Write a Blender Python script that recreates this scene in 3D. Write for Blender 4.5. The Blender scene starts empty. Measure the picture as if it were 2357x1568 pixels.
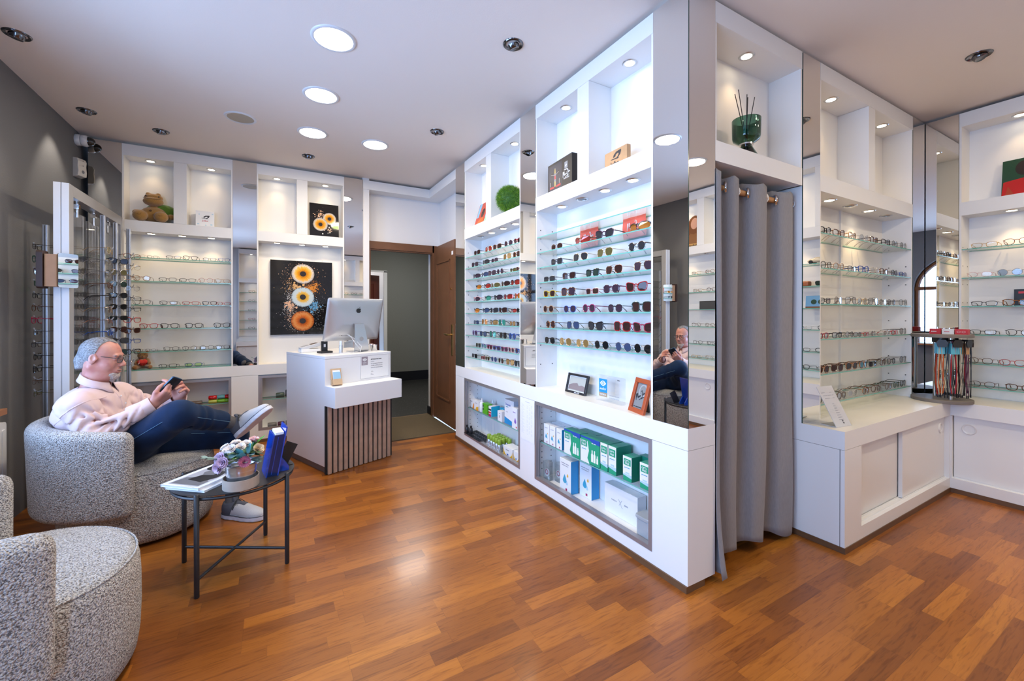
import bpy, math, random
import numpy as np
from mathutils import Vector, Matrix
random.seed(7)
rng = np.random.default_rng(7)
SC = bpy.context.scene
COL = SC.collection
R = math.radians

# ------------------------------------------------------------------ camera, world, exposure
cam_d = bpy.data.cameras.new('camera')
cam_d.sensor_width = 36.0
cam_d.lens = 967.61 / 2357 * 36.0
cam_d.shift_y = -(784 - 726.68) / 2357
cam_d.clip_start = 0.05
cam = bpy.data.objects.new('camera', cam_d)
COL.objects.link(cam)
cam.location = (0, 0, 1.25)
cam.rotation_euler = (R(90 - 0.1558), 0, R(-29.7166))
SC.camera = cam
vs = SC.view_settings
vs.view_transform = 'Standard'
vs.look = 'None'
vs.gamma = 1.0
vs.use_curve_mapping = False
vs.exposure = 0.45
cy = SC.cycles
cy.max_bounces = 8
cy.diffuse_bounces = 4
cy.glossy_bounces = 4
cy.transmission_bounces = 4
cy.transparent_max_bounces = 24
cy.sample_clamp_indirect = 4.0
cy.caustics_reflective = False
cy.caustics_refractive = False
cy.use_adaptive_sampling = True
cy.adaptive_threshold = 0.02
cy.use_denoising = True

world = bpy.data.worlds.new('world')
SC.world = world
world.use_nodes = True
bg = world.node_tree.nodes['Background']
bg.inputs[0].default_value = (0.46, 0.66, 1.0, 1)
bg.inputs[1].default_value = 1.6

DAY = 86.0
PANEL = 8.2         # round ceiling panels
SPOT = 11.0
NICHE = 1.7
WARM = (1.0, 0.70, 0.38)
NEUT = (1.0, 0.88, 0.74)

def area_light(name, loc, rot, sx, sy, power, color, parent=None, shape='RECTANGLE', spread=180):
    d = bpy.data.lights.new(name, 'AREA')
    d.shape = shape; d.size = sx; d.size_y = sy; d.energy = power; d.color = color
    d.spread = R(spread)
    o = bpy.data.objects.new(name, d); COL.objects.link(o)
    o.location = loc; o.rotation_euler = rot
    if parent: o.parent = parent
    return o

def spot_light(name, loc, power, color, angle=80, blend=0.7, radius=0.02, rot=(0, 0, 0), parent=None):
    d = bpy.data.lights.new(name, 'SPOT')
    d.energy = power; d.color = color; d.spot_size = R(angle); d.spot_blend = blend
    d.shadow_soft_size = radius
    o = bpy.data.objects.new(name, d); COL.objects.link(o)
    o.location = loc; o.rotation_euler = rot
    if parent: o.parent = parent
    return o

# daylight entering by the two arched street windows in the wall on the far side of the chairs
area_light('street_window_daylight', (-1.66, 0.35, 1.52), (0, R(-90), 0), 1.6, 1.8, DAY, (0.40, 0.60, 1.0))
area_light('street_window_daylight', (-1.66, 2.39, 1.52), (0, R(-90), 0), 1.6, 1.6, DAY, (0.36, 0.57, 1.0))
# blue fill from behind the camera, added for the chairs and grey wall


# it enters by an added, unseen glazed door near the grey wall
area_light('added_door_daylight', (-1.07, -2.1, 1.25), (R(90), 0, 0), 0.55, 2.0, DAY * 0.6, (0.34, 0.56, 1.0))

# ------------------------------------------------------------------ materials
MATS = {}
def nodes_of(m):
    m.use_nodes = True
    nt = m.node_tree
    return nt, nt.nodes, nt.links
def mat(name, color, rough=0.5, metal=0.0, spec=0.5, coat=0.0, emit=None, estr=0.0, bump=0.0, bscale=40.0, alpha=None, sheen=0.0, var=0.0):
    if name in MATS: return MATS[name]
    m = bpy.data.materials.new(name)
    nt, N, L = nodes_of(m)
    b = N['Principled BSDF']
    c = tuple(color) + (1,) if len(color) == 3 else color
    b.inputs['Base Color'].default_value = c
    b.inputs['Roughness'].default_value = rough
    b.inputs['Metallic'].default_value = metal
    b.inputs['Specular IOR Level'].default_value = spec
    b.inputs['Coat Weight'].default_value = coat
    b.inputs['Sheen Weight'].default_value = sheen
    if emit:
        b.inputs['Emission Color'].default_value = tuple(emit) + (1,)
        b.inputs['Emission Strength'].default_value = estr
    if bump or var:
        tc = N.new('ShaderNodeTexCoord')
        nz = N.new('ShaderNodeTexNoise'); nz.inputs['Scale'].default_value = bscale; nz.inputs['Detail'].default_value = 3
        L.new(tc.outputs['Object'], nz.inputs['Vector'])
        if bump:
            bp = N.new('ShaderNodeBump'); bp.inputs['Strength'].default_value = bump; bp.inputs['Distance'].default_value = 0.01
            L.new(nz.outputs[0], bp.inputs['Height']); L.new(bp.outputs[0], b.inputs['Normal'])
        if var:
            mx = N.new('ShaderNodeMix'); mx.data_type = 'RGBA'
            mx.inputs[6].default_value = tuple(max(0, v * (1 - var)) for v in c[:3]) + (1,)
            mx.inputs[7].default_value = tuple(min(1, v * (1 + var)) for v in c[:3]) + (1,)
            L.new(nz.outputs[0], mx.inputs[0]); L.new(mx.outputs[2], b.inputs['Base Color'])
    MATS[name] = m
    return m

def clear(name, tint, gloss=0.08, rough=0.0, body=None, bodymix=0.0):
    """thin clear sheet: tinted transparent + a little reflection (+ a little body colour)"""
    if name in MATS: return MATS[name]
    m = bpy.data.materials.new(name)
    nt, N, L = nodes_of(m)
    N.remove(N['Principled BSDF'])
    out = N['Material Output']
    t = N.new('ShaderNodeBsdfTransparent'); t.inputs[0].default_value = tuple(tint) + (1,)
    g = N.new('ShaderNodeBsdfGlossy'); g.inputs['Roughness'].default_value = rough
    fr = N.new('ShaderNodeFresnel'); fr.inputs[0].default_value = 1.45
    mul = N.new('ShaderNodeMath'); mul.operation = 'MULTIPLY'; mul.inputs[1].default_value = gloss / 0.04 * 0.5
    L.new(fr.outputs[0], mul.inputs[0])
    cl = N.new('ShaderNodeClamp'); L.new(mul.outputs[0], cl.inputs[0]); cl.inputs[2].default_value = 0.6
    mx = N.new('ShaderNodeMixShader'); L.new(cl.outputs[0], mx.inputs[0])
    first = t.outputs[0]
    if body:
        df = N.new('ShaderNodeBsdfDiffuse'); df.inputs[0].default_value = tuple(body) + (1,)
        m2 = N.new('ShaderNodeMixShader'); m2.inputs[0].default_value = bodymix
        L.new(t.outputs[0], m2.inputs[1]); L.new(df.outputs[0], m2.inputs[2]); first = m2.outputs[0]
    L.new(first, mx.inputs[1]); L.new(g.outputs[0], mx.inputs[2]); L.new(mx.outputs[0], out.inputs[0])
    MATS[name] = m
    return m

WHITE = mat('white_laminate', (0.80, 0.80, 0.79), 0.38, spec=0.4)
WHITE_IN = mat('white_laminate_inside', (0.82, 0.81, 0.79), 0.5, spec=0.3)
SEAMM = mat('dark_joint', (0.05, 0.05, 0.05), 0.8)
TOPW = mat('pale_worktop', (0.80, 0.77, 0.71), 0.35, bump=0.02, bscale=6, var=0.05)
MIRROR = mat('mirror', (0.86, 0.87, 0.86), 0.0, 1.0)
MEDGE = mat('mirror_edge', (0.03, 0.07, 0.06), 0.2)
GLASS = clear('shelf_glass', (0.965, 0.985, 0.975), 0.04)
GEDGE = mat('green_glass_edge', (0.16, 0.46, 0.38), 0.15, spec=0.6, emit=None)
STEEL = mat('brushed_steel', (0.62, 0.62, 0.62), 0.28, 1.0)
CHROME = mat('chrome', (0.75, 0.75, 0.76), 0.08, 1.0)
DARKCH = mat('dark_chrome', (0.16, 0.16, 0.17), 0.15, 1.0)
ALU = mat('grey_aluminium', (0.42, 0.40, 0.41), 0.4, 0.7)
ALUL = mat('satin_aluminium', (0.66, 0.67, 0.69), 0.35, 0.6)
BLACKM = mat('black_metal', (0.018, 0.018, 0.02), 0.42)
BLACKP = mat('black_plastic', (0.015, 0.015, 0.017), 0.35)
PAPER = mat('white_paper', (0.82, 0.82, 0.82), 0.6)
INK = mat('dark_ink', (0.03, 0.03, 0.035), 0.6)
INKG = mat('grey_ink', (0.35, 0.35, 0.37), 0.6)
LEDW = mat('led_diffuser', (1, 1, 1), 0.5, emit=(1.0, 0.95, 0.86), estr=7.0)
LAMPE = mat('lamp_glow', (1, 1, 1), 0.5, emit=(1.0, 0.88, 0.66), estr=14.0)
LAMPOFF = mat('lamp_unlit', (0.10, 0.10, 0.10), 0.25)
BASEW = mat('brown_plinth', (0.13, 0.065, 0.03), 0.45, var=0.25, bscale=14)

# ------------------------------------------------------------------ mesh helpers
class MB:
    def __init__(s): s.v = []; s.f = []; s.m = []
    def add(s, vs_, fs, m=0):
        o = len(s.v); s.v += [tuple(map(float, p)) for p in vs_]
        s.f += [tuple(i + o for i in f) for f in fs]; s.m += [m] * len(fs); return s
    def box(s, x0, x1, y0, y1, z0, z1, m=0, rot=0, c=None):
        vs_ = [(x, y, z) for z in (z0, z1) for x, y in ((x0, y0), (x1, y0), (x1, y1), (x0, y1))]
        if rot:
            cx, cy_ = c if c else ((x0 + x1) / 2, (y0 + y1) / 2)
            ca, sa = math.cos(rot), math.sin(rot)
            vs_ = [(cx + (x - cx) * ca - (y - cy_) * sa, cy_ + (x - cx) * sa + (y - cy_) * ca, z) for x, y, z in vs_]
        return s.add(vs_, [(3, 2, 1, 0), (4, 5, 6, 7), (0, 1, 5, 4), (1, 2, 6, 5), (2, 3, 7, 6), (3, 0, 4, 7)], m)
    def rbox(s, x0, x1, y0, y1, z0, z1, r, m=0, axis='z', n=4):
        """box with rounded vertical edges (about axis)"""
        def P(a, b, c):
            return {'z': (a, b, c), 'y': (a, c, b), 'x': (c, a, b)}[axis]
        if axis == 'z': A = (x0, x1, y0, y1, z0, z1)
        elif axis == 'y': A = (x0, x1, z0, z1, y0, y1)
        else: A = (y0, y1, z0, z1, x0, x1)
        a0, a1, b0, b1, c0, c1 = A
        ring = []
        for (cx, cy_, t0) in ((a1 - r, b1 - r, 0), (a0 + r, b1 - r, 90), (a0 + r, b0 + r, 180), (a1 - r, b0 + r, 270)):
            for k in range(n + 1):
                t = R(t0 + 90 * k / n); ring.append((cx + r * math.cos(t), cy_ + r * math.sin(t)))
        k = len(ring)
        vs_ = [P(a, b, c0) for a, b in ring] + [P(a, b, c1) for a, b in ring]
        fs = [tuple(range(k))[::-1], tuple(range(k, 2 * k))] + [(i, (i + 1) % k, k + (i + 1) % k, k + i) for i in range(k)]
        return s.add(vs_, fs, m)
    def prism(s, poly, z0, z1, m=0, fn=None):
        k = len(poly)
        vs_ = [(a, b, z0) for a, b in poly] + [(a, b, z1) for a, b in poly]
        if fn: vs_ = [fn(*p) for p in vs_]
        return s.add(vs_, [tuple(range(k))[::-1], tuple(range(k, 2 * k))] + [(i, (i + 1) % k, k + (i + 1) % k, k + i) for i in range(k)], m)
    def poly(s, pts, m=0):
        return s.add(pts, [tuple(range(len(pts)))], m)
    def lathe(s, prof, n=24, m=0, c=(0, 0, 0), axis='z', close=False):
        vs_ = []; fs = []
        for r_, z in prof:
            for k in range(n):
                t = 2 * math.pi * k / n
                p = (r_ * math.cos(t), r_ * math.sin(t), z)
                if axis == 'y': p = (p[0], p[2], p[1])
                if axis == 'x': p = (p[2], p[0], p[1])
                vs_.append((p[0] + c[0], p[1] + c[1], p[2] + c[2]))
        q = len(prof)
        for j in range(q - 1):
            for k in range(n):
                fs.append((j * n + k, j * n + (k + 1) % n, (j + 1) * n + (k + 1) % n, (j + 1) * n + k))
        if not close and prof[0][0] > 1e-3 and prof[-1][0] > 1e-3 and abs(prof[0][1] - prof[-1][1]) > 0.012:
            fs.append(tuple(range(n))[::-1]); fs.append(tuple((q - 1) * n + k for k in range(n)))
        if close:
            for k in range(n): fs.append(((q - 1) * n + k, (q - 1) * n + (k + 1) % n, (k + 1) % n, k))
        return s.add(vs_, fs, m)
    def cyl(s, x, y, z0, z1, r_, n=16, m=0): return s.lathe([(r_, z0), (r_, z1)], n, m, (x, y, 0))
    def tube(s, pts, r_, n=8, m=0, closed=False, flat=1.0):
        P = [Vector(p) for p in pts]; k = len(P)
        rs = r_ if hasattr(r_, '__len__') else [r_] * k
        T = []
        for i in range(k):
            a = P[(i - 1) % k] if (closed or i > 0) else P[i]
            b = P[(i + 1) % k] if (closed or i < k - 1) else P[i]
            T.append((b - a).normalized() if (b - a).length > 1e-9 else Vector((0, 0, 1)))
        up = Vector((0, 0, 1)) if abs(T[0].z) < 0.9 else Vector((1, 0, 0))
        nrm = (up - T[0] * up.dot(T[0])).normalized()
        vs_ = []
        for i in range(k):
            nrm = (nrm - T[i] * nrm.dot(T[i])).normalized()
            bn = T[i].cross(nrm)
            for j in range(n):
                t = 2 * math.pi * (j + 0.5) / n
                vs_.append(P[i] + nrm * (rs[i] * math.cos(t)) + bn * (rs[i] * flat * math.sin(t)))
        fs = []
        for i in range(k if closed else k - 1):
            for j in range(n):
                a, b = i * n, ((i + 1) % k) * n
                fs.append((a + j, a + (j + 1) % n, b + (j + 1) % n, b + j))
        if not closed: fs += [tuple(range(n))[::-1], tuple((k - 1) * n + j for j in range(n))]
        return s.add(vs_, fs, m)
    def ball(s, c, r_, n=12, m=0, sc=(1, 1, 1)):
        h = n // 2
        vs_ = [(0, 0, -1)] + [(math.sin(math.pi * i / h) * math.cos(2 * math.pi * j / n), math.sin(math.pi * i / h) * math.sin(2 * math.pi * j / n), -math.cos(math.pi * i / h)) for i in range(1, h) for j in range(n)] + [(0, 0, 1)]
        fs = [(0, 1 + (j + 1) % n, 1 + j) for j in range(n)]
        for i in range(h - 2):
            for j in range(n): fs.append((1 + i * n + j, 1 + i * n + (j + 1) % n, 1 + (i + 1) * n + (j + 1) % n, 1 + (i + 1) * n + j))
        e = len(vs_) - 1; b = 1 + (h - 2) * n
        fs += [(e, b + j, b + (j + 1) % n) for j in range(n)]
        return s.add([(c[0] + p[0] * r_ * sc[0], c[1] + p[1] * r_ * sc[1], c[2] + p[2] * r_ * sc[2]) for p in vs_], fs, m)
    def xform(s, M):
        s.v = [tuple(M @ Vector(p)) for p in s.v]; return s
    def mesh(s, name, mats, smooth=False):
        me = bpy.data.meshes.new(name)
        me.from_pydata(s.v, [], s.f)
        for m in (mats if isinstance(mats, (list, tuple)) else [mats]): me.materials.append(m)
        me.polygons.foreach_set('material_index', s.m)
        if smooth:
            me.polygons.foreach_set('use_smooth', [True] * len(s.f))
            try: me.set_sharp_from_angle(angle=R(smooth if smooth is not True else 40))
            except Exception: pass
        me.update()
        return me
    def build(s, name, mats, parent=None, smooth=False, loc=None, rot=None):
        o = bpy.data.objects.new(name, s.mesh(name, mats, smooth))
        COL.objects.link(o)
        if parent: o.parent = parent
        if loc: o.location = loc
        if rot: o.rotation_euler = rot
        return o

def thing(name, label, cat, loc=(0, 0, 0), rotz=0.0, group=None, rot=None):
    o = bpy.data.objects.new(name, None); COL.objects.link(o)
    o.empty_display_size = 0.05
    o.location = loc; o.rotation_euler = rot if rot else (0, 0, rotz)
    return tag(o, label, cat, group)
def tag(o, label, cat, group=None):
    o['label'] = label; o['category'] = cat
    if group: o['group'] = group
    return o
def struct(o): o['kind'] = 'structure'; return o
def at(ox, oy, rz, u, d):
    """local wall coordinates (u along the wall, d into it) to world"""
    return (ox + u * math.cos(rz) - d * math.sin(rz), oy + u * math.sin(rz) + d * math.cos(rz))
def bevel(o, w=0.004, seg=2):
    b = o.modifiers.new('bevel', 'BEVEL'); b.width = w; b.segments = seg; b.limit_method = 'ANGLE'; b.angle_limit = R(40)
    return o
def text_mesh(txt, size, m, parent, M, name='lettering', extrude=0.0004, align='CENTER', shear=0.0, scx=1.0, bold=0.0):
    if txt[0] == '#':        # print too small to read: a row of short strokes
        g = random.Random(txt); mb = MB(); x = 0.0; wds = []
        for wd in txt[1:].split():
            l = len(wd) * size * 0.62; wds.append((x, x + l)); x += l + size * 0.5
        x0 = {'CENTER': -x / 2, 'LEFT': 0}[align]
        for a, b_ in wds:
            n_ = max(1, int((b_ - a) / (size * 0.62)))
            for k in range(n_): mb.box(x0 + a + k * size * 0.62, x0 + a + (k + 0.72) * size * 0.62, -size * 0.3, size * g.choice((0.15, 0.3, 0.3)), 0, 0.0004)
        return mb.xform(M).build('print', m, parent)
    c = bpy.data.curves.new(name, 'FONT'); c.body = txt; c.size = size; c.extrude = extrude; c.align_x = align; c.align_y = 'CENTER'
    c.shear = shear; c.offset = bold; c.resolution_u = 3
    t = bpy.data.objects.new(name, c); COL.objects.link(t)
    dg = bpy.context.evaluated_depsgraph_get()
    me = bpy.data.meshes.new_from_object(t.evaluated_get(dg))
    bpy.data.objects.remove(t); bpy.data.curves.remove(c)
    me.name = name
    me.transform(M @ Matrix.Diagonal((scx, 1, 1, 1)))
    me.materials.clear(); me.materials.append(m)
    o = bpy.data.objects.new(name, me); COL.objects.link(o)
    if parent: o.parent = parent
    return o
# text facing local -y: text x -> +x, text y -> +z
def TF(x, y, z, tilt=0.0):
    return Matrix.Translation((x, y, z)) @ Matrix.Rotation(R(90) - tilt, 4, 'X')

# ------------------------------------------------------------------ implicit surfaces (smooth organic bodies)
def sd_cap(P, a, b, ra, rb=None):
    rb = ra if rb is None else rb
    a = np.array(a, np.float32); b = np.array(b, np.float32); ba = b - a
    l2 = float(ba @ ba) + 1e-12
    px, py, pz = P[0] - a[0], P[1] - a[1], P[2] - a[2]
    t = np.clip((px * ba[0] + py * ba[1] + pz * ba[2]) / l2, 0, 1)
    return np.sqrt((px - t * ba[0]) ** 2 + (py - t * ba[1]) ** 2 + (pz - t * ba[2]) ** 2) - (ra + (rb - ra) * t)
def sd_ell(P, c, r_, M=None):
    q = [P[i] - c[i] for i in range(3)]
    if M is not None:
        q = [M[0][i] * q[0] + M[1][i] * q[1] + M[2][i] * q[2] for i in range(3)]
    k0 = np.sqrt((q[0] / r_[0]) ** 2 + (q[1] / r_[1]) ** 2 + (q[2] / r_[2]) ** 2) + 1e-9
    k1 = np.sqrt((q[0] / r_[0] ** 2) ** 2 + (q[1] / r_[1] ** 2) ** 2 + (q[2] / r_[2] ** 2) ** 2) + 1e-9
    return k0 * (k0 - 1) / k1
def smin(a, b, k):
    h = np.clip(0.5 + 0.5 * (b - a) / k, 0, 1)
    return b * (1 - h) + a * h - k * h * (1 - h)
def smax(a, b, k): return -smin(-a, -b, k)
def nets(fn, lo, hi, h, M=None):
    lo = np.array(lo, np.float32); hi = np.array(hi, np.float32)
    n = np.maximum(((hi - lo) / h).astype(int) + 1, 3)
    ax = [lo[i] + h * np.arange(n[i], dtype=np.float32) for i in range(3)]
    P = np.meshgrid(*ax, indexing='ij')
    V = fn(P).astype(np.float32)
    S = V < 0
    c = np.zeros(tuple(n - 1), np.int8)
    for dx in (0, 1):
        for dy in (0, 1):
            for dz in (0, 1):
                c += S[dx:n[0] - 1 + dx, dy:n[1] - 1 + dy, dz:n[2] - 1 + dz]
    act = (c > 0) & (c < 8)
    idx = -np.ones(act.shape, np.int64); I = np.argwhere(act); idx[act] = np.arange(len(I))
    acc = np.zeros((len(I), 3)); cnt = np.zeros(len(I))
    corners = [(0, 0, 0), (1, 0, 0), (0, 1, 0), (1, 1, 0), (0, 0, 1), (1, 0, 1), (0, 1, 1), (1, 1, 1)]
    for a in range(8):
        for b in range(a + 1, 8):
            if sum(abs(corners[a][k] - corners[b][k]) for k in range(3)) != 1: continue
            va = V[I[:, 0] + corners[a][0], I[:, 1] + corners[a][1], I[:, 2] + corners[a][2]]
            vb = V[I[:, 0] + corners[b][0], I[:, 1] + corners[b][1], I[:, 2] + corners[b][2]]
            cr = (va < 0) != (vb < 0)
            t = np.where(cr, va / (va - vb + 1e-20), 0)
            for k in range(3):
                acc[:, k] += np.where(cr, corners[a][k] + t * (corners[b][k] - corners[a][k]), 0)
            cnt += cr
    verts = lo + h * (I + acc / np.maximum(cnt, 1)[:, None])
    faces = []
    for axis in range(3):
        d = [0, 0, 0]; d[axis] = 1
        u, w = (axis + 1) % 3, (axis + 2) % 3
        sl0 = [slice(1, -1)] * 3; sl1 = [slice(1, -1)] * 3
        sl0[axis] = slice(0, n[axis] - 1); sl1[axis] = slice(1, n[axis])
        s0, s1 = S[tuple(sl0)], S[tuple(sl1)]
        E_ = np.argwhere(s0 != s1)
        if len(E_) == 0: continue
        flip = s0[E_[:, 0], E_[:, 1], E_[:, 2]]
        base = E_.copy()
        for k in range(3):
            if k != axis: base[:, k] += 1
        q = []
        for du, dw in ((0, 0), (1, 0), (1, 1), (0, 1)):
            j = base.copy(); j[:, u] -= du; j[:, w] -= dw
            q.append(idx[j[:, 0], j[:, 1], j[:, 2]])
        q = np.stack(q, 1)
        q[~flip] = q[~flip][:, ::-1]
        faces.append(q)
    F = np.concatenate(faces)
    F = F[(F >= 0).all(1)]
    if M is not None:
        Mn = np.array(M)
        verts = verts @ Mn[:3, :3].T + Mn[:3, 3]
    return verts, F
def nets_obj(name, parts, mats, parent=None, smooth_it=0):
    """parts: list of (verts, faces) or (verts, faces, material index)"""
    V, F, Mi = [], [], []
    o = 0
    for p in parts:
        V.append(p[0]); F.append(p[1] + o); o += len(p[0]); Mi += [p[2] if len(p) > 2 else 0] * len(p[1])
    V = np.concatenate(V); F = np.concatenate(F)
    me = bpy.data.meshes.new(name)
    me.from_pydata(V.tolist(), [], F.tolist())
    for m in (mats if isinstance(mats, (list, tuple)) else [mats]): me.materials.append(m)
    me.polygons.foreach_set('material_index', Mi)
    me.polygons.foreach_set('use_smooth', [True] * len(F))
    me.update()
    ob = bpy.data.objects.new(name, me); COL.objects.link(ob)
    if parent: ob.parent = parent
    if smooth_it:
        sm = ob.modifiers.new('smooth', 'SMOOTH'); sm.factor = 0.5; sm.iterations = smooth_it
    return ob
# ------------------------------------------------------------------ the setting
CEIL = 2.745
XB, YP, YC, XD, YA, XL = 1.612, 1.24, 1.04, 4.38, 4.79, -1.38
RZ = R(-90)

def floor_material():
    m = bpy.data.materials.new('parquet')
    nt, N, L = nodes_of(m)
    b = N['Principled BSDF']
    tc = N.new('ShaderNodeTexCoord'); sp = N.new('ShaderNodeSeparateXYZ'); L.new(tc.outputs['Object'], sp.inputs[0])
    def M_(op, a, bb=None):
        n = N.new('ShaderNodeMath'); n.operation = op
        for i, v in enumerate((a, bb)):
            if v is None: continue
            if isinstance(v, (int, float)): n.inputs[i].default_value = v
            else: L.new(v, n.inputs[i])
        return n.outputs[0]
    row = M_('FLOOR', M_('DIVIDE', sp.outputs[1], 0.068))
    wn = N.new('ShaderNodeTexWhiteNoise'); wn.noise_dimensions = '1D'; L.new(row, wn.inputs['W'])
    xs = M_('DIVIDE', M_('ADD', sp.outputs[0], M_('MULTIPLY', wn.outputs[0], 7.3)), M_('ADD', M_('MULTIPLY', wn.outputs[0], 0.16), 0.30))
    col = M_('FLOOR', xs)
    cb = N.new('ShaderNodeCombineXYZ'); L.new(col, cb.inputs[0]); L.new(row, cb.inputs[1])
    w2 = N.new('ShaderNodeTexWhiteNoise'); w2.noise_dimensions = '2D'; L.new(cb.outputs[0], w2.inputs['Vector'])
    # grain running along the strips, shifted per strip
    gv = N.new('ShaderNodeCombineXYZ')
    L.new(M_('ADD', M_('MULTIPLY', sp.outputs[0], 2.2), M_('MULTIPLY', w2.outputs[0], 37.0)), gv.inputs[0])
    L.new(M_('ADD', M_('MULTIPLY', sp.outputs[1], 26.0), M_('MULTIPLY', w2.outputs[0], 11.0)), gv.inputs[1])
    ns = N.new('ShaderNodeTexNoise'); ns.inputs['Scale'].default_value = 1.6; ns.inputs['Detail'].default_value = 6; ns.inputs['Roughness'].default_value = 0.65
    ns.inputs['Distortion'].default_value = 0.7
    L.new(gv.outputs[0], ns.inputs['Vector'])
    rmp = N.new('ShaderNodeValToRGB')
    e = rmp.color_ramp.elements
    e[0].position = 0.0; e[0].color = (0.15, 0.045, 0.010, 1)
    e[1].position = 1.0; e[1].color = (0.53, 0.205, 0.026, 1)
    for p, c in ((0.2, (0.215, 0.066, 0.012, 1)), (0.5, (0.30, 0.096, 0.014, 1)), (0.8, (0.38, 0.128, 0.017, 1))):
        k = e.new(p); k.color = c
    L.new(M_('ADD', M_('MULTIPLY', w2.outputs[0], 0.72), M_('MULTIPLY', ns.outputs[0], 0.30)), rmp.inputs[0])
    # dark pores
    n2 = N.new('ShaderNodeTexNoise'); n2.inputs['Scale'].default_value = 3.4; n2.inputs['Detail'].default_value = 5; n2.inputs['Distortion'].default_value = 1.2
    L.new(gv.outputs[0], n2.inputs['Vector'])
    rm2 = N.new('ShaderNodeValToRGB'); rm2.color_ramp.elements[0].position = 0.30; rm2.color_ramp.elements[0].color = (0.55, 0.48, 0.45, 1)
    rm2.color_ramp.elements[1].position = 0.50; rm2.color_ramp.elements[1].color = (1, 1, 1, 1)
    L.new(n2.outputs[0], rm2.inputs[0])
    mx = N.new('ShaderNodeMix'); mx.data_type = 'RGBA'; mx.blend_type = 'MULTIPLY'; mx.inputs[0].default_value = 0.8
    L.new(rmp.outputs[0], mx.inputs[6]); L.new(rm2.outputs[0], mx.inputs[7])
    # thin joints
    fy = M_('FRACT', M_('DIVIDE', sp.outputs[1], 0.068)); fx = M_('FRACT', xs)
    jy = M_('LESS_THAN', fy, 0.022); jx = M_('LESS_THAN', fx, 0.0045)
    jj = M_('MULTIPLY', M_('MAXIMUM', jy, jx), 0.30)
    m3 = N.new('ShaderNodeMix'); m3.data_type = 'RGBA'; L.new(jj, m3.inputs[0]); L.new(mx.outputs[2], m3.inputs[6]); m3.inputs[7].default_value = (0.06, 0.02, 0.01, 1)
    L.new(m3.outputs[2], b.inputs['Base Color'])
    b.inputs['Roughness'].default_value = 0.30
    b.inputs['Specular IOR Level'].default_value = 0.4
    b.inputs['Coat Weight'].default_value = 0.08; b.inputs['Coat Roughness'].default_value = 0.12
    bp = N.new('ShaderNodeBump'); bp.inputs['Strength'].default_value = 0.06; bp.inputs['Distance'].default_value = 0.004
    L.new(ns.outputs[0], bp.inputs['Height']); L.new(bp.outputs[0], b.inputs['Normal'])
    return m

def terrazzo_material():
    m = bpy.data.materials.new('dark_terrazzo'); nt, N, L = nodes_of(m); b = N['Principled BSDF']
    tc = N.new('ShaderNodeTexCoord'); v = N.new('ShaderNodeTexVoronoi'); v.inputs['Scale'].default_value = 32
    L.new(tc.outputs['Object'], v.inputs['Vector'])
    r_ = N.new('ShaderNodeValToRGB'); r_.color_ramp.elements[0].position = 0.10; r_.color_ramp.elements[0].color = (0.30, 0.30, 0.29, 1)
    r_.color_ramp.elements[1].position = 0.16; r_.color_ramp.elements[1].color = (0.022, 0.022, 0.021, 1)
    L.new(v.outputs['Distance'], r_.inputs[0]); L.new(r_.outputs[0], b.inputs['Base Color']); b.inputs['Roughness'].default_value = 0.35
    return m

def wall_paint(name, c, bump=0.25, scale=120):
    return mat(name, c, 0.75, spec=0.25, bump=bump, bscale=scale)
GREYW = wall_paint('grey_textured_paint', (0.165, 0.166, 0.172), 0.12, 140)
WHITEW = wall_paint('white_paint', (0.78, 0.78, 0.79), 0.08, 160)
CEILM = wall_paint('ceiling_paint', (0.88, 0.79, 0.71), 0.05, 160)
HALLW = wall_paint('hall_grey_paint', (0.20, 0.205, 0.185), 0.2, 90)

floor_o = struct(MB().box(XL, 4.62, -1.8, 4.165, -0.05, 0).box(-1.38, 0.93, 4.165, 5.0, -0.05, 0).build('floor', floor_material()))
hall_floor = struct(MB().box(0.2, 3.4, 5.13, 8.0, -0.05, -0.002).build('floor_hall', terrazzo_material()))
struct(MB().box(0.2, 3.4, 5.105, 5.13, -0.05, 0.004).build('trim_threshold', mat('brass_strip', (0.25, 0.16, 0.09), 0.4, 0.5)))
struct(MB().box(XL - 0.3, 4.75, -1.95, 4.96, CEIL, CEIL + 0.12).build('ceiling', CEILM))

# wall with the two arched street windows (plane x = XL)
def arched_wall():
    mb = MB()
    wins = [(-0.55, 1.25), (1.62, 3.16)]
    zs, zsp = 0.74, 1.72
    t = 0.24
    x0, x1 = XL - t, XL
    ys = [-1.95, wins[0][0], wins[0][1], wins[1][0], wins[1][1], 5.0]
    for a, b_ in ((ys[0], ys[1]), (ys[2], ys[3]), (ys[4], ys[5])): mb.box(x0, x1, a, b_, 0, CEIL)
    for a, b_ in wins:
        mb.box(x0, x1, a, b_, 0, zs)
        n = 20; cy_ = (a + b_) / 2; rx = (b_ - a) / 2; rzv = 0.66
        for k in range(n):
            t0, t1 = math.pi * (1 - k / n), math.pi * (1 - (k + 1) / n)
            ya, yb = cy_ + rx * math.cos(t0), cy_ + rx * math.cos(t1)
            za, zb = zsp + rzv * math.sin(t0), zsp + rzv * math.sin(t1)
            P = [(x0, ya, za), (x0, yb, zb), (x0, yb, CEIL), (x0, ya, CEIL), (x1, ya, za), (x1, yb, zb), (x1, yb, CEIL), (x1, ya, CEIL)]
            mb.add(P, [(0, 1, 2, 3), (7, 6, 5, 4), (0, 4, 5, 1), (2, 6, 7, 3)])
    return mb.build('wall_left', GREYW), wins, zs, zsp
wl, WINS, ZS, ZSP = arched_wall()
struct(wl)
WOODJ = mat('brown_oak', (0.17, 0.07, 0.028), 0.4, var=0.3, bscale=9)
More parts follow.
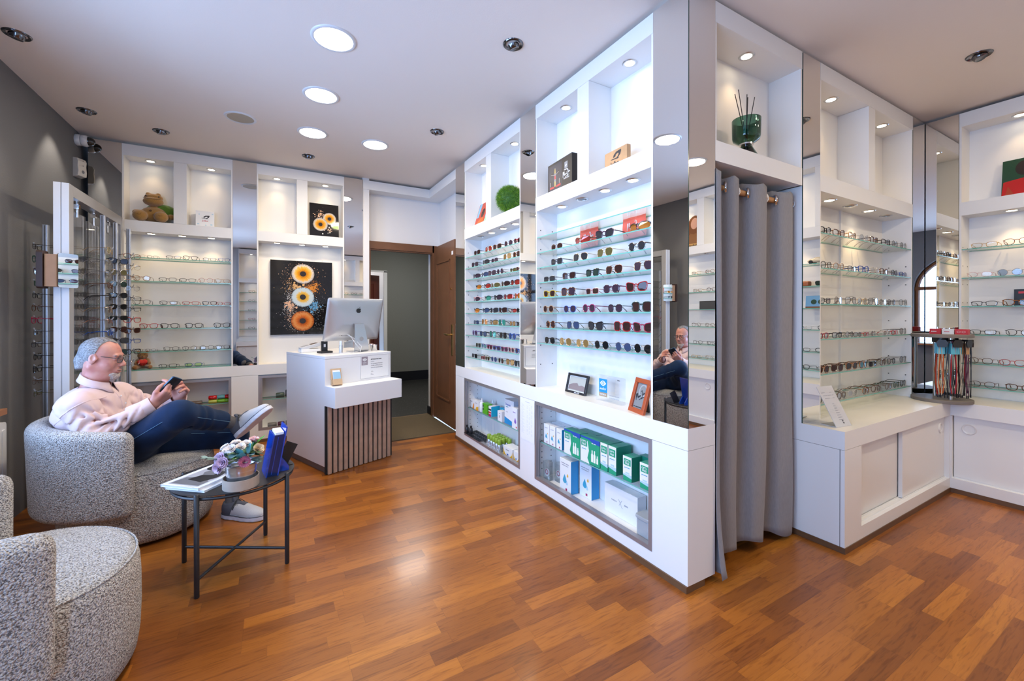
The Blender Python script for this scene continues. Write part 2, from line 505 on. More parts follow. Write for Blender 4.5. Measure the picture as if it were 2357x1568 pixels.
for k, (a, b_) in enumerate(WINS):
    mb = MB(); n = 24; cy_ = (a + b_) / 2; rx = (b_ - a) / 2
    path = [(XL - 0.1, a + 0.03, ZS)] + [(XL - 0.1, cy_ + (rx - 0.03) * math.cos(math.pi * (1 - i / n)), ZSP + 0.63 * math.sin(math.pi * (1 - i / n))) for i in range(n + 1)] + [(XL - 0.1, b_ - 0.03, ZS)]
    mb.tube(path, 0.035, 6)
    mb.box(XL - 0.13, XL - 0.07, a, b_, ZSP - 0.03, ZSP + 0.03).box(XL - 0.13, XL - 0.07, cy_ - 0.025, cy_ + 0.025, ZS, ZSP + 0.62)
    w = mb.build('window_%d' % (k + 1), WOODJ); struct(w)
    g = MB(); pts = [(XL - 0.105, a, ZS)] + [(XL - 0.105, cy_ + rx * math.cos(math.pi * (1 - i / n)), ZSP + 0.66 * math.sin(math.pi * (1 - i / n))) for i in range(n + 1)] + [(XL - 0.105, b_, ZS)]
    g.poly(pts); g.build('pane', clear('window_glass', (0.97, 0.985, 0.99), 0.05), w)
    # wooden window board
    struct(MB().rbox(XL, XL + 0.13, a - 0.05, b_ + 0.19, ZS - 0.03, ZS, 0.01).build('trim_%d' % (k + 1), mat('window_board_wood', (0.30, 0.12, 0.045), 0.4, var=0.2, bscale=8)))

struct(MB().box(XL, -1.345, -1.95, -1.8, 0, CEIL).box(-0.795, 4.62, -1.95, -1.8, 0, CEIL).box(-1.345, -0.795, -1.95, -1.8, 2.3, CEIL).build('wall_behind', WHITEW))
sdo = struct(MB().box(-1.345, -1.285, -1.92, -1.86, 0, 2.3).box(-0.855, -0.795, -1.92, -1.86, 0, 2.3).box(-1.285, -0.855, -1.92, -1.86, 2.2, 2.3).box(-1.285, -0.855, -1.92, -1.86, 0, 0.12).build('door_added', WOODJ))  # unseen glazed door, added to let the blue fill in
MB().box(-1.285, -0.855, -1.895, -1.885, 0.12, 2.2).build('pane', clear('window_glass', (0, 0, 0)), sdo)
struct(MB().box(4.56, 4.72, -1.8, 3.0, 0, CEIL).build('wall_right', WHITEW))
# wall behind the far displays, with the door opening
mb = MB()
mb.box(XL, 0.93, 4.985, 5.10, 0, CEIL).box(0.93, 1.72, 4.965, 5.10, 2.06, CEIL).box(1.72, 1.80, 4.965, 5.10, 0, CEIL).box(0.86, 0.93, 4.80, 5.1, 0, CEIL)
struct(mb.build('wall_far', WHITEW))
struct(MB().box(1.80, 1.90, 2.3, 5.1, 0, CEIL).build('wall_alcove', WHITEW))
# fitting-room shell behind the curtain
struct(MB().box(1.80, 4.56, 2.3, 2.4, 0, CEIL).box(2.6, 2.66, 1.42, 2.3, 0, CEIL).build('wall_fitting_room', WHITEW))
# soffit board round the door alcove
mb = MB().box(0.865, 1.80, YA, 4.965, 2.622, 2.72).box(XB, 1.80, 3.972, YA, 2.622, 2.72)
struct(mb.build('trim_soffit', WHITE))
# hall beyond the door
mb = MB().box(0.2, 1.25, 7.95, 8.1, 0, 2.7).box(1.86, 3.4, 7.95, 8.1, 0, 2.7).box(1.25, 1.86, 7.95, 8.1, 2.05, 2.7)
struct(mb.build('wall_hall_far', HALLW))
struct(MB().box(0.1, 0.2, 5.1, 8.1, 0, 2.7).box(3.4, 3.5, 5.1, 8.1, 0, 2.7).box(0.1, 0.93, 5.1, 5.12, 0, 2.7).box(1.80, 3.5, 5.1, 5.12, 0, 2.7).build('wall_hall_side', HALLW))
struct(MB().box(0.1, 3.5, 5.1, 9.6, 2.7, 2.75).build('ceiling_hall', WHITEW))
struct(MB().box(1.87, 3.4, 7.92, 7.95, 0, 0.17).build('baseboard_hall', mat('black_skirting', (0.008, 0.009, 0.014), 0.4)))
struct(MB().box(1.80, 1.86, 7.94, 7.96, 0, 2.05).box(1.25, 1.86, 7.94, 7.96, 2.03, 2.06).build('trim_hall', WHITEW))
struct(MB().box(0.9, 2.2, 9.4, 9.6, 0, 2.7).box(0.8, 0.9, 8.1, 9.6, 0, 2.7).box(2.2, 2.3, 8.1, 9.6, 0, 2.7).build('wall_room_beyond', WHITEW))
struct(MB().box(1.715, 1.725, 4.99, 5.13, 0, 2.06).build('trim_reveal', WHITEW))
struct(MB().box(1.70, 1.716, 5.0, 5.14, 0, 0.10).build('baseboard_reveal', mat('black_skirting', (0, 0, 0))))
area_light('hall_added_light', (1.9, 6.4, 2.66), (0, 0, 0), 0.5, 0.5, 26, (1, 0.97, 0.92))  # unseen area light added to brighten the hall
area_light('room_beyond_area_light', (1.5, 8.8, 2.66), (0, 0, 0), 0.4, 0.4, 8, (1, 0.9, 0.8))  # bare area light, high in the room beyond
# red-brown door standing ajar in the hall's far doorway
REDD = mat('red_brown_door_wood', (0.13, 0.028, 0.016), 0.35, var=0.2, bscale=10)
d = thing('door', 'red-brown panelled door standing ajar in the doorway across the dark hall', 'door', (1.29, 8.13, 0), R(25))
mb = MB().box(0, 0.56, -0.02, 0.02, 0.01, 2.0)
mb.build('leaf', REDD, d)
mb = MB()
for z0, z1 in ((0.15, 0.85), (1.0, 1.85)):
    mb.box(0.08, 0.095, -0.032, -0.02, z0, z1).box(0.42, 0.435, -0.032, -0.02, z0, z1).box(0.08, 0.435, -0.032, -0.02, z0, z0 + 0.015).box(0.08, 0.435, -0.032, -0.02, z1 - 0.015, z1)
mb.build('moulding', REDD, d)

# oak door frame and open oak door
OAK = mat('door_oak', (0.165, 0.072, 0.033), 0.38, var=0.28, bscale=7)
mb = MB().box(0.912, 0.972, 4.93, 5.02, 0, 2.085).box(0.972, 1.72, 4.93, 5.02, 2.0, 2.085).box(1.70, 1.762, 4.93, 5.02, 0, 2.085).box(0.912, 1.72, 4.945, 5.0, 1.985, 2.0)
struct(mb.build('trim_door_casing', OAK))
d1 = thing('door', 'open brown oak door with brass handle standing at the end of the sunglasses wall', 'door', (1.715, 4.925, 0), R(-91.2))
# local x runs from hinge to free end, local y = towards the room's left (visible face at -y)
MB().box(0, 0.70, 0, 0.042, 0.012, 2.06).build('leaf', OAK, d1)
mb = MB()
for z0, z1 in ((0.28, 1.86),):
    for a, b_, c, e in ((0.12, 0.135, z0, z1), (0.555, 0.57, z0, z1), (0.12, 0.57, z0, z0 + 0.015), (0.12, 0.57, z1 - 0.015, z1)):
        mb.box(a, b_, -0.012, 0.0, c, e)
    mb.box(0.16, 0.53, -0.004, 0.0, z0 + 0.05, z1 - 0.05)
mb.build('moulding', OAK, d1)
BRASS = mat('brass', (0.62, 0.44, 0.16), 0.25, 1.0)
mb = MB().rbox(0.615, 0.65, -0.006, 0, 0.80, 1.14, 0.012, 0, 'y')
pl = mb.build('handle_plate', BRASS, d1)
MB().tube([(0.632, -0.005, 1.03), (0.632, -0.05, 1.03), (0.60, -0.058, 1.03), (0.51, -0.05, 1.035)], [0.009, 0.009, 0.010, 0.007], 10).build('handle', BRASS, d1, True)
MB().cyl(0.0, 0.0, 0, 0.008, 0.012, 12).build('peephole', BRASS, d1, True, (0.60, 0.0, 1.53), (R(90), 0, 0))
MB().box(0.699, 0.703, 0.012, 0.034, 0.82, 1.15).build('lock_plate', STEEL, d1)
MB().box(0.62, 0.66, -0.004, 0.0, 1.90, 1.94).build('sticker', PAPER, d1)

# door mat
matm = mat('sisal_mat', (0.145, 0.115, 0.075), 0.95, spec=0.1, bump=0.8, bscale=260, var=0.3)
tag(MB().box(0.935, 1.70, 4.175, 5.10, -0.04, 0.006).build('door_mat', matm), 'brown-grey sunken doormat in front of the hall doorway', 'doormat')

# ------------------------------------------------------------------ light fittings
RINGP = [(0.023, 0.002), (0.030, 0.0), (0.037, -0.004), (0.040, 0.0)]
def downlight(parent, x, y, z, lit=True, power=None, color=WARM, angle=95):
    o = MB().lathe([(0.026, 0.004), (0.0265, -0.003), (0.036, -0.005), (0.040, 0.0)], 24).build('downlight', STEEL, parent, 50, (x, y, z))
    MB().lathe([(0.0001, 0.0), (0.0262, 0.0)], 20).build('lamp', LAMPE if lit else LAMPOFF, o, False, (0, 0, 0.0005 - 0.0012))
    if lit:
        spot_light('downlight_beam', (0, 0, -0.008), power or NICHE, color, angle, 0.85, 0.018, (0, 0, 0), o)
    return o

for (x, y, lab) in ((0.293, 2.462, 'round white ceiling panel light nearest the camera'), (0.293, 3.138, 'round white ceiling panel light second in the row, above the coffee table side'),
                    (0.293, 3.82, 'round white ceiling panel light last in the row, in front of the eye artwork'), (0.792, 3.816, 'round white ceiling panel light beside the row, in front of the door'),
                    (0.293, 1.784, 'added round white ceiling panel light of the row, above the empty tub chair'), (0.293, 1.1, 'added round white ceiling panel light of the row, above the place of the camera'), (3.59, -0.21, 'round white ceiling panel light reflected in the narrow face of the mirrored pillar'), (2.75, -0.21, 'added round white ceiling panel light in front of the grey curtain, out of the picture'), (2.75, -1.0, 'added round white ceiling panel light at the wall behind the camera')):  # panels out of view, except the mirrored one, are added for warm fill
    t = thing('ceiling_panel_light', lab, 'ceiling light', (x, y, CEIL), 0, 'round ceiling panel lights')
    MB().lathe([(0.098, 0.0), (0.098, -0.006), (0.108, -0.008), (0.115, -0.003), (0.116, 0.0)], 40).build('rim', mat('white_enamel', (0.75, 0.75, 0.75), 0.3), t, 50)
    MB().lathe([(0.0001, -0.004), (0.0985, -0.004)], 40).build('diffuser', LEDW, t)
    area_light('panel_glow', (0, 0, -0.012), (0, 0, 0), 0.19, 0.19, PANEL, (1.0, 0.83, 0.60), t, 'DISK')

def ceiling_spot(x, y, tilt, az, lit, lab):
    t = thing('ceiling_spotlight', lab, 'ceiling light', (x, y, CEIL), 0, 'swivel ceiling spotlights')
    MB().lathe([(0.040, 0.0), (0.040, -0.004), (0.052, -0.007), (0.056, -0.003), (0.057, 0.0)], 32).build('rim', DARKCH, t, 50)
    MB().lathe([(0.0001, 0.004), (0.040, 0.004)], 32).build('recess', mat('recess_black', (0.01, 0.01, 0.01), 0.6), t)
    h = MB().lathe([(0.018, -0.022), (0.027, -0.024), (0.031, -0.018), (0.033, 0.0)], 24, 0).build('swivel_head', DARKCH, t, 50, (0, 0, 0.0), (R(tilt), 0, R(az)))
    MB().lathe([(0.0001, -0.0215), (0.0185, -0.0215)], 20).build('lamp', LAMPE if lit else LAMPOFF, h)
    if lit: spot_light('spot_beam', (0, 0, -0.03), SPOT * (2.4 if x > 2 else 1), NEUT, 75, 0.6, 0.018, (0, 0, 0), h)
for a in ((-1.18, 3.26, 12, 60, True, 'chrome ceiling spotlight above the chairs, nearest the grey wall corner of the picture'),
          (-1.18, 4.23, 12, 60, True, 'chrome ceiling spotlight beside the grey wall, above the eyewear rack'),
          (-0.784, 4.40, 8, 0, False, 'unlit chrome ceiling spotlight above the shelves with the plush tortoise'),
          (0.30, 4.40, 8, 0, False, 'unlit chrome ceiling spotlight above the large eye artwork'),
          (1.173, 3.29, 25, -80, True, 'chrome ceiling spotlight in front of the sunglasses wall, nearer the oak door'),
          (1.16, 2.02, 25, -80, True, 'chrome ceiling spotlight in front of the sunglasses wall, farther from the oak door'),
          (3.54, 0.773, 25, 160, True, 'chrome ceiling spotlight above the corner with the lanyard stand')):
    ceiling_spot(*a)
t = thing('ceiling_speaker', 'round white ceiling loudspeaker with perforated cream grille', 'loudspeaker', (-0.205, 3.80, CEIL))
MB().lathe([(0.088, 0.0), (0.088, -0.006), (0.102, -0.007), (0.108, 0.0)], 36).build('rim', mat('white_enamel', (0, 0, 0)), t, 50)
MB().lathe([(0.0001, -0.004), (0.089, -0.003)], 36).build('grille', mat('speaker_grille', (0.50, 0.44, 0.34), 0.7, bump=0.5, bscale=400), t)
# ------------------------------------------------------------------ built-in display units
ZT0, ZT1, ZN, ZS1, ZS0 = 2.622, 2.72, 2.622, 2.069, 1.972
DEP = 0.176
def display(label, o, w, zc, dividers, shelves, niche_l, strip_l, group='built-in display units', beamN=NICHE, beamS=NICHE, colN=WARM, colS=WARM, seam=None, holes=True):
    ox, oy, rz = o
    t = thing('display_cabinet', label, 'display cabinet', (ox, oy, 0), rz, group)
    zlow = zc if zc is not None else ZS0
    mb = MB()
    mb.box(0, w, DEP, DEP + 0.016, zlow, ZT1 - 0.002)                       # back
    mb.box(0, 0.012, 0.002, DEP, zlow, ZT1 - 0.002).box(w - 0.012, w, 0.002, DEP, zlow, ZT1 - 0.002)   # sides
    if seam is not None:
        mb.box(seam - 0.012, seam + 0.012, DEP - 0.012, DEP, zlow, ZS0)
    if holes and zc is not None:
        for u in (0.012, w - 0.012):
            s_ = 0.0012 if u < 0.1 else -0.0012
            for d in (0.035, 0.135):
                for k in range(8):
                    z = zlow + 0.16 + k * 0.135
                    mb.box(min(u, u + s_), max(u, u + s_), d - 0.0035, d + 0.0035, z - 0.0035, z + 0.0035, 1)
    mb.build('carcass', [WHITE_IN, SEAMM], t)
    mb = MB().box(0.0, w, 0.0, DEP, ZS0, ZS1 - 0.0008)
    mb.build('light_strip', WHITE, t)
    mb = MB().box(0.0, w, 0.0, 0.02, ZT0, ZT1).box(0.0, w, 0.02, DEP, ZT0, ZT0 + 0.014)
    mb.build('fascia', WHITE, t)
    if dividers:
        mb = MB()
        for a, b_ in dividers: mb.box(a, b_, 0.0, DEP, ZS1, ZT0 - 0.0012)
        mb.build('divider', WHITE, t)
    for z in shelves:
        g = MB().box(0.013, w - 0.013, 0.004, DEP - 0.002, z - 0.006, z)
        g.m = [1 if i in (2, 4) else 0 for i in range(6)]
        sh = g.build('glass_shelf', [GLASS, GEDGE], t)
        MB().box(0.012, 0.022, 0.03, 0.036, z - 0.010, z - 0.006).box(w - 0.022, w - 0.012, 0.03, 0.036, z - 0.010, z - 0.006).box(0.012, 0.022, 0.14, 0.146, z - 0.010, z - 0.006).box(w - 0.022, w - 0.012, 0.14, 0.146, z - 0.010, z - 0.006).build('shelf_pin', STEEL, sh)
    for u, lit in niche_l: downlight(t, u, 0.085, ZT0, lit, beamN, colN)
    for u, lit in strip_l: downlight(t, u, 0.075, ZS0, lit, beamS, colS)
    return t
def mirror_panel(label, o, w, z0, z1, d=0.0, group='mirrored pillars'):
    ox, oy, rz = o
    t = thing('tall_mirror', label, 'mirror', (ox, oy, 0), rz, group)
    MB().box(0.001, w - 0.001, d + 0.006, d + DEP, z0, z1).build('backing', WHITE, t)
    g = MB().box(0.001, w - 0.001, d, d + 0.006, z0 + 0.001, z1); g.m = [1, 1, 0, 1, 1, 1]
    g.build('mirror_glass', [MIRROR, MEDGE], t)
    return t

ZCA, ZCB, ZCC = 0.758, 0.738, 0.637
SH_A = [1.75, 1.545, 1.336, 1.125, 0.92, ZCA + 0.010]
SH_BM = [1.790, 1.681, 1.577, 1.473, 1.368, 1.262, 1.158, 1.052]
SH_BL = [1.794, 1.69, 1.582, 1.477, 1.370, 1.263, 1.160, 1.054, 0.949, 0.847]
SH_C = [1.733, 1.526, 1.314, 1.104, 0.896, 0.720]
SH_D = [1.727, 1.518, 1.310, 1.105, 0.896, 0.728]
OA1 = (-1.117, YA, 0.0); OA2 = (-0.128, YA, 0.0)
OBL = (XB, 3.747, RZ); OBM = (XB, 2.490, RZ)
OP = (1.805, YP, 0.0); OC = (2.778, YP, 0.0)
OD1 = (XD, 1.055, RZ); OD2 = (XD, -0.195, RZ)

display('white wall display of optical frames behind the seated man, topped by the plush tortoise niche', OA1, 0.793, ZCA, [(0.350, 0.444)], SH_A[:5], [(0.175, True), (0.62, True)], [(0.18, True), (0.40, True), (0.62, True)], beamS=NICHE * 1.6, beamN=NICHE * 0.8)
g = MB().box(0.013, 0.78, 0.0, DEP - 0.002, ZCA + 0.002, ZCA + 0.009); g.m = [1 if i in (2, 4) else 0 for i in range(6)]
tag(g.build('glass_shelf', [GLASS, GEDGE]), 'lowest glass plate lying on the white ledge under the teddy bear', 'glass shelf').location = (OA1[0], OA1[1], 0)
display('white wall display holding the large eye artwork behind the desk', OA2, 0.798, ZCA, [(0.348, 0.445)], [], [(0.174, True), (0.622, True)], [(0.173, True), (0.398, True), (0.622, True)], holes=False, beamS=NICHE * 1.1)
display('white wall display of small sunglasses nearest the open oak door', OBL, 1.047, ZCB, [(0.467, 0.563)], SH_BL, [(0.25, True), (0.82, True)], [(0.226, False), (0.43, True), (0.645, True), (0.85, True)], colN=NEUT, colS=NEUT, beamN=NICHE * 0.34, beamS=NICHE * 0.7)
display('white wall display of sunglasses with two red cloths, beside the mirrored corner', OBM, 1.050, ZCB, [(0.467, 0.572)], SH_BM, [(0.242, True), (0.813, True)], [(0.209, True), (0.422, False), (0.630, True), (0.848, True)], colN=NEUT, colS=NEUT, beamN=NICHE * 0.34, beamS=NICHE * 0.7)
display('white niche with reed diffuser above the grey curtain', OP, 0.773, None, [], [], [(0.386, True)], [], holes=False, beamN=NICHE * 1.3)
display('white wall display of optical frames right of the grey curtain', OC, 1.362, ZCC, [(0.631, 0.725)], SH_C, [(0.323, True), (1.073, True)], [(0.283, True), (0.557, False), (0.837, True), (1.118, False)], seam=0.665, beamS=NICHE * 4.5, beamN=NICHE * 1.3)
display('white wall display with poster of person in red sweater above optical frames', OD1, 1.05, ZCC, [(0.478, 0.573)], SH_D, [(0.274, True), (0.81, True)], [(0.24, True), (0.50, False), (0.78, True)], beamS=NICHE * 2.2)
display('white wall display seen only in the mirrored corner, with leopard-print poster', OD2, 1.05, ZCC, [(0.478, 0.573)], SH_D, [(0.274, True), (0.81, True)], [(0.24, True), (0.50, False), (0.78, True)], beamS=NICHE * 2.2)

OK1, OK2 = (0.40, -1.60, R(180)), (2.40, -1.60, R(180))
display('white wall display of eyeglasses behind the camera, seen in the mirror beside the optical frames', OK1, 1.05, ZCA, [(0.47, 0.57)], SH_A[:5], [(0.24, True), (0.81, True)], [(0.24, True), (0.78, True)])
display('white wall display of eyeglasses behind the camera, seen in the mirror beside the door casing', OK2, 1.05, ZCA, [(0.47, 0.57)], SH_A[:5], [(0.24, True), (0.81, True)], [(0.24, True), (0.78, True)])
mirror_panel('mirror strip in the far corner between grey wall and plush tortoise niche', (-1.33, YA, 0), 0.213, ZCA, 2.72)
mirror_panel('mirror strip between the optical frames and the large eye artwork', (-0.324, YA, 0), 0.196, ZCA, 2.72)
mirror_panel('mirror strip between the large eye artwork and the door casing', (0.67, YA, 0), 0.192, ZCA, 2.72)
mirror_panel('mirror strip between the oak door and the small sunglasses display', (XB, 3.972, RZ), 0.225, ZCB, 2.72)
mirror_panel('mirror strip between the two sunglasses displays', (XB, 2.70, RZ), 0.21, ZCB, 2.72)
t = thing('tall_mirror', 'mirrored corner pillar reflecting the seated man, between sunglasses and curtain', 'mirror', (XB, YP, 0), 0, 'mirrored pillars')
MB().box(0.006, 0.19, 0.006, 0.2, ZCB, 2.72).build('backing', WHITE, t)
g = MB().box(0, 0.006, 0.0, 0.199, ZCB, 2.72); g.m = [1, 1, 1, 1, 1, 0]; g.build('mirror_glass', [MIRROR, MEDGE], t)
g = MB().box(0.0065, 0.192, 0.0, 0.006, ZCB, 2.72); g.m = [1, 1, 0, 1, 1, 1]; g.build('mirror_glass', [MIRROR, MEDGE], t)
mirror_panel('mirror strip between the grey curtain and the frames display beside it', (2.587, YP, 0), 0.190, ZCC, 2.72)
mirror_panel('corner mirror strip behind the lanyard stand, beside the curtain-side display of frames', (4.141, YP, 0), 0.236, ZCC, 2.72)
mirror_panel('corner mirror strip behind the lanyard stand, beside the red sweater poster display', (XD, 1.237, RZ), 0.181, ZCC, 2.72)
mirror_panel('mirror strip between the poster displays of the wall opposite the grey wall', (XD, 0.004, RZ), 0.198, ZCC, 2.72)

# ------------------------------------------------------------------ base cabinets
def window_frame(mb, u0, u1, z0, z1, m, wd=0.022, d0=-0.002, d1=0.03):
    mb.box(u0, u0 + wd, d0, d1, z0, z1, m).box(u1 - wd, u1, d0, d1, z0, z1, m).box(u0 + wd, u1 - wd, d0, d1, z1 - wd, z1, m).box(u0 + wd, u1 - wd, d0, d1, z0, z0 + wd, m)
def base_glazed(label, o, w, ztop, panels, openings, shelf_z, end_panel=False):
    ox, oy, rz = o
    t = thing('base_cabinet', label, 'cabinet', (ox, oy, 0), rz, 'white base cabinets')
    zf = ztop - 0.1
    top = MB().box(0, w, 0, DEP + 0.017, zf + 0.001, ztop, 0)
    top.m[1] = 1
    top.build('worktop', [WHITE, TOPW], t)
    mb = MB()
    zb = 0.031
    for a, b_ in panels: mb.box(a, b_, 0.0, 0.18, zb, zf - 0.001)
    mb.box(0, w, DEP + 0.006, DEP + 0.017, zb, zf)
    for a, b_, z0, z1 in openings:
        mb.box(a, b_, 0.0, 0.18, zb, z0).box(a, b_, 0.02, 0.18, z1, zf)
        for u in (a, b_):
            s_ = 0.0012 if u == a else -0.0012
            for d in (0.06, 0.14):
                for k in range(12):
                    z = z0 + 0.06 + k * 0.04
                    mb.box(min(u, u + s_), max(u, u + s_), d - 0.003, d + 0.003, z - 0.003, z + 0.003, 1)
    mb.build('carcass', [WHITE, SEAMM], t)
    for a, b_, z0, z1 in openings:
        f = MB(); window_frame(f, a, b_, z0, z1, 0)
        f.box(a + 0.022, b_ - 0.022, 0.0, 0.028, z0 + 0.002, z0 + 0.008).box(a + 0.022, a + 0.034, 0.012, 0.018, z0 + 0.02, z1 - 0.02)
        f.build('window_frame', ALU, t)
        g = MB().box(a + 0.001, b_ - 0.001, 0.035, 0.178, shelf_z - 0.006, shelf_z); g.m = [1 if i in (2, 4) else 0 for i in range(6)]
        g.build('glass_shelf', [GLASS, GEDGE], t)
    MB().box(0, w, -0.008, 0.12, 0, zb).build('plinth', BASEW, t)
    return t
base_glazed('long white base cabinet with cleaning products behind grey frames, under the sunglasses', (XB, 3.972, RZ), 2.732, ZCB,
            [(0, 0.221), (1.269, 1.473), (2.529, 2.732)], [(0.221, 1.269, 0.090, 0.637), (1.473, 2.529, 0.090, 0.637)], 0.353)
base_glazed('long white base cabinet under the far display, with spectacle cases inside', (-1.33, YA, 0), 2.192, ZCA,
            [(0, 0.213), (0.993, 1.212), (2.0, 2.192)], [(0.213, 0.993, 0.115, 0.648), (1.212, 2.0, 0.115, 0.648)], 0.409)

PULL = mat('white_plastic', (0.75, 0.75, 0.74), 0.3)
def pull(parent, u, d, z):
    o = MB().lathe([(0.0001, 0.004), (0.024, 0.004), (0.025, -0.003), (0.034, -0.006), (0.038, 0.0)], 28, 0, (0, 0, 0), 'y').build('finger_pull', PULL, parent, 50, (u, d, z))
    return o
def base_sliding(label, o, w, stile, doors, side=False, dep=0.36, plinth_d=0.010):
    ox, oy, rz = o
    t = thing('base_cabinet', label, 'cabinet', (ox, oy, 0), rz, 'white base cabinets')
    zf = ZCC - 0.097
    top = MB().box(0, w, 0, dep, zf + 0.001, ZCC, 0); top.m[1] = 1
    top.build('worktop', [WHITE, TOPW], t)
    mb = MB().box(0, stile, 0.0, dep, 0.031, zf - 0.001)
    mb.box(stile, w, 0.0, dep, 0.031, 0.10).box(stile, w, 0.09, dep, 0.10, zf)
    mb.box(w - 0.013, w, 0.0, dep, 0.10, zf)
    mb.box(stile, w, 0.022, 0.026, 0.10, 0.106).box(stile, w, 0.046, 0.05, 0.10, 0.106)
    if side: mb.box(-0.0008, 0.001, 0.02, 0.0225, 0.031, zf, 1)
    mb.build('carcass', [WHITE, SEAMM], t)
    for a, b_, d, pu in doors:
        dd = MB().box(a, b_, d, d + 0.02, 0.104, zf - 0.002).build('sliding_door', WHITE, t)
        if pu is not None: pull(dd, pu, d, 0.456)
    MB().box(-0.004, w, plinth_d - 0.014, dep, 0, 0.031).build('plinth', BASEW, t)
    return t
base_sliding('low white cabinet with two sliding doors and round pulls, right of the grey curtain', (2.588, YC, 0), 1.562, 0.192, [(0.185, 0.86, 0.054, 0.26), (0.826, 1.548, 0.028, 1.474)], True, 0.375)
base_sliding('low white cabinet with round pull under the red sweater poster wall', (4.15, YC, RZ), 2.84, 0.008, [(0.012, 0.74, 0.03, 0.086), (0.72, 1.44, 0.05, 1.36), (1.44, 2.14, 0.03, 1.52), (2.12, 2.83, 0.05, 2.75)], False, 0.40)
base_sliding('white base cabinet with sliding doors along the wall behind the camera', (2.45, -1.585, R(180)), 3.15, 0.2, [(0.19, 1.1, 0.054, 0.3), (1.08, 2.0, 0.028, 1.9), (1.98, 3.13, 0.054, 3.0)], False, 0.2)
# ------------------------------------------------------------------ boucle armchairs
def boucle():
    m = bpy.data.materials.new('boucle'); nt, N, L = nodes_of(m); b = N['Principled BSDF']
    tc = N.new('ShaderNodeTexCoord')
    n1 = N.new('ShaderNodeTexNoise'); n1.inputs['Scale'].default_value = 210; n1.inputs['Detail'].default_value = 2; n1.inputs['Distortion'].default_value = 0.35
    v = N.new('ShaderNodeTexVoronoi'); v.inputs['Scale'].default_value = 170; v.feature = 'SMOOTH_F1'
    for k in (n1, v): L.new(tc.outputs['Object'], k.inputs['Vector'])
    r_ = N.new('ShaderNodeValToRGB'); e = r_.color_ramp.elements
    e[0].position = 0.36; e[0].color = (0.14, 0.125, 0.118, 1); e[1].position = 0.54; e[1].color = (0.66, 0.64, 0.62, 1)
    L.new(n1.outputs[0], r_.inputs[0]); L.new(r_.outputs[0], b.inputs['Base Color'])
    ad = N.new('ShaderNodeMath'); ad.operation = 'SUBTRACT'; L.new(n1.outputs[0], ad.inputs[0]); L.new(v.outputs['Distance'], ad.inputs[1])
    bp = N.new('ShaderNodeBump'); bp.inputs['Strength'].default_value = 0.9; bp.inputs['Distance'].default_value = 0.012
    L.new(ad.outputs[0], bp.inputs['Height']); L.new(bp.outputs[0], b.inputs['Normal'])
    b.inputs['Roughness'].default_value = 0.95; b.inputs['Specular IOR Level'].default_value = 0.15; b.inputs['Sheen Weight'].default_value = 0.25
    return m
BOUC = boucle()
RC, HT = 0.376, 0.050
def chair_back_sdf(P):
    x, y, z = P
    r_ = np.sqrt(x * x + y * y); a = np.arctan2(y, -x)          # 0 at the middle of the back
    s_ = a * RC
    zt = 0.682 - 0.045 * (np.abs(a) / R(106)) ** 2
    zb = 0.195
    zc = (zt + zb) / 2; hz = (zt - zb) / 2
    rd = 0.043
    qx = np.abs(r_ - RC - (z - 0.4) * 0.03) - (HT - rd); qy = np.abs(s_) - (R(106) * RC - rd); qz = np.abs(z - zc) - (hz - rd)
    return np.sqrt(np.maximum(qx, 0) ** 2 + np.maximum(qy, 0) ** 2 + np.maximum(qz, 0) ** 2) + np.minimum(np.maximum(np.maximum(qx, qy), qz), 0) - rd
CB = nets(chair_back_sdf, (-0.5, -0.5, 0.12), (0.42, 0.5, 0.76), 0.0125)
def armchair(label, x, y, az):
    t = thing('armchair', label, 'armchair', (x, y, 0), R(az), 'boucle tub chairs')
    b = nets_obj('backrest', [CB], BOUC, t, 2)
    prof = [(0.0001, 0.015), (0.34, 0.015), (0.362, 0.022), (0.376, 0.045), (0.384, 0.10), (0.388, 0.20), (0.387, 0.30), (0.384, 0.355), (0.378, 0.384), (0.366, 0.398), (0.350, 0.403), (0.32, 0.409), (0.2, 0.418), (0.0001, 0.421)]
    # the seat drum stops short of the wrap-around back: slightly smaller radius behind
    mb = MB().lathe([(r_ * 0.985 if r_ > 0.3 else r_, z) for r_, z in prof], 72)
    sq = lambda q: [(vx * (0.84 if vx < 0 else 1.0), vy * (0.94 if vx < 0.1 else 1.0 - 0.06 * max(0, 1 - (vx - 0.1) / 0.12)), vz) for vx, vy, vz in q]
    mb.v = sq(mb.v)
    mb.build('seat', BOUC, t, 60)
    MB().tube(sq([(0.3695 * math.cos(a), 0.3695 * math.sin(a), 0.3935) for a in np.linspace(0, 2 * math.pi, 73)[:-1]]), 0.0035, 6, 0, True).build('seam_piping', BOUC, t, True)
    MB().lathe([(0.27, 0.0), (0.28, 0.004), (0.28, 0.017), (0.2, 0.018)], 32).build('swivel_base', BLACKM, t, 40)
    return t
armchair('grey-white boucle tub chair with the man sitting in it', -0.70, 3.26, -5)
armchair('empty grey-white boucle tub chair nearest the camera', -0.80, 1.98, 26)

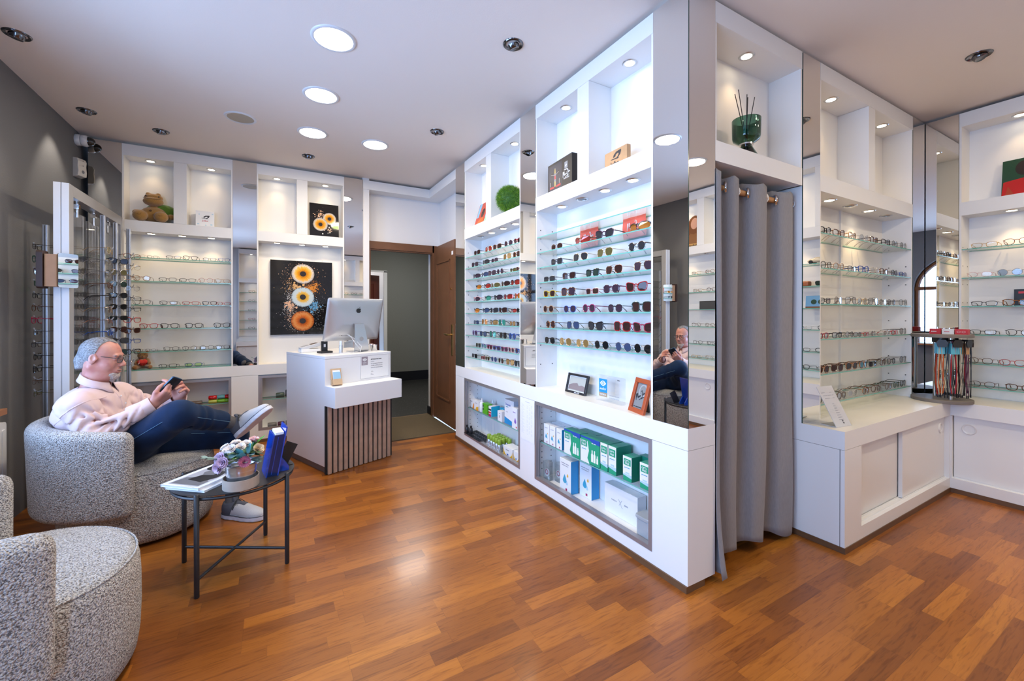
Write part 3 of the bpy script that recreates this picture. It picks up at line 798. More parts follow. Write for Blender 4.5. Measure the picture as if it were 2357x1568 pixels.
# ------------------------------------------------------------------ coffee table
TX, TY, TZ = -0.16, 2.524, 0.449
t = thing('coffee_table', 'round black metal coffee table carrying flowers and magazines', 'coffee table', (TX, TY, 0))
MB().lathe([(0.0001, TZ - 0.006), (0.256, TZ - 0.006), (0.262, TZ - 0.003), (0.262, TZ - 0.001), (0.258, TZ), (0.0001, TZ)], 64).build('tabletop', BLACKM, t, 50)
legs = [(-0.29, 2.294), (0.064, 2.39), (-0.034, 2.757), (-0.386, 2.656)]
for x, y in legs:
    MB().lathe([(0.009, 0.0), (0.0105, 0.004), (0.0105, TZ + 0.004), (0.007, TZ + 0.007)], 14).build('leg', BLACKM, t, 50, (x - TX, y - TY, 0))
for a, b_ in ((0, 2), (1, 3)):
    MB().tube([(legs[a][0] - TX, legs[a][1] - TY, 0.078), (legs[b_][0] - TX, legs[b_][1] - TY, 0.078)], 0.007, 10).build('crossbar', BLACKM, t, True)
MB().tube([(0.252 * math.cos(a), 0.252 * math.sin(a), TZ - 0.018) for a in np.linspace(0, 2 * math.pi, 49)[:-1]], 0.007, 6, 0, True).build('rim_rail', BLACKM, t, True)

# magazines
def quad_on(mb, cx, cy_, rot, pts, z, m):
    ca, sa = math.cos(rot), math.sin(rot)
    mb.poly([(cx + x * ca - y * sa, cy_ + x * sa + y * ca, z) for x, y in pts], m)
mag_c = (-0.272, 2.512)
for k, (lab, dx, dy, ro, z0, h) in enumerate((('lower magazine lying under the black-and-white one on the coffee table', 0.018, -0.012, R(-40), TZ, 0.009), ('magazine with black-and-white photo of reclining person lying on the coffee table', 0, 0, R(-42), TZ + 0.0092, 0.011))):
    t = thing('magazine', lab, 'magazine', (mag_c[0] + dx, mag_c[1] + dy, z0), ro, 'magazines on the coffee table')
    MB().box(-0.104, 0.104, -0.142, 0.142, 0.0008, h - 0.0008).build('pages', PAPER, t)
    mb = MB().box(-0.106, 0.106, -0.144, 0.144, 0, 0.0008, 0).box(-0.106, 0.106, -0.144, 0.144, h - 0.0008, h, 0).box(-0.106, -0.1052, -0.144, 0.144, 0, h, 0)
    mb.build('cover', mat('glossy_cover', (0.74, 0.76, 0.80), 0.22), t)
    if k:
        pm = [mat('photo_grey', (0.36, 0.36, 0.38), 0.3), mat('photo_dark', (0.02, 0.02, 0.022), 0.3), mat('photo_mid', (0.15, 0.15, 0.16), 0.3), mat('photo_light', (0.62, 0.62, 0.63), 0.3)]
        mb = MB(); z = h + 0.0003
        mb.poly([(-0.082, -0.128, z), (0.085, -0.128, z), (0.085, 0.13, z), (-0.082, 0.13, z)], 0)
        def blob(pts, m, dz): mb.poly([(x, y, z + dz) for x, y in pts], m)
        blob([(-0.075, -0.12), (0.08, -0.12), (0.08, -0.07), (0.02, -0.03), (-0.07, -0.05)], 2, 0.0002)
        blob([(-0.04, -0.07), (0.05, -0.085), (0.078, -0.02), (0.06, 0.06), (0.01, 0.05), (-0.02, 0.0)], 1, 0.0003)
        blob([(-0.02, -0.01), (0.03, 0.0), (0.03, 0.075), (-0.03, 0.07), (-0.045, 0.02)], 2, 0.0004)
        blob([(-0.05 + 0.033 * math.cos(a), 0.085 + 0.036 * math.sin(a)) for a in np.linspace(0, 6.28, 18)[:-1]], 1, 0.0005)
        blob([(-0.035 + 0.015 * math.cos(a), 0.075 + 0.021 * math.sin(a)) for a in np.linspace(0, 6.28, 14)[:-1]], 3, 0.0006)
        mb.build('cover_photo', pm, t)
        mb = MB()
        for i in range(14): mb.box(0.0 + i * 0.0055, 0.004 + i * 0.0055, -0.1385, -0.1345, z - 0.0003, z)
        mb.build('print', INKG, t)

# flower pot
t = thing('flower_pot', 'ribbed zinc bucket of mixed flowers in an oval wooden tray on the coffee table', 'flower pot', (-0.127, 2.338, TZ))
ZINC = mat('zinc', (0.66, 0.67, 0.69), 0.22, 0.9, bump=0.1, bscale=30)
prof = [(0.0001, 0.004), (0.048, 0.004), (0.050, 0.008)]
for k in range(13):
    z = 0.012 + k * 0.007; prof.append((0.050 + 0.016 * (z / 0.105) + (0.0016 if 4 <= k <= 8 and k % 2 == 0 else 0), z))
prof += [(0.0665, 0.104), (0.069, 0.107), (0.0665, 0.109), (0.063, 0.106), (0.060, 0.09), (0.0001, 0.088)]
MB().lathe(prof, 40, 0, (0, 0, 0.003)).build('bucket', ZINC, t, 35)
mb = MB(); n = 40; o_, i_ = [], []
for k in range(n):
    a = 2 * math.pi * k / n
    o_.append((0.074 * math.cos(a), 0.080 * math.sin(a))); i_.append((0.070 * math.cos(a), 0.076 * math.sin(a)))
vs_ = [(x, y, z) for ring, z in ((o_, 0), (o_, 0.046), (i_, 0.046), (i_, 0.004)) for x, y in ring]
fs = [(j * n + k, j * n + (k + 1) % n, (j + 1) * n + (k + 1) % n, (j + 1) * n + k) for j in range(3) for k in range(n)] + [tuple(range(n))[::-1], tuple(3 * n + k for k in range(n))]
mb.add(vs_, fs); mb.build('tray', mat('pale_birch_ply', (0.42, 0.34, 0.27), 0.55, var=0.12, bscale=25), t, 40)
MB().ball((0.066, -0.02, 0.1), 0.006, 10).build('handle_stud', ZINC, t, True)
LEAFD = mat('leaf_dark_green', (0.045, 0.115, 0.03), 0.45); LEAFE = mat('eucalyptus_leaf', (0.17, 0.27, 0.24), 0.5); LEAFT = mat('teal_leaf', (0.12, 0.36, 0.40), 0.5)
PETW = mat('white_petal', (0.78, 0.72, 0.68), 0.6); PETP = mat('lilac_petal', (0.62, 0.46, 0.60), 0.6); PETC = mat('cream_rose', (0.74, 0.60, 0.40), 0.6); PETR = mat('pink_petal', (0.62, 0.19, 0.30), 0.6); PETL = mat('light_pink_petal', (0.78, 0.50, 0.50), 0.6)
def leaf(mb, p, d, l, w, m=0, droop=0.2):
    d = Vector(d).normalized(); s_ = d.cross(Vector((0, 0, 1)))
    s_ = s_.normalized() if s_.length > 0.05 else Vector((1, 0, 0)); nn = s_.cross(d)
    rows = []
    for k in range(6):
        u = k / 5; c = Vector(p) + d * (l * u) - Vector((0, 0, 1)) * (droop * l * u * u); ww = w * math.sin(math.pi * min(0.98, 0.06 + 0.9 * u)) ** 0.7
        rows.append([c - s_ * ww + nn * ww * 0.25, c, c + s_ * ww + nn * ww * 0.25])
    vs_ = [q for r_ in rows for q in r_]
    mb.add(vs_, [(i * 3 + j, i * 3 + j + 1, i * 3 + j + 4, i * 3 + j + 3) for i in range(5) for j in range(2)], m)
def petals(mb, c, r_, layers, m=0, up=Vector((0, 0, 1)), cup=0.6, w=0.55):
    up = Vector(up).normalized(); a = up.orthogonal().normalized(); b_ = up.cross(a)
    for L_, (n, rr, el) in enumerate(layers):
        for k in range(n):
            t_ = 2 * math.pi * (k + 0.5 * (L_ % 2)) / n + L_ * 0.3
            dr = a * math.cos(t_) + b_ * math.sin(t_)
            dd = dr * math.cos(el) + up * math.sin(el)
            s_ = up.cross(dr).normalized()
            base = Vector(c); rows = []
            for q in range(4):
                u = q / 3; ce = base + dd * (rr * u) + up * (cup * rr * u * u * 0.35); ww = rr * w * math.sin(math.pi * (0.15 + 0.7 * u)) * (0.8 if q == 3 else 1)
                rows += [ce - s_ * ww, ce + dd * 0.1 * rr * (1 if q == 3 else 0) , ce + s_ * ww]
            mb.add(rows, [(i * 3 + j, i * 3 + j + 1, i * 3 + j + 4, i * 3 + j + 3) for i in range(3) for j in range(2)], m)
def flower(name, c, r_, layers, m, up=(0, 0, 1), **kw):
    mb = MB(); petals(mb, c, r_, layers, 0, up, **kw)
    o = mb.build(name, m, t, True); return o
rl = random.Random(3)
mb = MB()
for k in range(20):
    a = rl.uniform(0, 6.28); p = (0.035 * math.cos(a), 0.035 * math.sin(a), 0.12 + rl.uniform(0, 0.03))
    leaf(mb, p, (math.cos(a), math.sin(a), rl.uniform(-0.1, 0.9)), rl.uniform(0.045, 0.075), rl.uniform(0.012, 0.020))
mb.build('dark_leaves', LEAFD, t, True)
mb = MB()
for k in range(16):
    a = rl.uniform(2.2, 7.0); p = (0.05 * math.cos(a), 0.05 * math.sin(a), 0.12 + rl.uniform(0, 0.05))
    leaf(mb, p, (math.cos(a), math.sin(a), rl.uniform(-0.2, 0.6)), rl.uniform(0.035, 0.05), rl.uniform(0.013, 0.02), 0, 0.1)
for dx, dy, dz in ((-0.085, -0.035, 0.145), (-0.105, -0.045, 0.15), (-0.125, -0.05, 0.16)):
    for s_ in (-1, 1): leaf(mb, (dx, dy, dz), (-0.6, 0.6 * s_, 0.3), 0.03, 0.011, 0, 0)
mb.tube([(0, 0, 0.12), (-0.06, -0.03, 0.14), (-0.13, -0.05, 0.165)], 0.0015, 5)
mb.build('eucalyptus_sprig', LEAFE, t, True)
mb = MB()
for p, d_ in (((0.0, -0.05, 0.13), (0.1, -0.5, 0.8)), ((0.03, -0.03, 0.15), (0.2, 0.1, 1)), ((0.045, 0.02, 0.16), (0.3, 0.0, 1)), ((0.0, -0.04, 0.15), (-0.3, -0.5, 0.9))):
    leaf(mb, p, d_, 0.05, 0.02, 0, 0.0)
mb.build('teal_leaves', LEAFT, t, True)
full = [(12, 1.0, 0.15), (11, 0.9, 0.5), (9, 0.75, 0.85), (6, 0.5, 1.2)]
def L_(s_): return [(n, rr * s_, e) for n, rr, e in full]
for c, up in (((-0.05, -0.02, 0.175), (-0.3, -0.4, 1)), ((-0.02, 0.01, 0.195), (0, -0.2, 1)), ((-0.035, -0.04, 0.185), (-0.3, -0.7, 0.8)), ((0.0, -0.03, 0.185), (0, -0.6, 1)), ((-0.06, 0.015, 0.18), (-0.6, 0, 1))):
    flower('white_blossom', c, 0.02, L_(0.022), PETW, up)
for c, up in (((-0.075, -0.035, 0.15), (-0.7, -0.7, 0.4)), ((-0.08, -0.05, 0.115), (-0.7, -0.7, 0.0)), ((-0.065, -0.055, 0.135), (-0.4, -0.9, 0.2))):
    flower('lilac_blossom', c, 0.024, L_(0.026), PETP, up)
flower('cream_rose', (0.066, -0.03, 0.165), 0.03, [(5, 0.026, 0.5), (5, 0.024, 0.8), (4, 0.020, 1.1), (4, 0.015, 1.35)], PETC, (0.5, -0.7, 0.7), w=0.8)
flower('pink_chrysanthemum', (0.015, -0.06, 0.125), 0.03, [(22, 0.026, 0.1), (20, 0.025, 0.4), (16, 0.022, 0.8), (10, 0.018, 1.2)], PETR, (0.2, -0.9, 0.4), w=0.16)
flower('light_pink_rose', (0.05, 0.03, 0.19), 0.03, [(6, 0.024, 0.4), (5, 0.022, 0.8), (4, 0.016, 1.2)], PETL, (0.2, -0.2, 1), w=0.8)
flower('white_rose', (0.02, 0.0, 0.185), 0.03, [(6, 0.024, 0.3), (6, 0.022, 0.7), (4, 0.016, 1.2)], PETW, (0, -0.4, 1), w=0.8)
mb = MB()
leaf(mb, (0.03, 0.0, 0.16), (0.7, 0.1, 0.6), 0.09, 0.016, 0, 0.0)
mb.build('bright_leaf', mat('bright_green_leaf', (0.06, 0.25, 0.03), 0.4), t, True)

# brochure holders on the table
BLUEP = mat('glossy_blue_card', (0.012, 0.06, 0.42), 0.12, spec=0.8, coat=0.5); BLUED = mat('dark_blue_card', (0.004, 0.02, 0.10), 0.15, coat=0.5)
t = thing('brochure_holder', 'tall glossy blue brochure holder standing behind the flower pot on the coffee table', 'brochure holder', (-0.012, 2.46, TZ), R(8))
mb = MB()
S_ = Matrix(((1, 0, 0.18, 0), (0, 1, 0, 0), (0, 0, 1, 0), (0, 0, 0, 1)))
mb.box(-0.028, -0.022, -0.075, 0.06, 0.0, 0.20).box(0.022, 0.028, -0.075, 0.06, 0.0, 0.235).box(-0.022, 0.022, -0.07, -0.064, 0.0, 0.20, 1).box(-0.022, 0.022, 0.05, 0.056, 0.0, 0.2, 1).box(-0.022, 0.022, -0.064, 0.05, 0.0, 0.004, 1)
mb.box(-0.006, -0.003, -0.072, -0.0705, 0.01, 0.19, 0)
mb.xform(S_).build('shell', [BLUEP, BLUED], t)
MB().box(-0.018, 0.018, -0.060, 0.045, 0.006, 0.21).xform(S_).build('brochure', PAPER, t)
mb = MB(); mb.prism([(0.02, 0.0), (0.085, 0.0), (0.085, 0.02), (0.055, 0.065), (0.03, 0.07)], -0.02, -0.012, 0, lambda a, b_, z: (a, z, b_)).prism([(0.02, 0.0), (0.085, 0.0), (0.085, 0.02), (0.055, 0.065), (0.03, 0.07)], 0.04, 0.048, 0, lambda a, b_, z: (a, z, b_))
mb.build('foot', BLUEP, t)
t = thing('brochure_holder', 'small black folding card stand behind the blue brochure holder', 'brochure holder', (0.04, 2.56, TZ), R(10))
mb = MB().box(-0.03, 0.03, 0.0, 0.004, 0, 0.12)
mb.xform(Matrix.Rotation(R(28), 4, 'Y')).build('panel', BLACKP, t)
MB().box(-0.03, 0.05, -0.04, 0.04, 0, 0.003).build('foot', BLACKP, t)

# ------------------------------------------------------------------ counter desk
DZ = R(21.3)
t = desk = thing('counter_desk', 'white counter desk with slatted wooden front and protruding ledge', 'desk', (0.365, 3.544, 0), DZ)
DT = 0.922
DESKW = mat('desk_white', (0.80, 0.80, 0.81), 0.35)
bevel(MB().box(0.003, 0.605, 0.03, 0.71, 0.055, DT - 0.024).build('body', DESKW, t), 0.0015)
bevel(MB().box(0.003, 0.605, 0.029, 0.712, DT - 0.0232, DT).build('top_board', DESKW, t), 0.0015)
bevel(MB().box(0.0, 0.606, -0.13, 0.03, 0.535, 0.692).build('ledge', DESKW, t), 0.0015)
MB().box(0.0, 0.60, 0.008, 0.0295, 0.004, 0.533).build('slat_backing', mat('black_felt', (0.012, 0.012, 0.013), 0.9), t)
SLAT = mat('slat_oak', (0.44, 0.29, 0.21), 0.5, var=0.25, bscale=18)
for k in range(13):
    bevel(MB().box(0.012 + k * 0.0447, 0.041 + k * 0.0447, -0.006, 0.010, 0.004, 0.534).build('slat', SLAT, t), 0.001)
MB().box(0.02, 0.59, 0.05, 0.69, 0, 0.055).build('plinth', mat('desk_plinth', (0.20, 0.15, 0.125), 0.5), t)

def on_desk(x, y): return at(0.365, 3.544, DZ, x, y)
# certificate sheet taped on the desk
p = on_desk(0.0, 0.0)
t = thing('certificate', 'framed-line certificate sheet fixed on the white desk front', 'certificate', (p[0], p[1], 0), DZ)
MB().box(0.306, 0.591, 0.0282, 0.0296, 0.704, 0.905).build('sheet', PAPER, t)
mb = MB()
for a, b_, c, e in ((0.310, 0.587, 0.708, 0.7095), (0.310, 0.587, 0.8995, 0.901), (0.310, 0.3115, 0.708, 0.901), (0.5855, 0.587, 0.708, 0.901)): mb.box(a, b_, 0.0276, 0.0283, c, e)
mb.build('border', mat('slate_blue_ink', (0.16, 0.18, 0.25), 0.6), t)
MB().box(0.318, 0.376, 0.0274, 0.0283, 0.822, 0.893).build('emblem_panel', mat('mauve_ink', (0.30, 0.25, 0.29), 0.6), t)
def eye_mark(t, cx, z, w, m, M0=None, d=0.0270):
    mb = MB(); n = 14
    up = [(cx - w / 2 + w * k / n, z + w * 0.30 * math.sin(math.pi * k / n)) for k in range(n + 1)]
    dn = [(cx + w / 2 - w * k / n, z - w * 0.30 * math.sin(math.pi * k / n)) for k in range(1, n)]
    mb.prism([(x, q) for x, q in up + dn], d, d + 0.0006, 0, lambda a, b_, c: (a, c, b_))
    return mb
eye_mark(t, 0.347, 0.868, 0.042, PAPER, d=0.0266).build('emblem', PAPER, t)
MB().lathe([(0.006, 0), (0.006, 0.0006), (0.0085, 0.0006), (0.0085, 0)], 20, 0, (0, 0, 0), 'y', True).build('emblem', mat('mauve_ink', (0, 0, 0)), t, False, (0.347, 0.0262, 0.868))
text_mesh('essilor', 0.014, PAPER, t, TF(0.347, 0.0268, 0.843))
text_mesh('EXPERTS', 0.009, PAPER, t, TF(0.347, 0.0268, 0.830))
for s_, z, sz, m_ in (('ARTS DE VUE SARL', 0.866, 0.0125, INK), ('#Luxembourg', 0.847, 0.006, INKG), ('est un magasin d\'optique', 0.830, 0.0115, INKG), ('certifi\u00e9 en 2026 pour les', 0.813, 0.0115, INKG), ('verres de marque Essilor', 0.796, 0.0115, INKG), ('#2026', 0.745, 0.006, INKG), ('#Directeur', 0.736, 0.005, INKG)):
    text_mesh(s_, sz, m_, t, TF(0.405, 0.0272, z), align='LEFT', bold=0.0003 if m_ is INK else 0)
MB().tube([(0.41, 0.0276, 0.758), (0.416, 0.0276, 0.77), (0.414, 0.0276, 0.756), (0.424, 0.0276, 0.766), (0.428, 0.0276, 0.758)], 0.0006, 4).build('signature', INK, t)

# wooden card stand on the ledge
p = on_desk(0.07, -0.03)
t = thing('card_stand', 'small wooden card stand holding leaflets on the desk ledge', 'card stand', (p[0], p[1], 0.692), DZ + R(-10))
PLY = mat('honey_birch_ply', (0.56, 0.38, 0.22), 0.5, var=0.1, bscale=25)
M_ = Matrix.Rotation(R(-16), 4, 'X')
mb = MB().box(-0.038, 0.042, 0.0, 0.006, 0.0, 0.135); mb.xform(M_).build('back_panel', PLY, t)
mb = MB().rbox(-0.036, 0.036, -0.026, -0.02, 0.004, 0.05, 0.012, 0, 'y'); mb.xform(M_).build('front_lip', PLY, t)
mb = MB().box(-0.036, 0.036, -0.022, 0.0, 0.004, 0.010).box(-0.03, -0.024, 0.0, 0.05, 0.0, 0.06)
mb.xform(M_).build('bracket', PLY, t)
for k in range(3):
    mb = MB().box(-0.026, 0.03, -0.018 + k * 0.006, -0.0165 + k * 0.006, 0.012, 0.105 + k * 0.008, 0)
    if k == 0: mb.box(-0.026, 0.03, -0.0188, -0.018, 0.05, 0.105, 1).box(-0.022, -0.006, -0.0192, -0.0186, 0.03, 0.05, 2).box(0.006, 0.022, -0.0192, -0.0186, 0.034, 0.046, 3)
    mb.xform(M_).build('leaflet', [PAPER, mat('sky_blue_print', (0.30, 0.52, 0.68), 0.5), INKG, PETC], t)

# all-in-one computer, seen from behind
p = on_desk(0.365, 0.21)
t = thing('computer', 'silver all-in-one desktop computer seen from behind on the white desk', 'computer', (p[0], p[1], DT), DZ + R(1))
SILV = mat('silver_aluminium', (0.60, 0.61, 0.63), 0.33, 0.75)
def slab(mb, w, h, d0, d1, r_, m=0): mb.rbox(-w / 2, w / 2, d0, d1, 0, h, r_, m, 'y', 5)
Mt = Matrix.Translation((0, 0.045, 0.10)) @ Matrix.Rotation(R(14), 4, 'X')
mb = MB()
n = 5
# bulged back: nested rounded outlines
rings = []
W_, H_ = 0.528, 0.375
for k, (ins, dd) in enumerate(((0.0, 0.012), (0.0, 0.006), (0.006, 0.0), (0.03, -0.008), (0.08, -0.017), (0.15, -0.022))):
    r_ = 0.018; ring = []
    for cx, cz, t0 in ((W_ / 2 - ins - r_, H_ - ins - r_, 0), (-W_ / 2 + ins + r_, H_ - ins - r_, 90), (-W_ / 2 + ins + r_, ins + r_, 180), (W_ / 2 - ins - r_, ins + r_, 270)):
        for q in range(n + 1):
            a = R(t0 + 90 * q / n); ring.append((cx + r_ * math.cos(a), dd, cz + r_ * math.sin(a)))
    rings.append(ring)
k = len(rings[0])
mb.add([v for r_ in rings for v in r_], [(j * k + i, j * k + (i + 1) % k, (j + 1) * k + (i + 1) % k, (j + 1) * k + i) for j in range(len(rings) - 1) for i in range(k)] + [tuple(range(k)), tuple((len(rings) - 1) * k + i for i in range(k))[::-1]])
mb.xform(Mt).build('housing', SILV, t, 30)
mb = MB().rbox(-W_ / 2 + 0.004, W_ / 2 - 0.004, 0.012, 0.0145, 0.06, H_ - 0.004, 0.014, 0, 'y')
mb.xform(Mt).build('screen', mat('screen_black', (0.012, 0.012, 0.014), 0.08), t)
# fruit mark on the back
fm = MB()
ol = []
for k in range(40):
    a = 2 * math.pi * k / 40
    r_ = 0.0225 * (1 + 0.05 * math.cos(2 * a)) * (1 - 0.13 * math.exp(-((a - math.pi / 2) / 0.28) ** 2) - 0.09 * math.exp(-((a - 3 * math.pi / 2) / 0.25) ** 2))
    x, z = r_ * math.cos(a) * 0.95, r_ * math.sin(a)
    bite = math.hypot(x + 0.027 * -1 * -1 - 0.0, z - 0.004)
    bx, bz = 0.0265, 0.004
    dd = math.hypot(x - bx, z - bz)
    if dd < 0.0115: x, z = bx + (x - bx) / dd * 0.0115, bz + (z - bz) / dd * 0.0115; x = min(x, bx - 0.004)
    ol.append((x, z))
fm.prism(ol, -0.0228, -0.0222, 0, lambda a, b_, c: (a + 0.012, c, b_ + 0.275))
lf = [(0.0 + 0.0, 0.024), (0.002, 0.031), (0.0085, 0.0365), (0.0075, 0.029), (0.004, 0.025)]
fm.prism(lf, -0.0228, -0.0222, 0, lambda a, b_, c: (a + 0.012, c, b_ + 0.275))
fm.xform(Mt).build('logo', mat('logo_black', (0.015, 0.015, 0.017), 0.2), t)
mb = MB()
for k, (x, w) in enumerate(((-0.135, 0.003), (-0.12, 0.016), (-0.095, 0.007), (-0.084, 0.006), (-0.073, 0.006), (-0.062, 0.006), (-0.05, 0.006), (-0.036, 0.010))):
    mb.box(x, x + w, -0.0125, -0.0115, 0.05, 0.054 + (0.008 if w == 0.006 else 0))
mb.xform(Matrix.Translation((0, 0.045, 0.10)) @ Matrix.Rotation(R(14), 4, 'X')).build('port', INK, t)
# stand: tapered arm curving into a foot under the screen
mb = MB()
arm = [(-0.024 + 0.05, 0.265, 0.044), (-0.03, 0.245, 0.045), (-0.034, 0.2, 0.049), (-0.036, 0.12, 0.058), (-0.034, 0.05, 0.067), (-0.028, 0.018, 0.0705), (-0.012, 0.003, 0.072), (0.02, 0.0, 0.072), (0.10, 0.0, 0.072)]
k = 0
vs_ = []
for i, (y, z, hw) in enumerate(arm):
    nx = (0, 0.006) if i > 5 else (0.006, 0.0)
    sx = 0.026 + (hw - 0.044) * 0.85
    vs_ += [(-hw + sx, y, z), (hw + sx, y, z), (hw + sx, y + nx[0], z + nx[1]), (-hw + sx, y + nx[0], z + nx[1])]
fs = []
for i in range(len(arm) - 1):
    for j in range(4): fs.append((i * 4 + j, i * 4 + (j + 1) % 4, (i + 1) * 4 + (j + 1) % 4, (i + 1) * 4 + j))
fs += [(0, 1, 2, 3)[::-1], tuple((len(arm) - 1) * 4 + j for j in range(4))]
mb.add(vs_, fs); mb.build('stand', SILV, t, 35)
MB().lathe([(0.0001, 0), (0.019, 0)], 24, 0, (0, 0, 0), 'y').build('cable_hole', mat('cable_hole_grey', (0.32, 0.32, 0.33), 0.5), t, False, (0.042, -0.0372, 0.115))
t2 = thing('cable', 'white cables running from the computer back across the desk', 'cable', (p[0], p[1], DT), DZ)
CABW = mat('white_cable', (0.72, 0.72, 0.73), 0.4)
MB().tube([(-0.06, 0.02, 0.155), (-0.05, -0.03, 0.13), (-0.03, -0.07, 0.07), (0.0, -0.07, 0.04), (0.02, -0.05, 0.012), (-0.06, -0.06, 0.004), (-0.14, -0.06, 0.004)], 0.0022, 6).build('lead', CABW, t2, True)
MB().tube([(-0.05, 0.02, 0.155), (-0.02, -0.02, 0.12), (0.03, -0.055, 0.05), (0.0, -0.085, 0.004), (-0.1, -0.1, 0.004), (-0.16, -0.04, 0.004)], 0.0022, 6).build('lead', CABW, t2, True)

# card terminal in its cradle
p = on_desk(0.115, 0.53)
t = thing('card_terminal', 'grey and white card payment terminal on the desk corner', 'card terminal', (p[0], p[1], DT), DZ + R(-8))
LG = mat('light_grey_plastic', (0.55, 0.56, 0.58), 0.4)
Mx = Matrix.Rotation(R(-20), 4, 'Y') 
bevel(MB().box(-0.075, 0.085, -0.045, 0.045, 0.0, 0.028).build('cradle', PULL, t), 0.006)
mb = MB().rbox(-0.07, 0.10, -0.04, 0.04, 0.01, 0.038, 0.014); mb.xform(Matrix.Translation((0, 0, 0.022)) @ Matrix.Rotation(R(-14), 4, 'Y'))
bevel(mb.build('housing', LG, t), 0.004)
mb = MB().box(0.02, 0.075, -0.03, 0.03, 0.0385, 0.0395); mb.xform(Matrix.Translation((0, 0, 0.022)) @ Matrix.Rotation(R(-14), 4, 'Y')); mb.build('screen', BLACKP, t)
mb = MB()
for i in range(3):
    for j in range(4): mb.box(-0.055 + j * 0.016, -0.045 + j * 0.016, -0.025 + i * 0.018, -0.012 + i * 0.018, 0.0385, 0.0405)
mb.xform(Matrix.Translation((0, 0, 0.022)) @ Matrix.Rotation(R(-14), 4, 'Y')); mb.build('keypad', INKG, t)
# spray bottle
p = on_desk(0.235, 0.21)
t = thing('spray_bottle', 'small silver spray bottle with clear cap on the white desk', 'spray bottle', (p[0], p[1], DT), DZ)
MB().lathe([(0.0001, 0), (0.0145, 0), (0.0155, 0.002), (0.0155, 0.058), (0.012, 0.066), (0.0001, 0.066)], 24).build('bottle', mat('silver_label', (0.6, 0.62, 0.66), 0.3, 0.5), t, 40)
MB().lathe([(0.0105, 0.066), (0.0105, 0.100), (0.008, 0.103), (0.0001, 0.103)], 20).build('cap', mat('pale_cap', (0.66, 0.72, 0.78), 0.15), t, 40)
# black stand (phone dock)
p = on_desk(0.155, 0.33)
t = thing('phone_dock', 'black phone dock standing beside the computer on the desk', 'phone dock', (p[0], p[1], DT), DZ)
bevel(MB().prism([(-0.05, -0.04), (0.05, -0.045), (0.055, 0.03), (0.0, 0.05), (-0.055, 0.03)], 0, 0.016).build('foot', BLACKP, t), 0.004)
MB().box(-0.026, 0.026, 0.0, 0.012, 0.012, 0.10).box(-0.008, 0.008, -0.002, 0.0, 0.05, 0.075, 1).build('upright', [BLACKP, CABW], t)
# two tins
for x, y, lab in ((0.560, 0.215, 'small silver tin on the desk corner, beside the computer foot'), (0.585, 0.30, 'small silver tin on the desk corner, behind the other tin')):
    p = on_desk(x, y)
    t = thing('tin', lab, 'tin', (p[0], p[1], DT), 0, 'tins on the desk')
    MB().lathe([(0.0001, 0), (0.026, 0), (0.027, 0.002), (0.027, 0.044), (0.0285, 0.046), (0.0285, 0.052), (0.027, 0.0535), (0.0255, 0.05), (0.0001, 0.048)], 28).build('can', CHROME, t, 40)
    mb = MB()
    for k in range(5): mb.ball((0.010 * math.cos(k * 1.3), 0.010 * math.sin(k * 1.3), 0.050), 0.007, 8)
    mb.build('sweets', PETL, t, True)
# ------------------------------------------------------------------ eyewear
FC = {'black': (0.012, 0.012, 0.014), 'dark': (0.035, 0.03, 0.03), 'grey': (0.10, 0.10, 0.11), 'brown': (0.10, 0.035, 0.014), 'beige': (0.42, 0.26, 0.15), 'pale': (0.55, 0.50, 0.44),
      'red': (0.42, 0.012, 0.015), 'crimson': (0.36, 0.02, 0.06), 'blue': (0.01, 0.07, 0.36), 'green': (0.03, 0.07, 0.05), 'olive': (0.10, 0.09, 0.03), 'pink': (0.62, 0.30, 0.28),
      'magenta': (0.30, 0.01, 0.09), 'plum': (0.05, 0.012, 0.035), 'violet': (0.17, 0.12, 0.34), 'yellow': (0.62, 0.42, 0.02)}
FM = {'gold': (0.72, 0.50, 0.24), 'steel': (0.35, 0.35, 0.37), 'redgold': (0.60, 0.26, 0.14)}
LC = {'lbrown': (0.060, 0.028, 0.024), 'lgrey': (0.052, 0.052, 0.056), 'lblack': (0.016, 0.017, 0.018), 'lviolet': (0.072, 0.045, 0.065), 'lolive': (0.15, 0.13, 0.05), 'lgreen': (0.035, 0.06, 0.05), 'lblue': (0.06, 0.09, 0.17)}
LMIR = {'lred': (0.45, 0.045, 0.03), 'lorange': (0.62, 0.22, 0.03), 'lgreenm': (0.05, 0.38, 0.28), 'lgold': (0.45, 0.28, 0.10), 'lcyan': (0.10, 0.42, 0.55)}
FNAME = {'dark': 'dark brown', 'grey': 'charcoal', 'tort': 'tortoiseshell', 'steel': 'grey metal', 'pale': 'pale clear', 'redgold': 'copper', 'plum': 'dark plum', 'violet': 'lilac'}
KNAME = {'way': 'square', 'rect': 'rectangular', 'round': 'round', 'rnd0': 'thin round', 'panto': 'rounded', 'cat': 'cat-eye', 'avi': 'aviator', 'oval': 'oval', 'big': 'oversized', 'shield': 'sporty'}
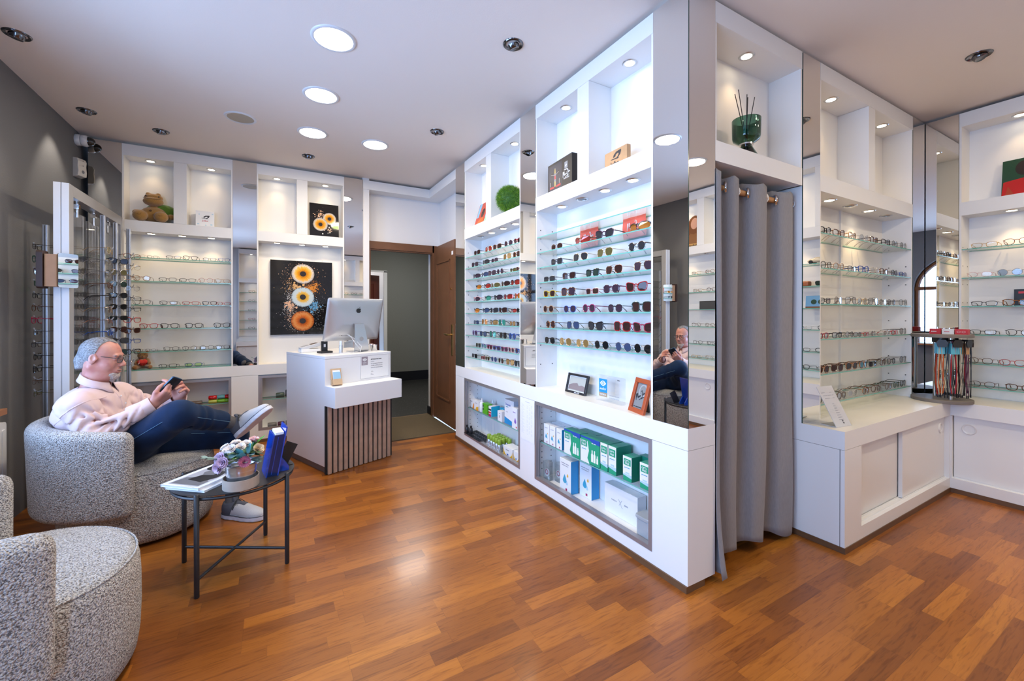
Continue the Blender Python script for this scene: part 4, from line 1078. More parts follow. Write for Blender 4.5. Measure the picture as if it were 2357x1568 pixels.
def frame_mat(c):
    if c in FM: return mat('frame_' + FNAME.get(c, c).replace(' ', '_'), FM[c], 0.22, 1.0)
    if c == 'tort':
        n = 'frame_tortoiseshell'
        if n in MATS: return MATS[n]
        m = mat(n, (0.1, 0.04, 0.01), 0.15, coat=0.4)
        nt, N, L = nodes_of(m); b = N['Principled BSDF']
        tc = N.new('ShaderNodeTexCoord'); nz = N.new('ShaderNodeTexNoise'); nz.inputs['Scale'].default_value = 90; L.new(tc.outputs['Object'], nz.inputs['Vector'])
        r_ = N.new('ShaderNodeValToRGB'); e = r_.color_ramp.elements
        e[0].position = 0.45; e[0].color = (0.022, 0.010, 0.006, 1); e[1].position = 0.62; e[1].color = (0.42, 0.13, 0.02, 1)
        L.new(nz.outputs[0], r_.inputs[0]); L.new(r_.outputs[0], b.inputs['Base Color']); return m
    return mat('frame_' + FNAME.get(c, c).replace(' ', '_'), FC[c], 0.16, coat=0.3)
def lens_mat(c):
    if c == 'c': return clear('clear_lens', (0.97, 0.98, 0.985), 0.045)
    if c == 'cb': return clear('pale_blue_lens', (0.66, 0.77, 0.90), 0.07)
    if c == 'cg': return clear('pale_green_lens', (0.80, 0.95, 0.70), 0.07)
    if c in LMIR: return mat('mirrored_lens_' + c[1:], LMIR[c], 0.08, 0.55, coat=0.6)
    m = 'sun_lens_' + c[1:]
    if m in MATS: return MATS[m]
    t = LC[c]
    return clear(m, tuple(min(1, v * 3.2) for v in t), 0.06, 0.02, t, 0.62)
def outline(kind):
    n = 22; P = []
    for k in range(n):
        a = 2 * math.pi * k / n; c, s_ = math.cos(a), math.sin(a)
        def se(p, w, h): return (w / 2 * math.copysign(abs(c) ** (2 / p), c), h / 2 * math.copysign(abs(s_) ** (2 / p), s_))
        if kind in ('round', 'rnd0'): x, z = se(2, 0.047, 0.045)
        elif kind == 'panto':
            x, z = se(2.3, 0.048, 0.041); x *= 1 + 0.10 * (z / 0.041)
        elif kind == 'rect':
            x, z = se(3.6, 0.052, 0.033); x *= 1 + 0.08 * (z / 0.033)
        elif kind == 'oval': x, z = se(2.2, 0.051, 0.036)
        elif kind == 'way':
            x, z = se(3.0, 0.051, 0.041); x *= 1 + 0.16 * (z / 0.041); z += 0.003 * (x / 0.05) * (z > 0)
        elif kind == 'big':
            x, z = se(3.0, 0.056, 0.050); x *= 1 + 0.06 * (z / 0.05)
        elif kind == 'cat':
            x, z = se(2.5, 0.053, 0.045); w = max(0, x / 0.026) * max(0, (z + 0.01) / 0.03); z += 0.008 * w; x += 0.006 * w
        elif kind == 'avi':
            x, z = se(2.4, 0.055, 0.047); x *= 1 + 0.18 * (z / 0.047); x += 0.004 * (z < 0) * (-z / 0.023); z = z if z > 0 else z * 1.04
            z = min(z, 0.0215)
        else:
            x, z = se(2.5, 0.064, 0.040); z += 0.002 * (x / 0.03); z *= 1 - 0.12 * max(0, x / 0.032)
        P.append((x, z))
    return P
GP = {}
def glasses_meshes(kind):
    if kind in GP: return GP[kind]
    ol = outline(kind)
    w = max(p[0] for p in ol) - min(p[0] for p in ol); zmin = min(p[1] for p in ol); zmax = max(p[1] for p in ol)
    thin = kind in ('rnd0', 'avi', 'oval'); sport = kind == 'shield'
    rt = 0.0011 if thin else (0.0018 if kind in ('rect', 'panto') else 0.0025)
    gap = 0.010 if not sport else 0.006
    cx = w / 2 + gap; zc = -zmin + rt
    kf = 1.1 if not sport else 4.2
    bend = lambda x: kf * x * x
    base = bend(0.0)
    fr = MB(); lens = []
    for s_ in (-1, 1):
        pts = [(s_ * (cx + x), bend(cx + x), zc + z) for x, z in ol]
        if not sport: fr.tube(pts, rt, 6, 0, True)
        else: fr.tube(pts[0:12] if s_ > 0 else pts[0:12], 0.0024, 6)
        lb = MB(); ins = 0.97
        f = [(s_ * (cx + x * ins), bend(cx + x * ins) - 0.0004, zc + z * ins) for x, z in ol]; b_ = [(x, y + 0.0012, z) for x, y, z in f]
        k = len(f); o1 = tuple(range(k)); o2 = tuple(range(k, 2 * k))
        if s_ > 0: lb.add(f + b_, [o1, o2[::-1]] + [(i, k + i, k + (i + 1) % k, (i + 1) % k) for i in range(k)])
        else: lb.add(f + b_, [o1[::-1], o2] + [(i, (i + 1) % k, k + (i + 1) % k, k + i) for i in range(k)])
        lens.append(lb)
    zb = zc + zmax * (0.45 if not kind == 'rect' else 0.3)
    xi = gap + 0.002
    fr.tube([(-xi, bend(xi), zb), (-xi * 0.4, bend(xi) - 0.001, zb + 0.003), (xi * 0.4, bend(xi) - 0.001, zb + 0.003), (xi, bend(xi), zb)], rt * (1.15 if not thin else 1.1), 6)
    if kind == 'avi': fr.tube([(-cx * 0.8, bend(cx * .8), zc + zmax), (0, -0.001, zc + zmax + 0.0035), (cx * 0.8, bend(cx * 0.8), zc + zmax)], rt, 6)
    zt = zc + zmax * (0.55 if not sport else 0.5); xe = cx + w / 2
    ye = bend(xe)
    temples = []
    for s_ in (-1, 1):
        fr.tube([(s_ * (xe - 0.003), ye - 0.0005, zt), (s_ * (xe + 0.003), ye + 0.002, zt), (s_ * (xe + 0.004), ye + 0.007, zt)], rt * 1.25 if not thin else 0.0015, 6)
        tb = MB(); tr = 0.0013 if thin else (0.0018 if kind in ('rect', 'panto') else 0.0024)
        X = s_ * (xe + 0.004)
        pts = [(X, ye + 0.006, zt), (X, 0.05, zt - 0.001), (X, 0.092, zt - 0.003), (X - s_ * 0.002, 0.108, zt * 0.80), (X - s_ * 0.003, 0.124, zt * 0.42), (X - s_ * 0.003, 0.136, 0.0032)]
        rs = [tr * 1.4, tr, tr, tr, max(tr, 0.0019), max(tr, 0.0021)]
        tb.tube(pts, rs, 6)
        temples.append(tb)
    dummy = FM0
    res = [('frame', fr.mesh('eyewear_frame', dummy, 50))] + [('lens', l.mesh('eyewear_lens', dummy)) for l in lens] + [('temple', t_.mesh('eyewear_temple', dummy, 50)) for t_ in temples]
    GP[kind] = res
    return res
FM0 = mat('frame_black', FC['black'], 0.16, coat=0.3)
def eyewear(kind, fc, lc, loc, rz, label, group, scale=1.0, temple=None, rot=None):
    sun = lc not in ('c', 'cb', 'cg')
    t = thing('sunglasses' if sun else 'eyeglasses', label, 'sunglasses' if sun else 'eyeglasses', loc, rz, group, rot)
    t.scale = (scale, scale, scale)
    for nm, me in glasses_meshes(kind):
        o = bpy.data.objects.new(nm, me); COL.objects.link(o); o.parent = t
        m = frame_mat(fc) if nm == 'frame' else lens_mat(lc) if nm == 'lens' else frame_mat(temple or fc)
        o.material_slots[0].link = 'OBJECT'; o.material_slots[0].material = m
    return t
ORD = ['first', 'second', 'third', 'fourth', 'fifth', 'sixth', 'seventh', 'eighth', 'ninth', 'tenth', 'eleventh', 'twelfth']
def glabel(kind, fc, lc, tail):
    sun = lc not in ('c', 'cb', 'cg')
    k_ = KNAME[kind]
    if kind == 'rnd0' and fc in FM: k_ = 'round'
    return '%s %s %s, %s' % (FNAME.get(fc, fc), k_, 'sunglasses' if sun else 'eyeglasses', tail)
GBM = {
 1: [(0.216, 'oval', 'tort', 'lbrown'), (0.465, 'shield', 'tort', 'lred'), (0.675, 'cat', 'plum', 'lgrey'), (0.927, 'shield', 'black', 'lorange')],
 2: [(0.216, 'way', 'grey', 'lgrey'), (0.461, 'avi', 'gold', 'lgrey'), (0.678, 'avi', 'gold', 'lolive'), (0.921, 'round', 'steel', 'lgrey')],
 3: [(0.131, 'rect', 'black', 'lgrey'), (0.348, 'way', 'grey', 'lbrown'), (0.574, 'way', 'black', 'lgreen'), (0.752, 'avi', 'redgold', 'lbrown'), (0.962, 'avi', 'gold', 'lviolet')],
 4: [(0.131, 'way', 'yellow', 'lbrown'), (0.339, 'big', 'tort', 'lviolet'), (0.570, 'rect', 'pink', 'lbrown'), (0.734, 'round', 'plum', 'lviolet'), (0.918, 'cat', 'red', 'lbrown')],
 5: [(0.120, 'round', 'beige', 'lbrown'), (0.357, 'panto', 'blue', 'lviolet'), (0.542, 'round', 'magenta', 'lviolet'), (0.762, 'panto', 'black', 'lviolet'), (0.953, 'big', 'green', 'lbrown')],
 6: [(0.146, 'round', 'tort', 'lbrown'), (0.388, 'avi', 'olive', 'lblue'), (0.601, 'cat', 'black', 'lgrey'), (0.815, 'big', 'red', 'lbrown'), (0.990, 'cat', 'crimson', 'lbrown')],
 7: [(0.136, 'panto', 'black', 'lblack'), (0.312, 'rnd0', 'gold', 'lgold'), (0.482, 'rnd0', 'gold', 'lgold'), (0.653, 'rnd0', 'steel', 'lblack'), (0.824, 'rnd0', 'steel', 'lblue'), (0.970, 'rnd0', 'steel', 'lblack')],
}
GBL = {
 0: [(0.227, 'way', 'black', 'lbrown'), (0.460, 'avi', 'gold', 'lred'), (0.624, 'way', 'tort', 'lbrown'), (0.818, 'rnd0', 'steel', 'lviolet'), (0.975, 'shield', 'red', 'lbrown')],
 1: [(0.179, 'way', 'black', 'lviolet'), (0.382, 'shield', 'black', 'lgrey'), (0.576, 'rect', 'plum', 'lviolet'), (0.796, 'avi', 'gold', 'lgold'), (0.948, 'way', 'tort', 'lbrown')],
 2: [(0.189, 'shield', 'black', 'lviolet'), (0.365, 'shield', 'grey', 'lblue'), (0.527, 'way', 'plum', 'lviolet'), (0.678, 'rnd0', 'steel', 'lviolet'), (0.874, 'shield', 'black', 'lolive'), (0.981, 'way', 'tort', 'lbrown')],
 3: [(0.227, 'shield', 'black', 'lorange'), (0.409, 'shield', 'black', 'lred'), (0.568, 'shield', 'pale', 'lolive'), (0.745, 'shield', 'grey', 'lbrown'), (0.915, 'shield', 'black', 'lred')],
 4: [(0.189, 'shield', 'pink', 'lviolet'), (0.417, 'shield', 'black', 'lgreenm'), (0.616, 'shield', 'black', 'lviolet'), (0.796, 'shield', 'grey', 'lred'), (0.968, 'shield', 'red', 'lorange')],
 5: [(0.189, 'shield', 'black', 'lorange'), (0.382, 'shield', 'black', 'lblue'), (0.552, 'shield', 'grey', 'lgrey'), (0.708, 'shield', 'black', 'lbrown'), (0.874, 'shield', 'plum', 'lred'), (0.981, 'round', 'black', 'lblack')],
 6: [(0.208, 'rect', 'black', 'lblue'), (0.382, 'avi', 'gold', 'lorange'), (0.543, 'shield', 'black', 'lgold'), (0.708, 'avi', 'steel', 'lgreenm'), (0.874, 'round', 'tort', 'lgold'), (0.981, 'way', 'black', 'lgrey')],
 7: [(0.179, 'round', 'violet', 'lviolet'), (0.356, 'way', 'black', 'lblue'), (0.543, 'big', 'grey', 'lgreenm'), (0.730, 'round', 'black', 'lblack'), (0.881, 'round', 'blue', 'lblue')],
 8: [(0.237, 'way', 'olive', 'lgrey'), (0.356, 'round', 'violet', 'lgreenm'), (0.469, 'way', 'magenta', 'lbrown'), (0.600, 'rect', 'blue', 'lviolet'), (0.738, 'way', 'magenta', 'lviolet'), (0.853, 'round', 'pink', 'lviolet'), (0.968, 'round', 'blue', 'lbrown')],
 9: [(0.170, 'rect', 'black', 'lblack'), (0.338, 'way', 'red', 'lbrown'), (0.426, 'round', 'olive', 'lbrown'), (0.552, 'rnd0', 'violet', 'lblue'), (0.678, 'rnd0', 'steel', 'lbrown'), (0.832, 'big', 'tort', 'lgold'), (0.955, 'cat', 'black', 'lgrey')],
}
GA = {
 0: [(0.111, 'rnd0', 'gold', 'c'), (0.197, 'rect', 'black', 'c'), (0.343, 'rect', 'dark', 'c'), (0.465, 'way', 'black', 'c'), (0.609, 'rect', 'dark', 'c'), (0.723, 'panto', 'blue', 'c')],
 1: [(0.123, 'panto', 'tort', 'c'), (0.303, 'rect', 'dark', 'c'), (0.446, 'rect', 'black', 'c'), (0.582, 'rnd0', 'red', 'c'), (0.723, 'panto', 'beige', 'c')],
 2: [(0.123, 'panto', 'dark', 'c'), (0.309, 'rect', 'dark', 'c'), (0.469, 'rect', 'red', 'c'), (0.609, 'way', 'black', 'c'), (0.733, 'rect', 'red', 'c')],
 3: [(0.170, 'way', 'red', 'c'), (0.315, 'way', 'black', 'c'), (0.491, 'way', 'black', 'c'), (0.719, 'way', 'black', 'c')],
 4: [(0.094, 'panto', 'tort', 'c'), (0.182, 'panto', 'plum', 'c'), (0.327, 'panto', 'black', 'c'), (0.459, 'panto', 'plum', 'c'), (0.589, 'panto', 'dark', 'c'), (0.723, 'panto', 'black', 'c')],
 5: [(0.303, 'rect', 'black', 'c'), (0.488, 'rect', 'blue', 'cg')],
}
GC = {
 0: [(0.117, 'way', 'black', 'c'), (0.290, 'way', 'brown', 'c'), (0.470, 'way', 'beige', 'c'), (0.636, 'rnd0', 'pale', 'c'), (0.786, 'way', 'brown', 'c'), (0.973, 'way', 'black', 'c'), (1.127, 'rnd0', 'dark', 'c'), (1.305, 'rnd0', 'steel', 'c')],
 1: [(0.132, 'panto', 'dark', 'c'), (0.290, 'panto', 'beige', 'c'), (0.470, 'rect', 'black', 'c'), (0.630, 'way', 'blue', 'c'), (0.800, 'rnd0', 'pale', 'c'), (0.945, 'way', 'brown', 'c'), (1.119, 'panto', 'dark', 'c'), (1.289, 'rect', 'blue', 'c')],
 2: [(0.117, 'rect', 'dark', 'c'), (0.284, 'rnd0', 'steel', 'c'), (0.452, 'avi', 'dark', 'c'), (0.611, 'rnd0', 'gold', 'c'), (0.780, 'avi', 'black', 'c'), (0.930, 'rnd0', 'steel', 'c'), (1.067, 'rnd0', 'dark', 'c'), (1.289, 'rnd0', 'dark', 'c')],
 3: [(0.096, 'rect', 'red', 'c'), (0.273, 'rect', 'dark', 'c'), (0.452, 'rnd0', 'black', 'c'), (0.567, 'rect', 'dark', 'c'), (0.694, 'rect', 'red', 'c'), (0.800, 'rnd0', 'steel', 'c'), (0.995, 'rect', 'pale', 'c'), (1.127, 'rect', 'red', 'c'), (1.305, 'rnd0', 'dark', 'c')],
 4: [(0.096, 'way', 'tort', 'lbrown'), (0.273, 'way', 'brown', 'lbrown'), (0.464, 'way', 'tort', 'lgrey'), (0.630, 'way', 'tort', 'lcyan'), (0.773, 'rect', 'black', 'lgrey'), (0.930, 'panto', 'brown', 'c'), (1.067, 'panto', 'black', 'c'), (1.273, 'rnd0', 'dark', 'c')],
 5: [(0.080, 'panto', 'dark', 'c'), (0.329, 'panto', 'brown', 'c'), (0.482, 'panto', 'pale', 'c'), (0.668, 'panto', 'tort', 'c'), (0.820, 'panto', 'brown', 'c'), (1.023, 'panto', 'brown', 'c'), (1.157, 'panto', 'green', 'c'), (1.345, 'panto', 'black', 'c')],
}
GD = {
 0: [(0.121, 'rect', 'gold', 'c'), (0.272, 'panto', 'tort', 'c')],
 1: [(0.098, 'oval', 'pink', 'c'), (0.241, 'rnd0', 'steel', 'cb')],
 2: [(0.121, 'rect', 'black', 'c'), (0.272, 'way', 'tort', 'c')],
 3: [(0.115, 'rect', 'black', 'c'), (0.283, 'panto', 'dark', 'c')],
 4: [(0.104, 'panto', 'brown', 'c'), (0.254, 'panto', 'red', 'c')],
 5: [(0.115, 'panto', 'brown', 'c'), (0.287, 'way', 'brown', 'c')],
}
grng = random.Random(11)
TEMP = {('blue', 'panto'): 'beige', ('red', 'big'): 'violet', ('green', 'big'): 'black', ('magenta', 'round'): 'magenta', ('plum', 'round'): 'magenta', ('tort', 'big'): 'grey'}
def fill(data, o, w, shelves, end, disp, group, d0=0.024, first=0):
    ox, oy, rz = o
    for s_, L in data.items():
        us = [q[0] for q in L]
        for i, (u, k, fc, lc) in enumerate(L):
            g = min([abs(u - v) for j, v in enumerate(us) if j != i] + [0.2])
            sc = max(0.60, min(1.0, g / 0.146))
            u = min(max(u, 0.016 + 0.072 * sc), w - 0.016 - 0.072 * sc)
            us[i] = u
            x, y = at(ox, oy, rz, u, d0 + (0.008 if sc < 0.9 else 0))
            lab = glabel(k, fc, lc, '%s from %s end, %s shelf down, %s' % (ORD[i], end, ORD[s_ + first], disp))
            eyewear(k, fc, lc, (x, y, shelves[s_] + 0.0004), rz + R(grng.uniform(-5, 5)), lab, group, sc, TEMP.get((fc, k)))
fill(GBM, OBM, 1.05, SH_BM, 'door', 'display with red cloths', 'sunglasses on the display with red cloths')
fill(GBL, OBL, 1.047, SH_BL, 'door', 'display beside oak door', 'sunglasses on the display beside the oak door')
fill(GA, OA1, 0.793, SH_A, 'grey-wall', 'display under plush tortoise', 'eyeglasses under the plush tortoise niche')
fill(GC, OC, 1.362, SH_C, 'curtain', 'display beside grey curtain', 'eyeglasses beside the grey curtain')
fill(GD, OD1, 1.05, SH_D, 'corner', 'display under red-sweater poster', 'eyeglasses under the red sweater poster')
# eyewear of the same wall that only the mirrors show
fill({1: [(0.52, 'way', 'black', 'lgreen')], 3: [(0.50, 'panto', 'dark', 'c'), (0.67, 'oval', 'steel', 'c')], 4: [(0.52, 'panto', 'black', 'c'), (0.69, 'rect', 'dark', 'c')], 5: [(0.51, 'oval', 'steel', 'c'), (0.69, 'way', 'black', 'c')]},
     OD1, 1.05, SH_D, 'mirror', 'red-sweater wall, mirrored beside curtain', 'eyeglasses under the red sweater poster')
fill({0: [(0.42, 'panto', 'tort', 'c'), (0.60, 'rect', 'gold', 'c')], 1: [(0.40, 'panto', 'brown', 'c'), (0.58, 'rect', 'gold', 'c')], 3: [(0.42, 'panto', 'brown', 'c'), (0.60, 'panto', 'brown', 'c')], 4: [(0.40, 'panto', 'dark', 'c'), (0.58, 'panto', 'dark', 'c')], 5: [(0.42, 'rnd0', 'gold', 'c'), (0.60, 'rect', 'gold', 'c')]},
     OD2, 1.05, SH_D, 'mirror', 'leopard-poster wall in mirrored pillar', 'eyeglasses under the leopard-print poster')

for o_, nm in ((OK1, 'display nearer added glazed door'), (OK2, 'display behind camera, opposite curtain')):
    fill({i: [(0.2 + 0.2 * j, ('panto', 'rect', 'way', 'round')[(i + j) % 4], ('black', 'brown', 'dark', 'tort', 'red')[(2 * i + j) % 5], 'c') for j in range(4)] for i in range(5)}, o_, 1.05, SH_A, 'curtain', nm, 'eyeglasses behind the camera')

# ------------------------------------------------------------------ two-sided eyewear rack along the grey wall
t = thing('eyewear_rack', 'tall aluminium frame with clear panels for hanging eyewear, beside the grey wall', 'display rack', (-1.135, 3.70, 0))
RX = 0.035
FRL = mat('rack_white_aluminium', (0.80, 0.82, 0.85), 0.35, 0.1); FRD = mat('rack_grey_aluminium', (0.45, 0.45, 0.46), 0.4, 0.5)
mb = MB().box(-RX, -0.003, -0.05, -0.046, 0, 2.07, 0).box(0.003, RX, -0.05, -0.046, 0, 2.07, 0).box(-RX, RX, -0.046, 0.02, 0, 2.07, 1)
mb.build('post', [FRL, FRD], t)
MB().box(-RX, RX, 0.98, 1.03, 0, 2.07).build('post', FRD, t)
MB().box(-RX, RX, 0.021, 0.979, 2.0, 2.07).build('top_rail', FRD, t)
MB().box(-RX, RX, 0.021, 0.979, 0.05, 0.10).build('bottom_rail', FRD, t)
ACR = clear('acrylic_panel', (0.96, 0.965, 0.97), 0.04, 0.02, (0.6, 0.62, 0.66), 0.03)
for k, (a, b_) in enumerate(((0.06, 0.33), (0.36, 0.63), (0.66, 0.93))):
    MB().box(-0.004, 0.004, a, b_, 0.14, 1.93 - 0.02 * k).build('acrylic_panel', ACR, t)
    mb = MB().cyl(0.0, (a + b_) / 2, 1.90, 2.0, 0.007, 10).box(-0.014, 0.014, (a + b_) / 2 - 0.012, (a + b_) / 2 + 0.012, 1.955, 1.985)
    mb.build('clamp', CHROME, t)
bars = MB()
RODS = [('wall-side rod of the eyewear rack', -1.285, 3.90, 0.55, 1.835, 180, 13, 1.69, 0.079, 'opt'),
        ('front rod of the eyewear rack, nearest the camera on the room side', -1.055, 4.08, 0.55, 1.96, 8, 8, 1.715, 0.085, 'sun'),
        ('middle room-side rod of the eyewear rack', -1.055, 4.36, 0.55, 1.96, -52, 9, 1.665, 0.088, 'sund'),
        ('rear room-side rod of the eyewear rack', -1.035, 4.62, 0.55, 1.96, -45, 11, 1.735, 0.088, 'opt2')]
HOOKM = clear('clear_hook', (0.85, 0.88, 0.92), 0.1, 0.05, (0.75, 0.78, 0.82), 0.4)
RODM = mat('rod_aluminium', (0.52, 0.54, 0.58), 0.3, 0.8)
pal = {'opt': [('rect', 'dark', 'c'), ('round', 'green', 'c'), ('panto', 'plum', 'c'), ('rect', 'green', 'cg'), ('rect', 'black', 'c'), ('panto', 'brown', 'c'), ('way', 'crimson', 'c'), ('rect', 'grey', 'c'), ('rect', 'dark', 'c'), ('panto', 'black', 'c'), ('way', 'black', 'c'), ('oval', 'brown', 'c'), ('rect', 'olive', 'c')],
       'sun': [('avi', 'gold', 'lolive'), ('oval', 'steel', 'lgrey'), ('avi', 'steel', 'lblack'), ('way', 'brown', 'lbrown'), ('big', 'black', 'c'), ('avi', 'gold', 'lbrown'), ('oval', 'redgold', 'lbrown'), ('way', 'blue', 'lblue')],
       'sund': [('way', 'black', 'lblue'), ('round', 'steel', 'lolive'), ('rnd0', 'steel', 'lgreen'), ('panto', 'black', 'lblack'), ('panto', 'dark', 'lblack'), ('rect', 'black', 'lblack'), ('round', 'dark', 'lbrown'), ('way', 'black', 'lgrey'), ('panto', 'black', 'lgreen')],
       'opt2': [('panto', 'tort', 'c'), ('rnd0', 'gold', 'c'), ('panto', 'beige', 'c'), ('rnd0', 'steel', 'c'), ('rect', 'dark', 'c'), ('rect', 'black', 'c'), ('way', 'red', 'c'), ('way', 'brown', 'lbrown'), ('rect', 'blue', 'c'), ('way', 'black', 'c'), ('rnd0', 'steel', 'c')]}
pos = ['topmost', 'second', 'third', 'fourth', 'fifth', 'sixth', 'seventh', 'eighth', 'ninth', 'tenth', 'eleventh', 'twelfth', 'thirteenth']
SHORT = ['wall-side rod of eyewear rack', 'room-side rod of eyewear rack nearest camera', 'middle room-side rod of eyewear rack', 'rear room-side rod of eyewear rack']
for ri, (nm, rx, ry, z0, z1, az, n, zt, dz, pk) in enumerate(RODS):
    rt_ = thing('display_rod', 'slim aluminium ' + nm.replace(' of the eyewear rack', ' with hooks'), 'display rod', (rx, ry, 0), 0, 'rods of the eyewear rack')
    MB().rbox(-0.014, 0.014, -0.016, 0.016, 0.0, z1, 0.005).box(-0.002, 0.002, -0.017, -0.016, 0.2, z1 - 0.005, 1).build('rod', [RODM, SEAMM], rt_)
    MB().box(-0.06, 0.06, -0.06, 0.06, 0, 0.008).build('foot', RODM, rt_)
    dx, dy = math.cos(R(az)), math.sin(R(az))
    for k in range(n):
        z = zt - k * dz
        MB().tube([(dx * 0.014, dy * 0.014, z + 0.012), (dx * 0.035, dy * 0.035, z + 0.006), (dx * 0.05, dy * 0.05, z + 0.012), (dx * 0.056, dy * 0.056, z + 0.026)], 0.0042, 8).build('hook', HOOKM, rt_, True)
        kind, fc, lc = pal[pk][k]
        hz = {'way': .041, 'rect': .033, 'round': .045, 'rnd0': .045, 'panto': .041, 'avi': .047, 'oval': .036, 'big': .05}[kind]
        lab = glabel(kind, fc, lc, '%s from top on %s' % (pos[k], SHORT[ri]) if k else 'topmost on %s' % SHORT[ri])
        eyewear(kind, fc, lc, (rx + dx * 0.042, ry + dy * 0.042, z - hz * 0.62), R(az) + R(90) + R(grng.uniform(-6, 6)), lab, 'eyewear on the hanging rack')
# hand mirror clipped on the rack's near post
t = thing('mirror', 'small table mirror in a wooden block clipped on the eyewear rack post', 'mirror', (-1.135, 3.60, 1.42))
BEECH = mat('beech_wood', (0.46, 0.26, 0.14), 0.45, var=0.15, bscale=20)
MB().rbox(-0.055, 0.005, -0.02, 0.05, 0.0, 0.195, 0.01).build('block', BEECH, t)
MB().rbox(-0.085, -0.057, -0.025, 0.055, -0.012, 0.215, 0.015, 0, 'x').build('back_plate', mat('dark_walnut', (0.05, 0.025, 0.018), 0.4), t)
g = MB().rbox(-0.003, 0.003, 0.0, 0.105, -0.005, 0.205, 0.012, 0, 'x')
g.xform(Matrix.Translation((0.008, -0.024, 0)) @ Matrix.Rotation(R(-38), 4, 'Z')).build('mirror_glass', MIRROR, t)
# ------------------------------------------------------------------ goods in the cabinets and on the ledges
OBB = (XB, 3.972, RZ)
def wthing(name, label, cat, o, u, d, z, group=None, dr=0.0):
    x, y = at(*o, u, d)
    return thing(name, label, cat, (x, y, z), o[2] + dr, group)
def pbox(name, label, cat, o, u0, u1, d0, z, h, dp, mfront, mside=None, group=None, prints=(), texts=(), dr=0.0):
    """carton: front at local y=0, width centred; prints: (x0,x1,z0,z1,material) panels on the front; texts: (string,x,z,size,material)"""
    t = wthing(name, label, cat, o, (u0 + u1) / 2, d0, z, group, dr)
    w = u1 - u0
    g = MB().box(-w / 2, w / 2, 0, dp, 0.0004, h)
    g.m = [0, 0, 0, 1, 0, 1]
    bevel(g.build('carton', [mfront, mside or mfront], t), 0.0012, 1)
    if prints:
        mb = MB(); ms = []; nl = 0
        for p in prints:
            if p[-1] not in ms: ms.append(p[-1])
            i = ms.index(p[-1]); nl += 1; y0 = -0.0003 - 0.00012 * nl
            if p[0] == 'poly': mb.prism(p[1], y0, -0.0001, i, lambda a, b_, c: (a, c, b_))
            else: mb.box(p[0], p[1], y0, -0.0001, p[2], p[3], i)
        mb.build('print', ms, t)
    for s_, x, zz, sz, m_ in texts: text_mesh(s_, sz, m_, t, TF(x, -0.0006 - 0.00012 * len(prints), zz))
    return t
def drop(cx, cz, r_, lean=0.0):
    P = []
    for k in range(18):
        a = 2 * math.pi * k / 18; x, z = r_ * math.sin(a), -r_ * math.cos(a)
        if z > 0: x *= max(0.0, 1 - (z / r_) ** 1.0 * 0.75); z *= 1.9
        P.append((cx + x + lean * max(z, 0), cz + z))
    return P
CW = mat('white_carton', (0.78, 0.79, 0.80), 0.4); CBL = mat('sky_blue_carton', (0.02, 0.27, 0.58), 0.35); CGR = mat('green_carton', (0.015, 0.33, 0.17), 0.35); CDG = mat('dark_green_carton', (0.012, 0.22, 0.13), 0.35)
CNV = mat('navy_carton', (0.02, 0.08, 0.38), 0.35); CYE = mat('amber_print', (0.75, 0.42, 0.03), 0.4); CMG = mat('crimson_print', (0.40, 0.02, 0.10), 0.4); CTE = mat('teal_print', (0.05, 0.35, 0.52), 0.4); CPB = mat('pale_blue_print', (0.42, 0.62, 0.74), 0.4)
CLG = mat('bright_green_carton', (0.10, 0.42, 0.02), 0.35); CCY = mat('cyan_carton', (0.02, 0.42, 0.62), 0.35); COR = mat('orange_print', (0.78, 0.26, 0.02), 0.4); CPU = mat('purple_print', (0.24, 0.13, 0.50), 0.4); CRD = mat('red_print', (0.55, 0.02, 0.03), 0.4)
ZU, ZL = 0.353, 0.0902
def drops_front(w, h, s_=1.0):
    return [('poly', drop(-w * 0.06, h * 0.36, w * 0.17), CTE), ('poly', drop(w * 0.14, h * 0.28, w * 0.085), CPB), ('poly', drop(w * 0.2, h * 0.52, w * 0.07), CYE), (w * 0.02, w * 0.16, h * 0.06, h * 0.13, CMG)]
for i, (a, b_) in enumerate(((1.522, 1.585), (1.591, 1.656), (1.668, 1.732))):
    w = b_ - a
    pbox('lens_solution_box', 'white carton with blue drop print, %s of the front row beside the green cartons' % ['first', 'middle', 'last'][i], 'box', OBB, a, b_, 0.045, ZU, 0.134, 0.06, CW, CW if i < 2 else CBL, 'white drop cartons on the glass shelf', drops_front(w, 0.134), [('#SOLUTION', 0, 0.11, 0.007, INKG)])
    pbox('lens_solution_box', 'white carton with blue drop print, %s of the back row beside the green cartons' % ['first', 'middle', 'last'][i], 'box', OBB, a + 0.004, b_ + 0.004, 0.11, ZU, 0.134, 0.058, CW, CW, 'white drop cartons on the glass shelf', drops_front(w, 0.134))
WT = PAPER
def bottle_sil(cx, z0, h, w):
    return [('poly', [(cx - w / 2, z0), (cx + w / 2, z0), (cx + w / 2, z0 + h * .62), (cx + w * .25, z0 + h * .74), (cx + w * .25, z0 + h), (cx - w * .25, z0 + h), (cx - w * .25, z0 + h * .74), (cx - w / 2, z0 + h * .62)], WT)]
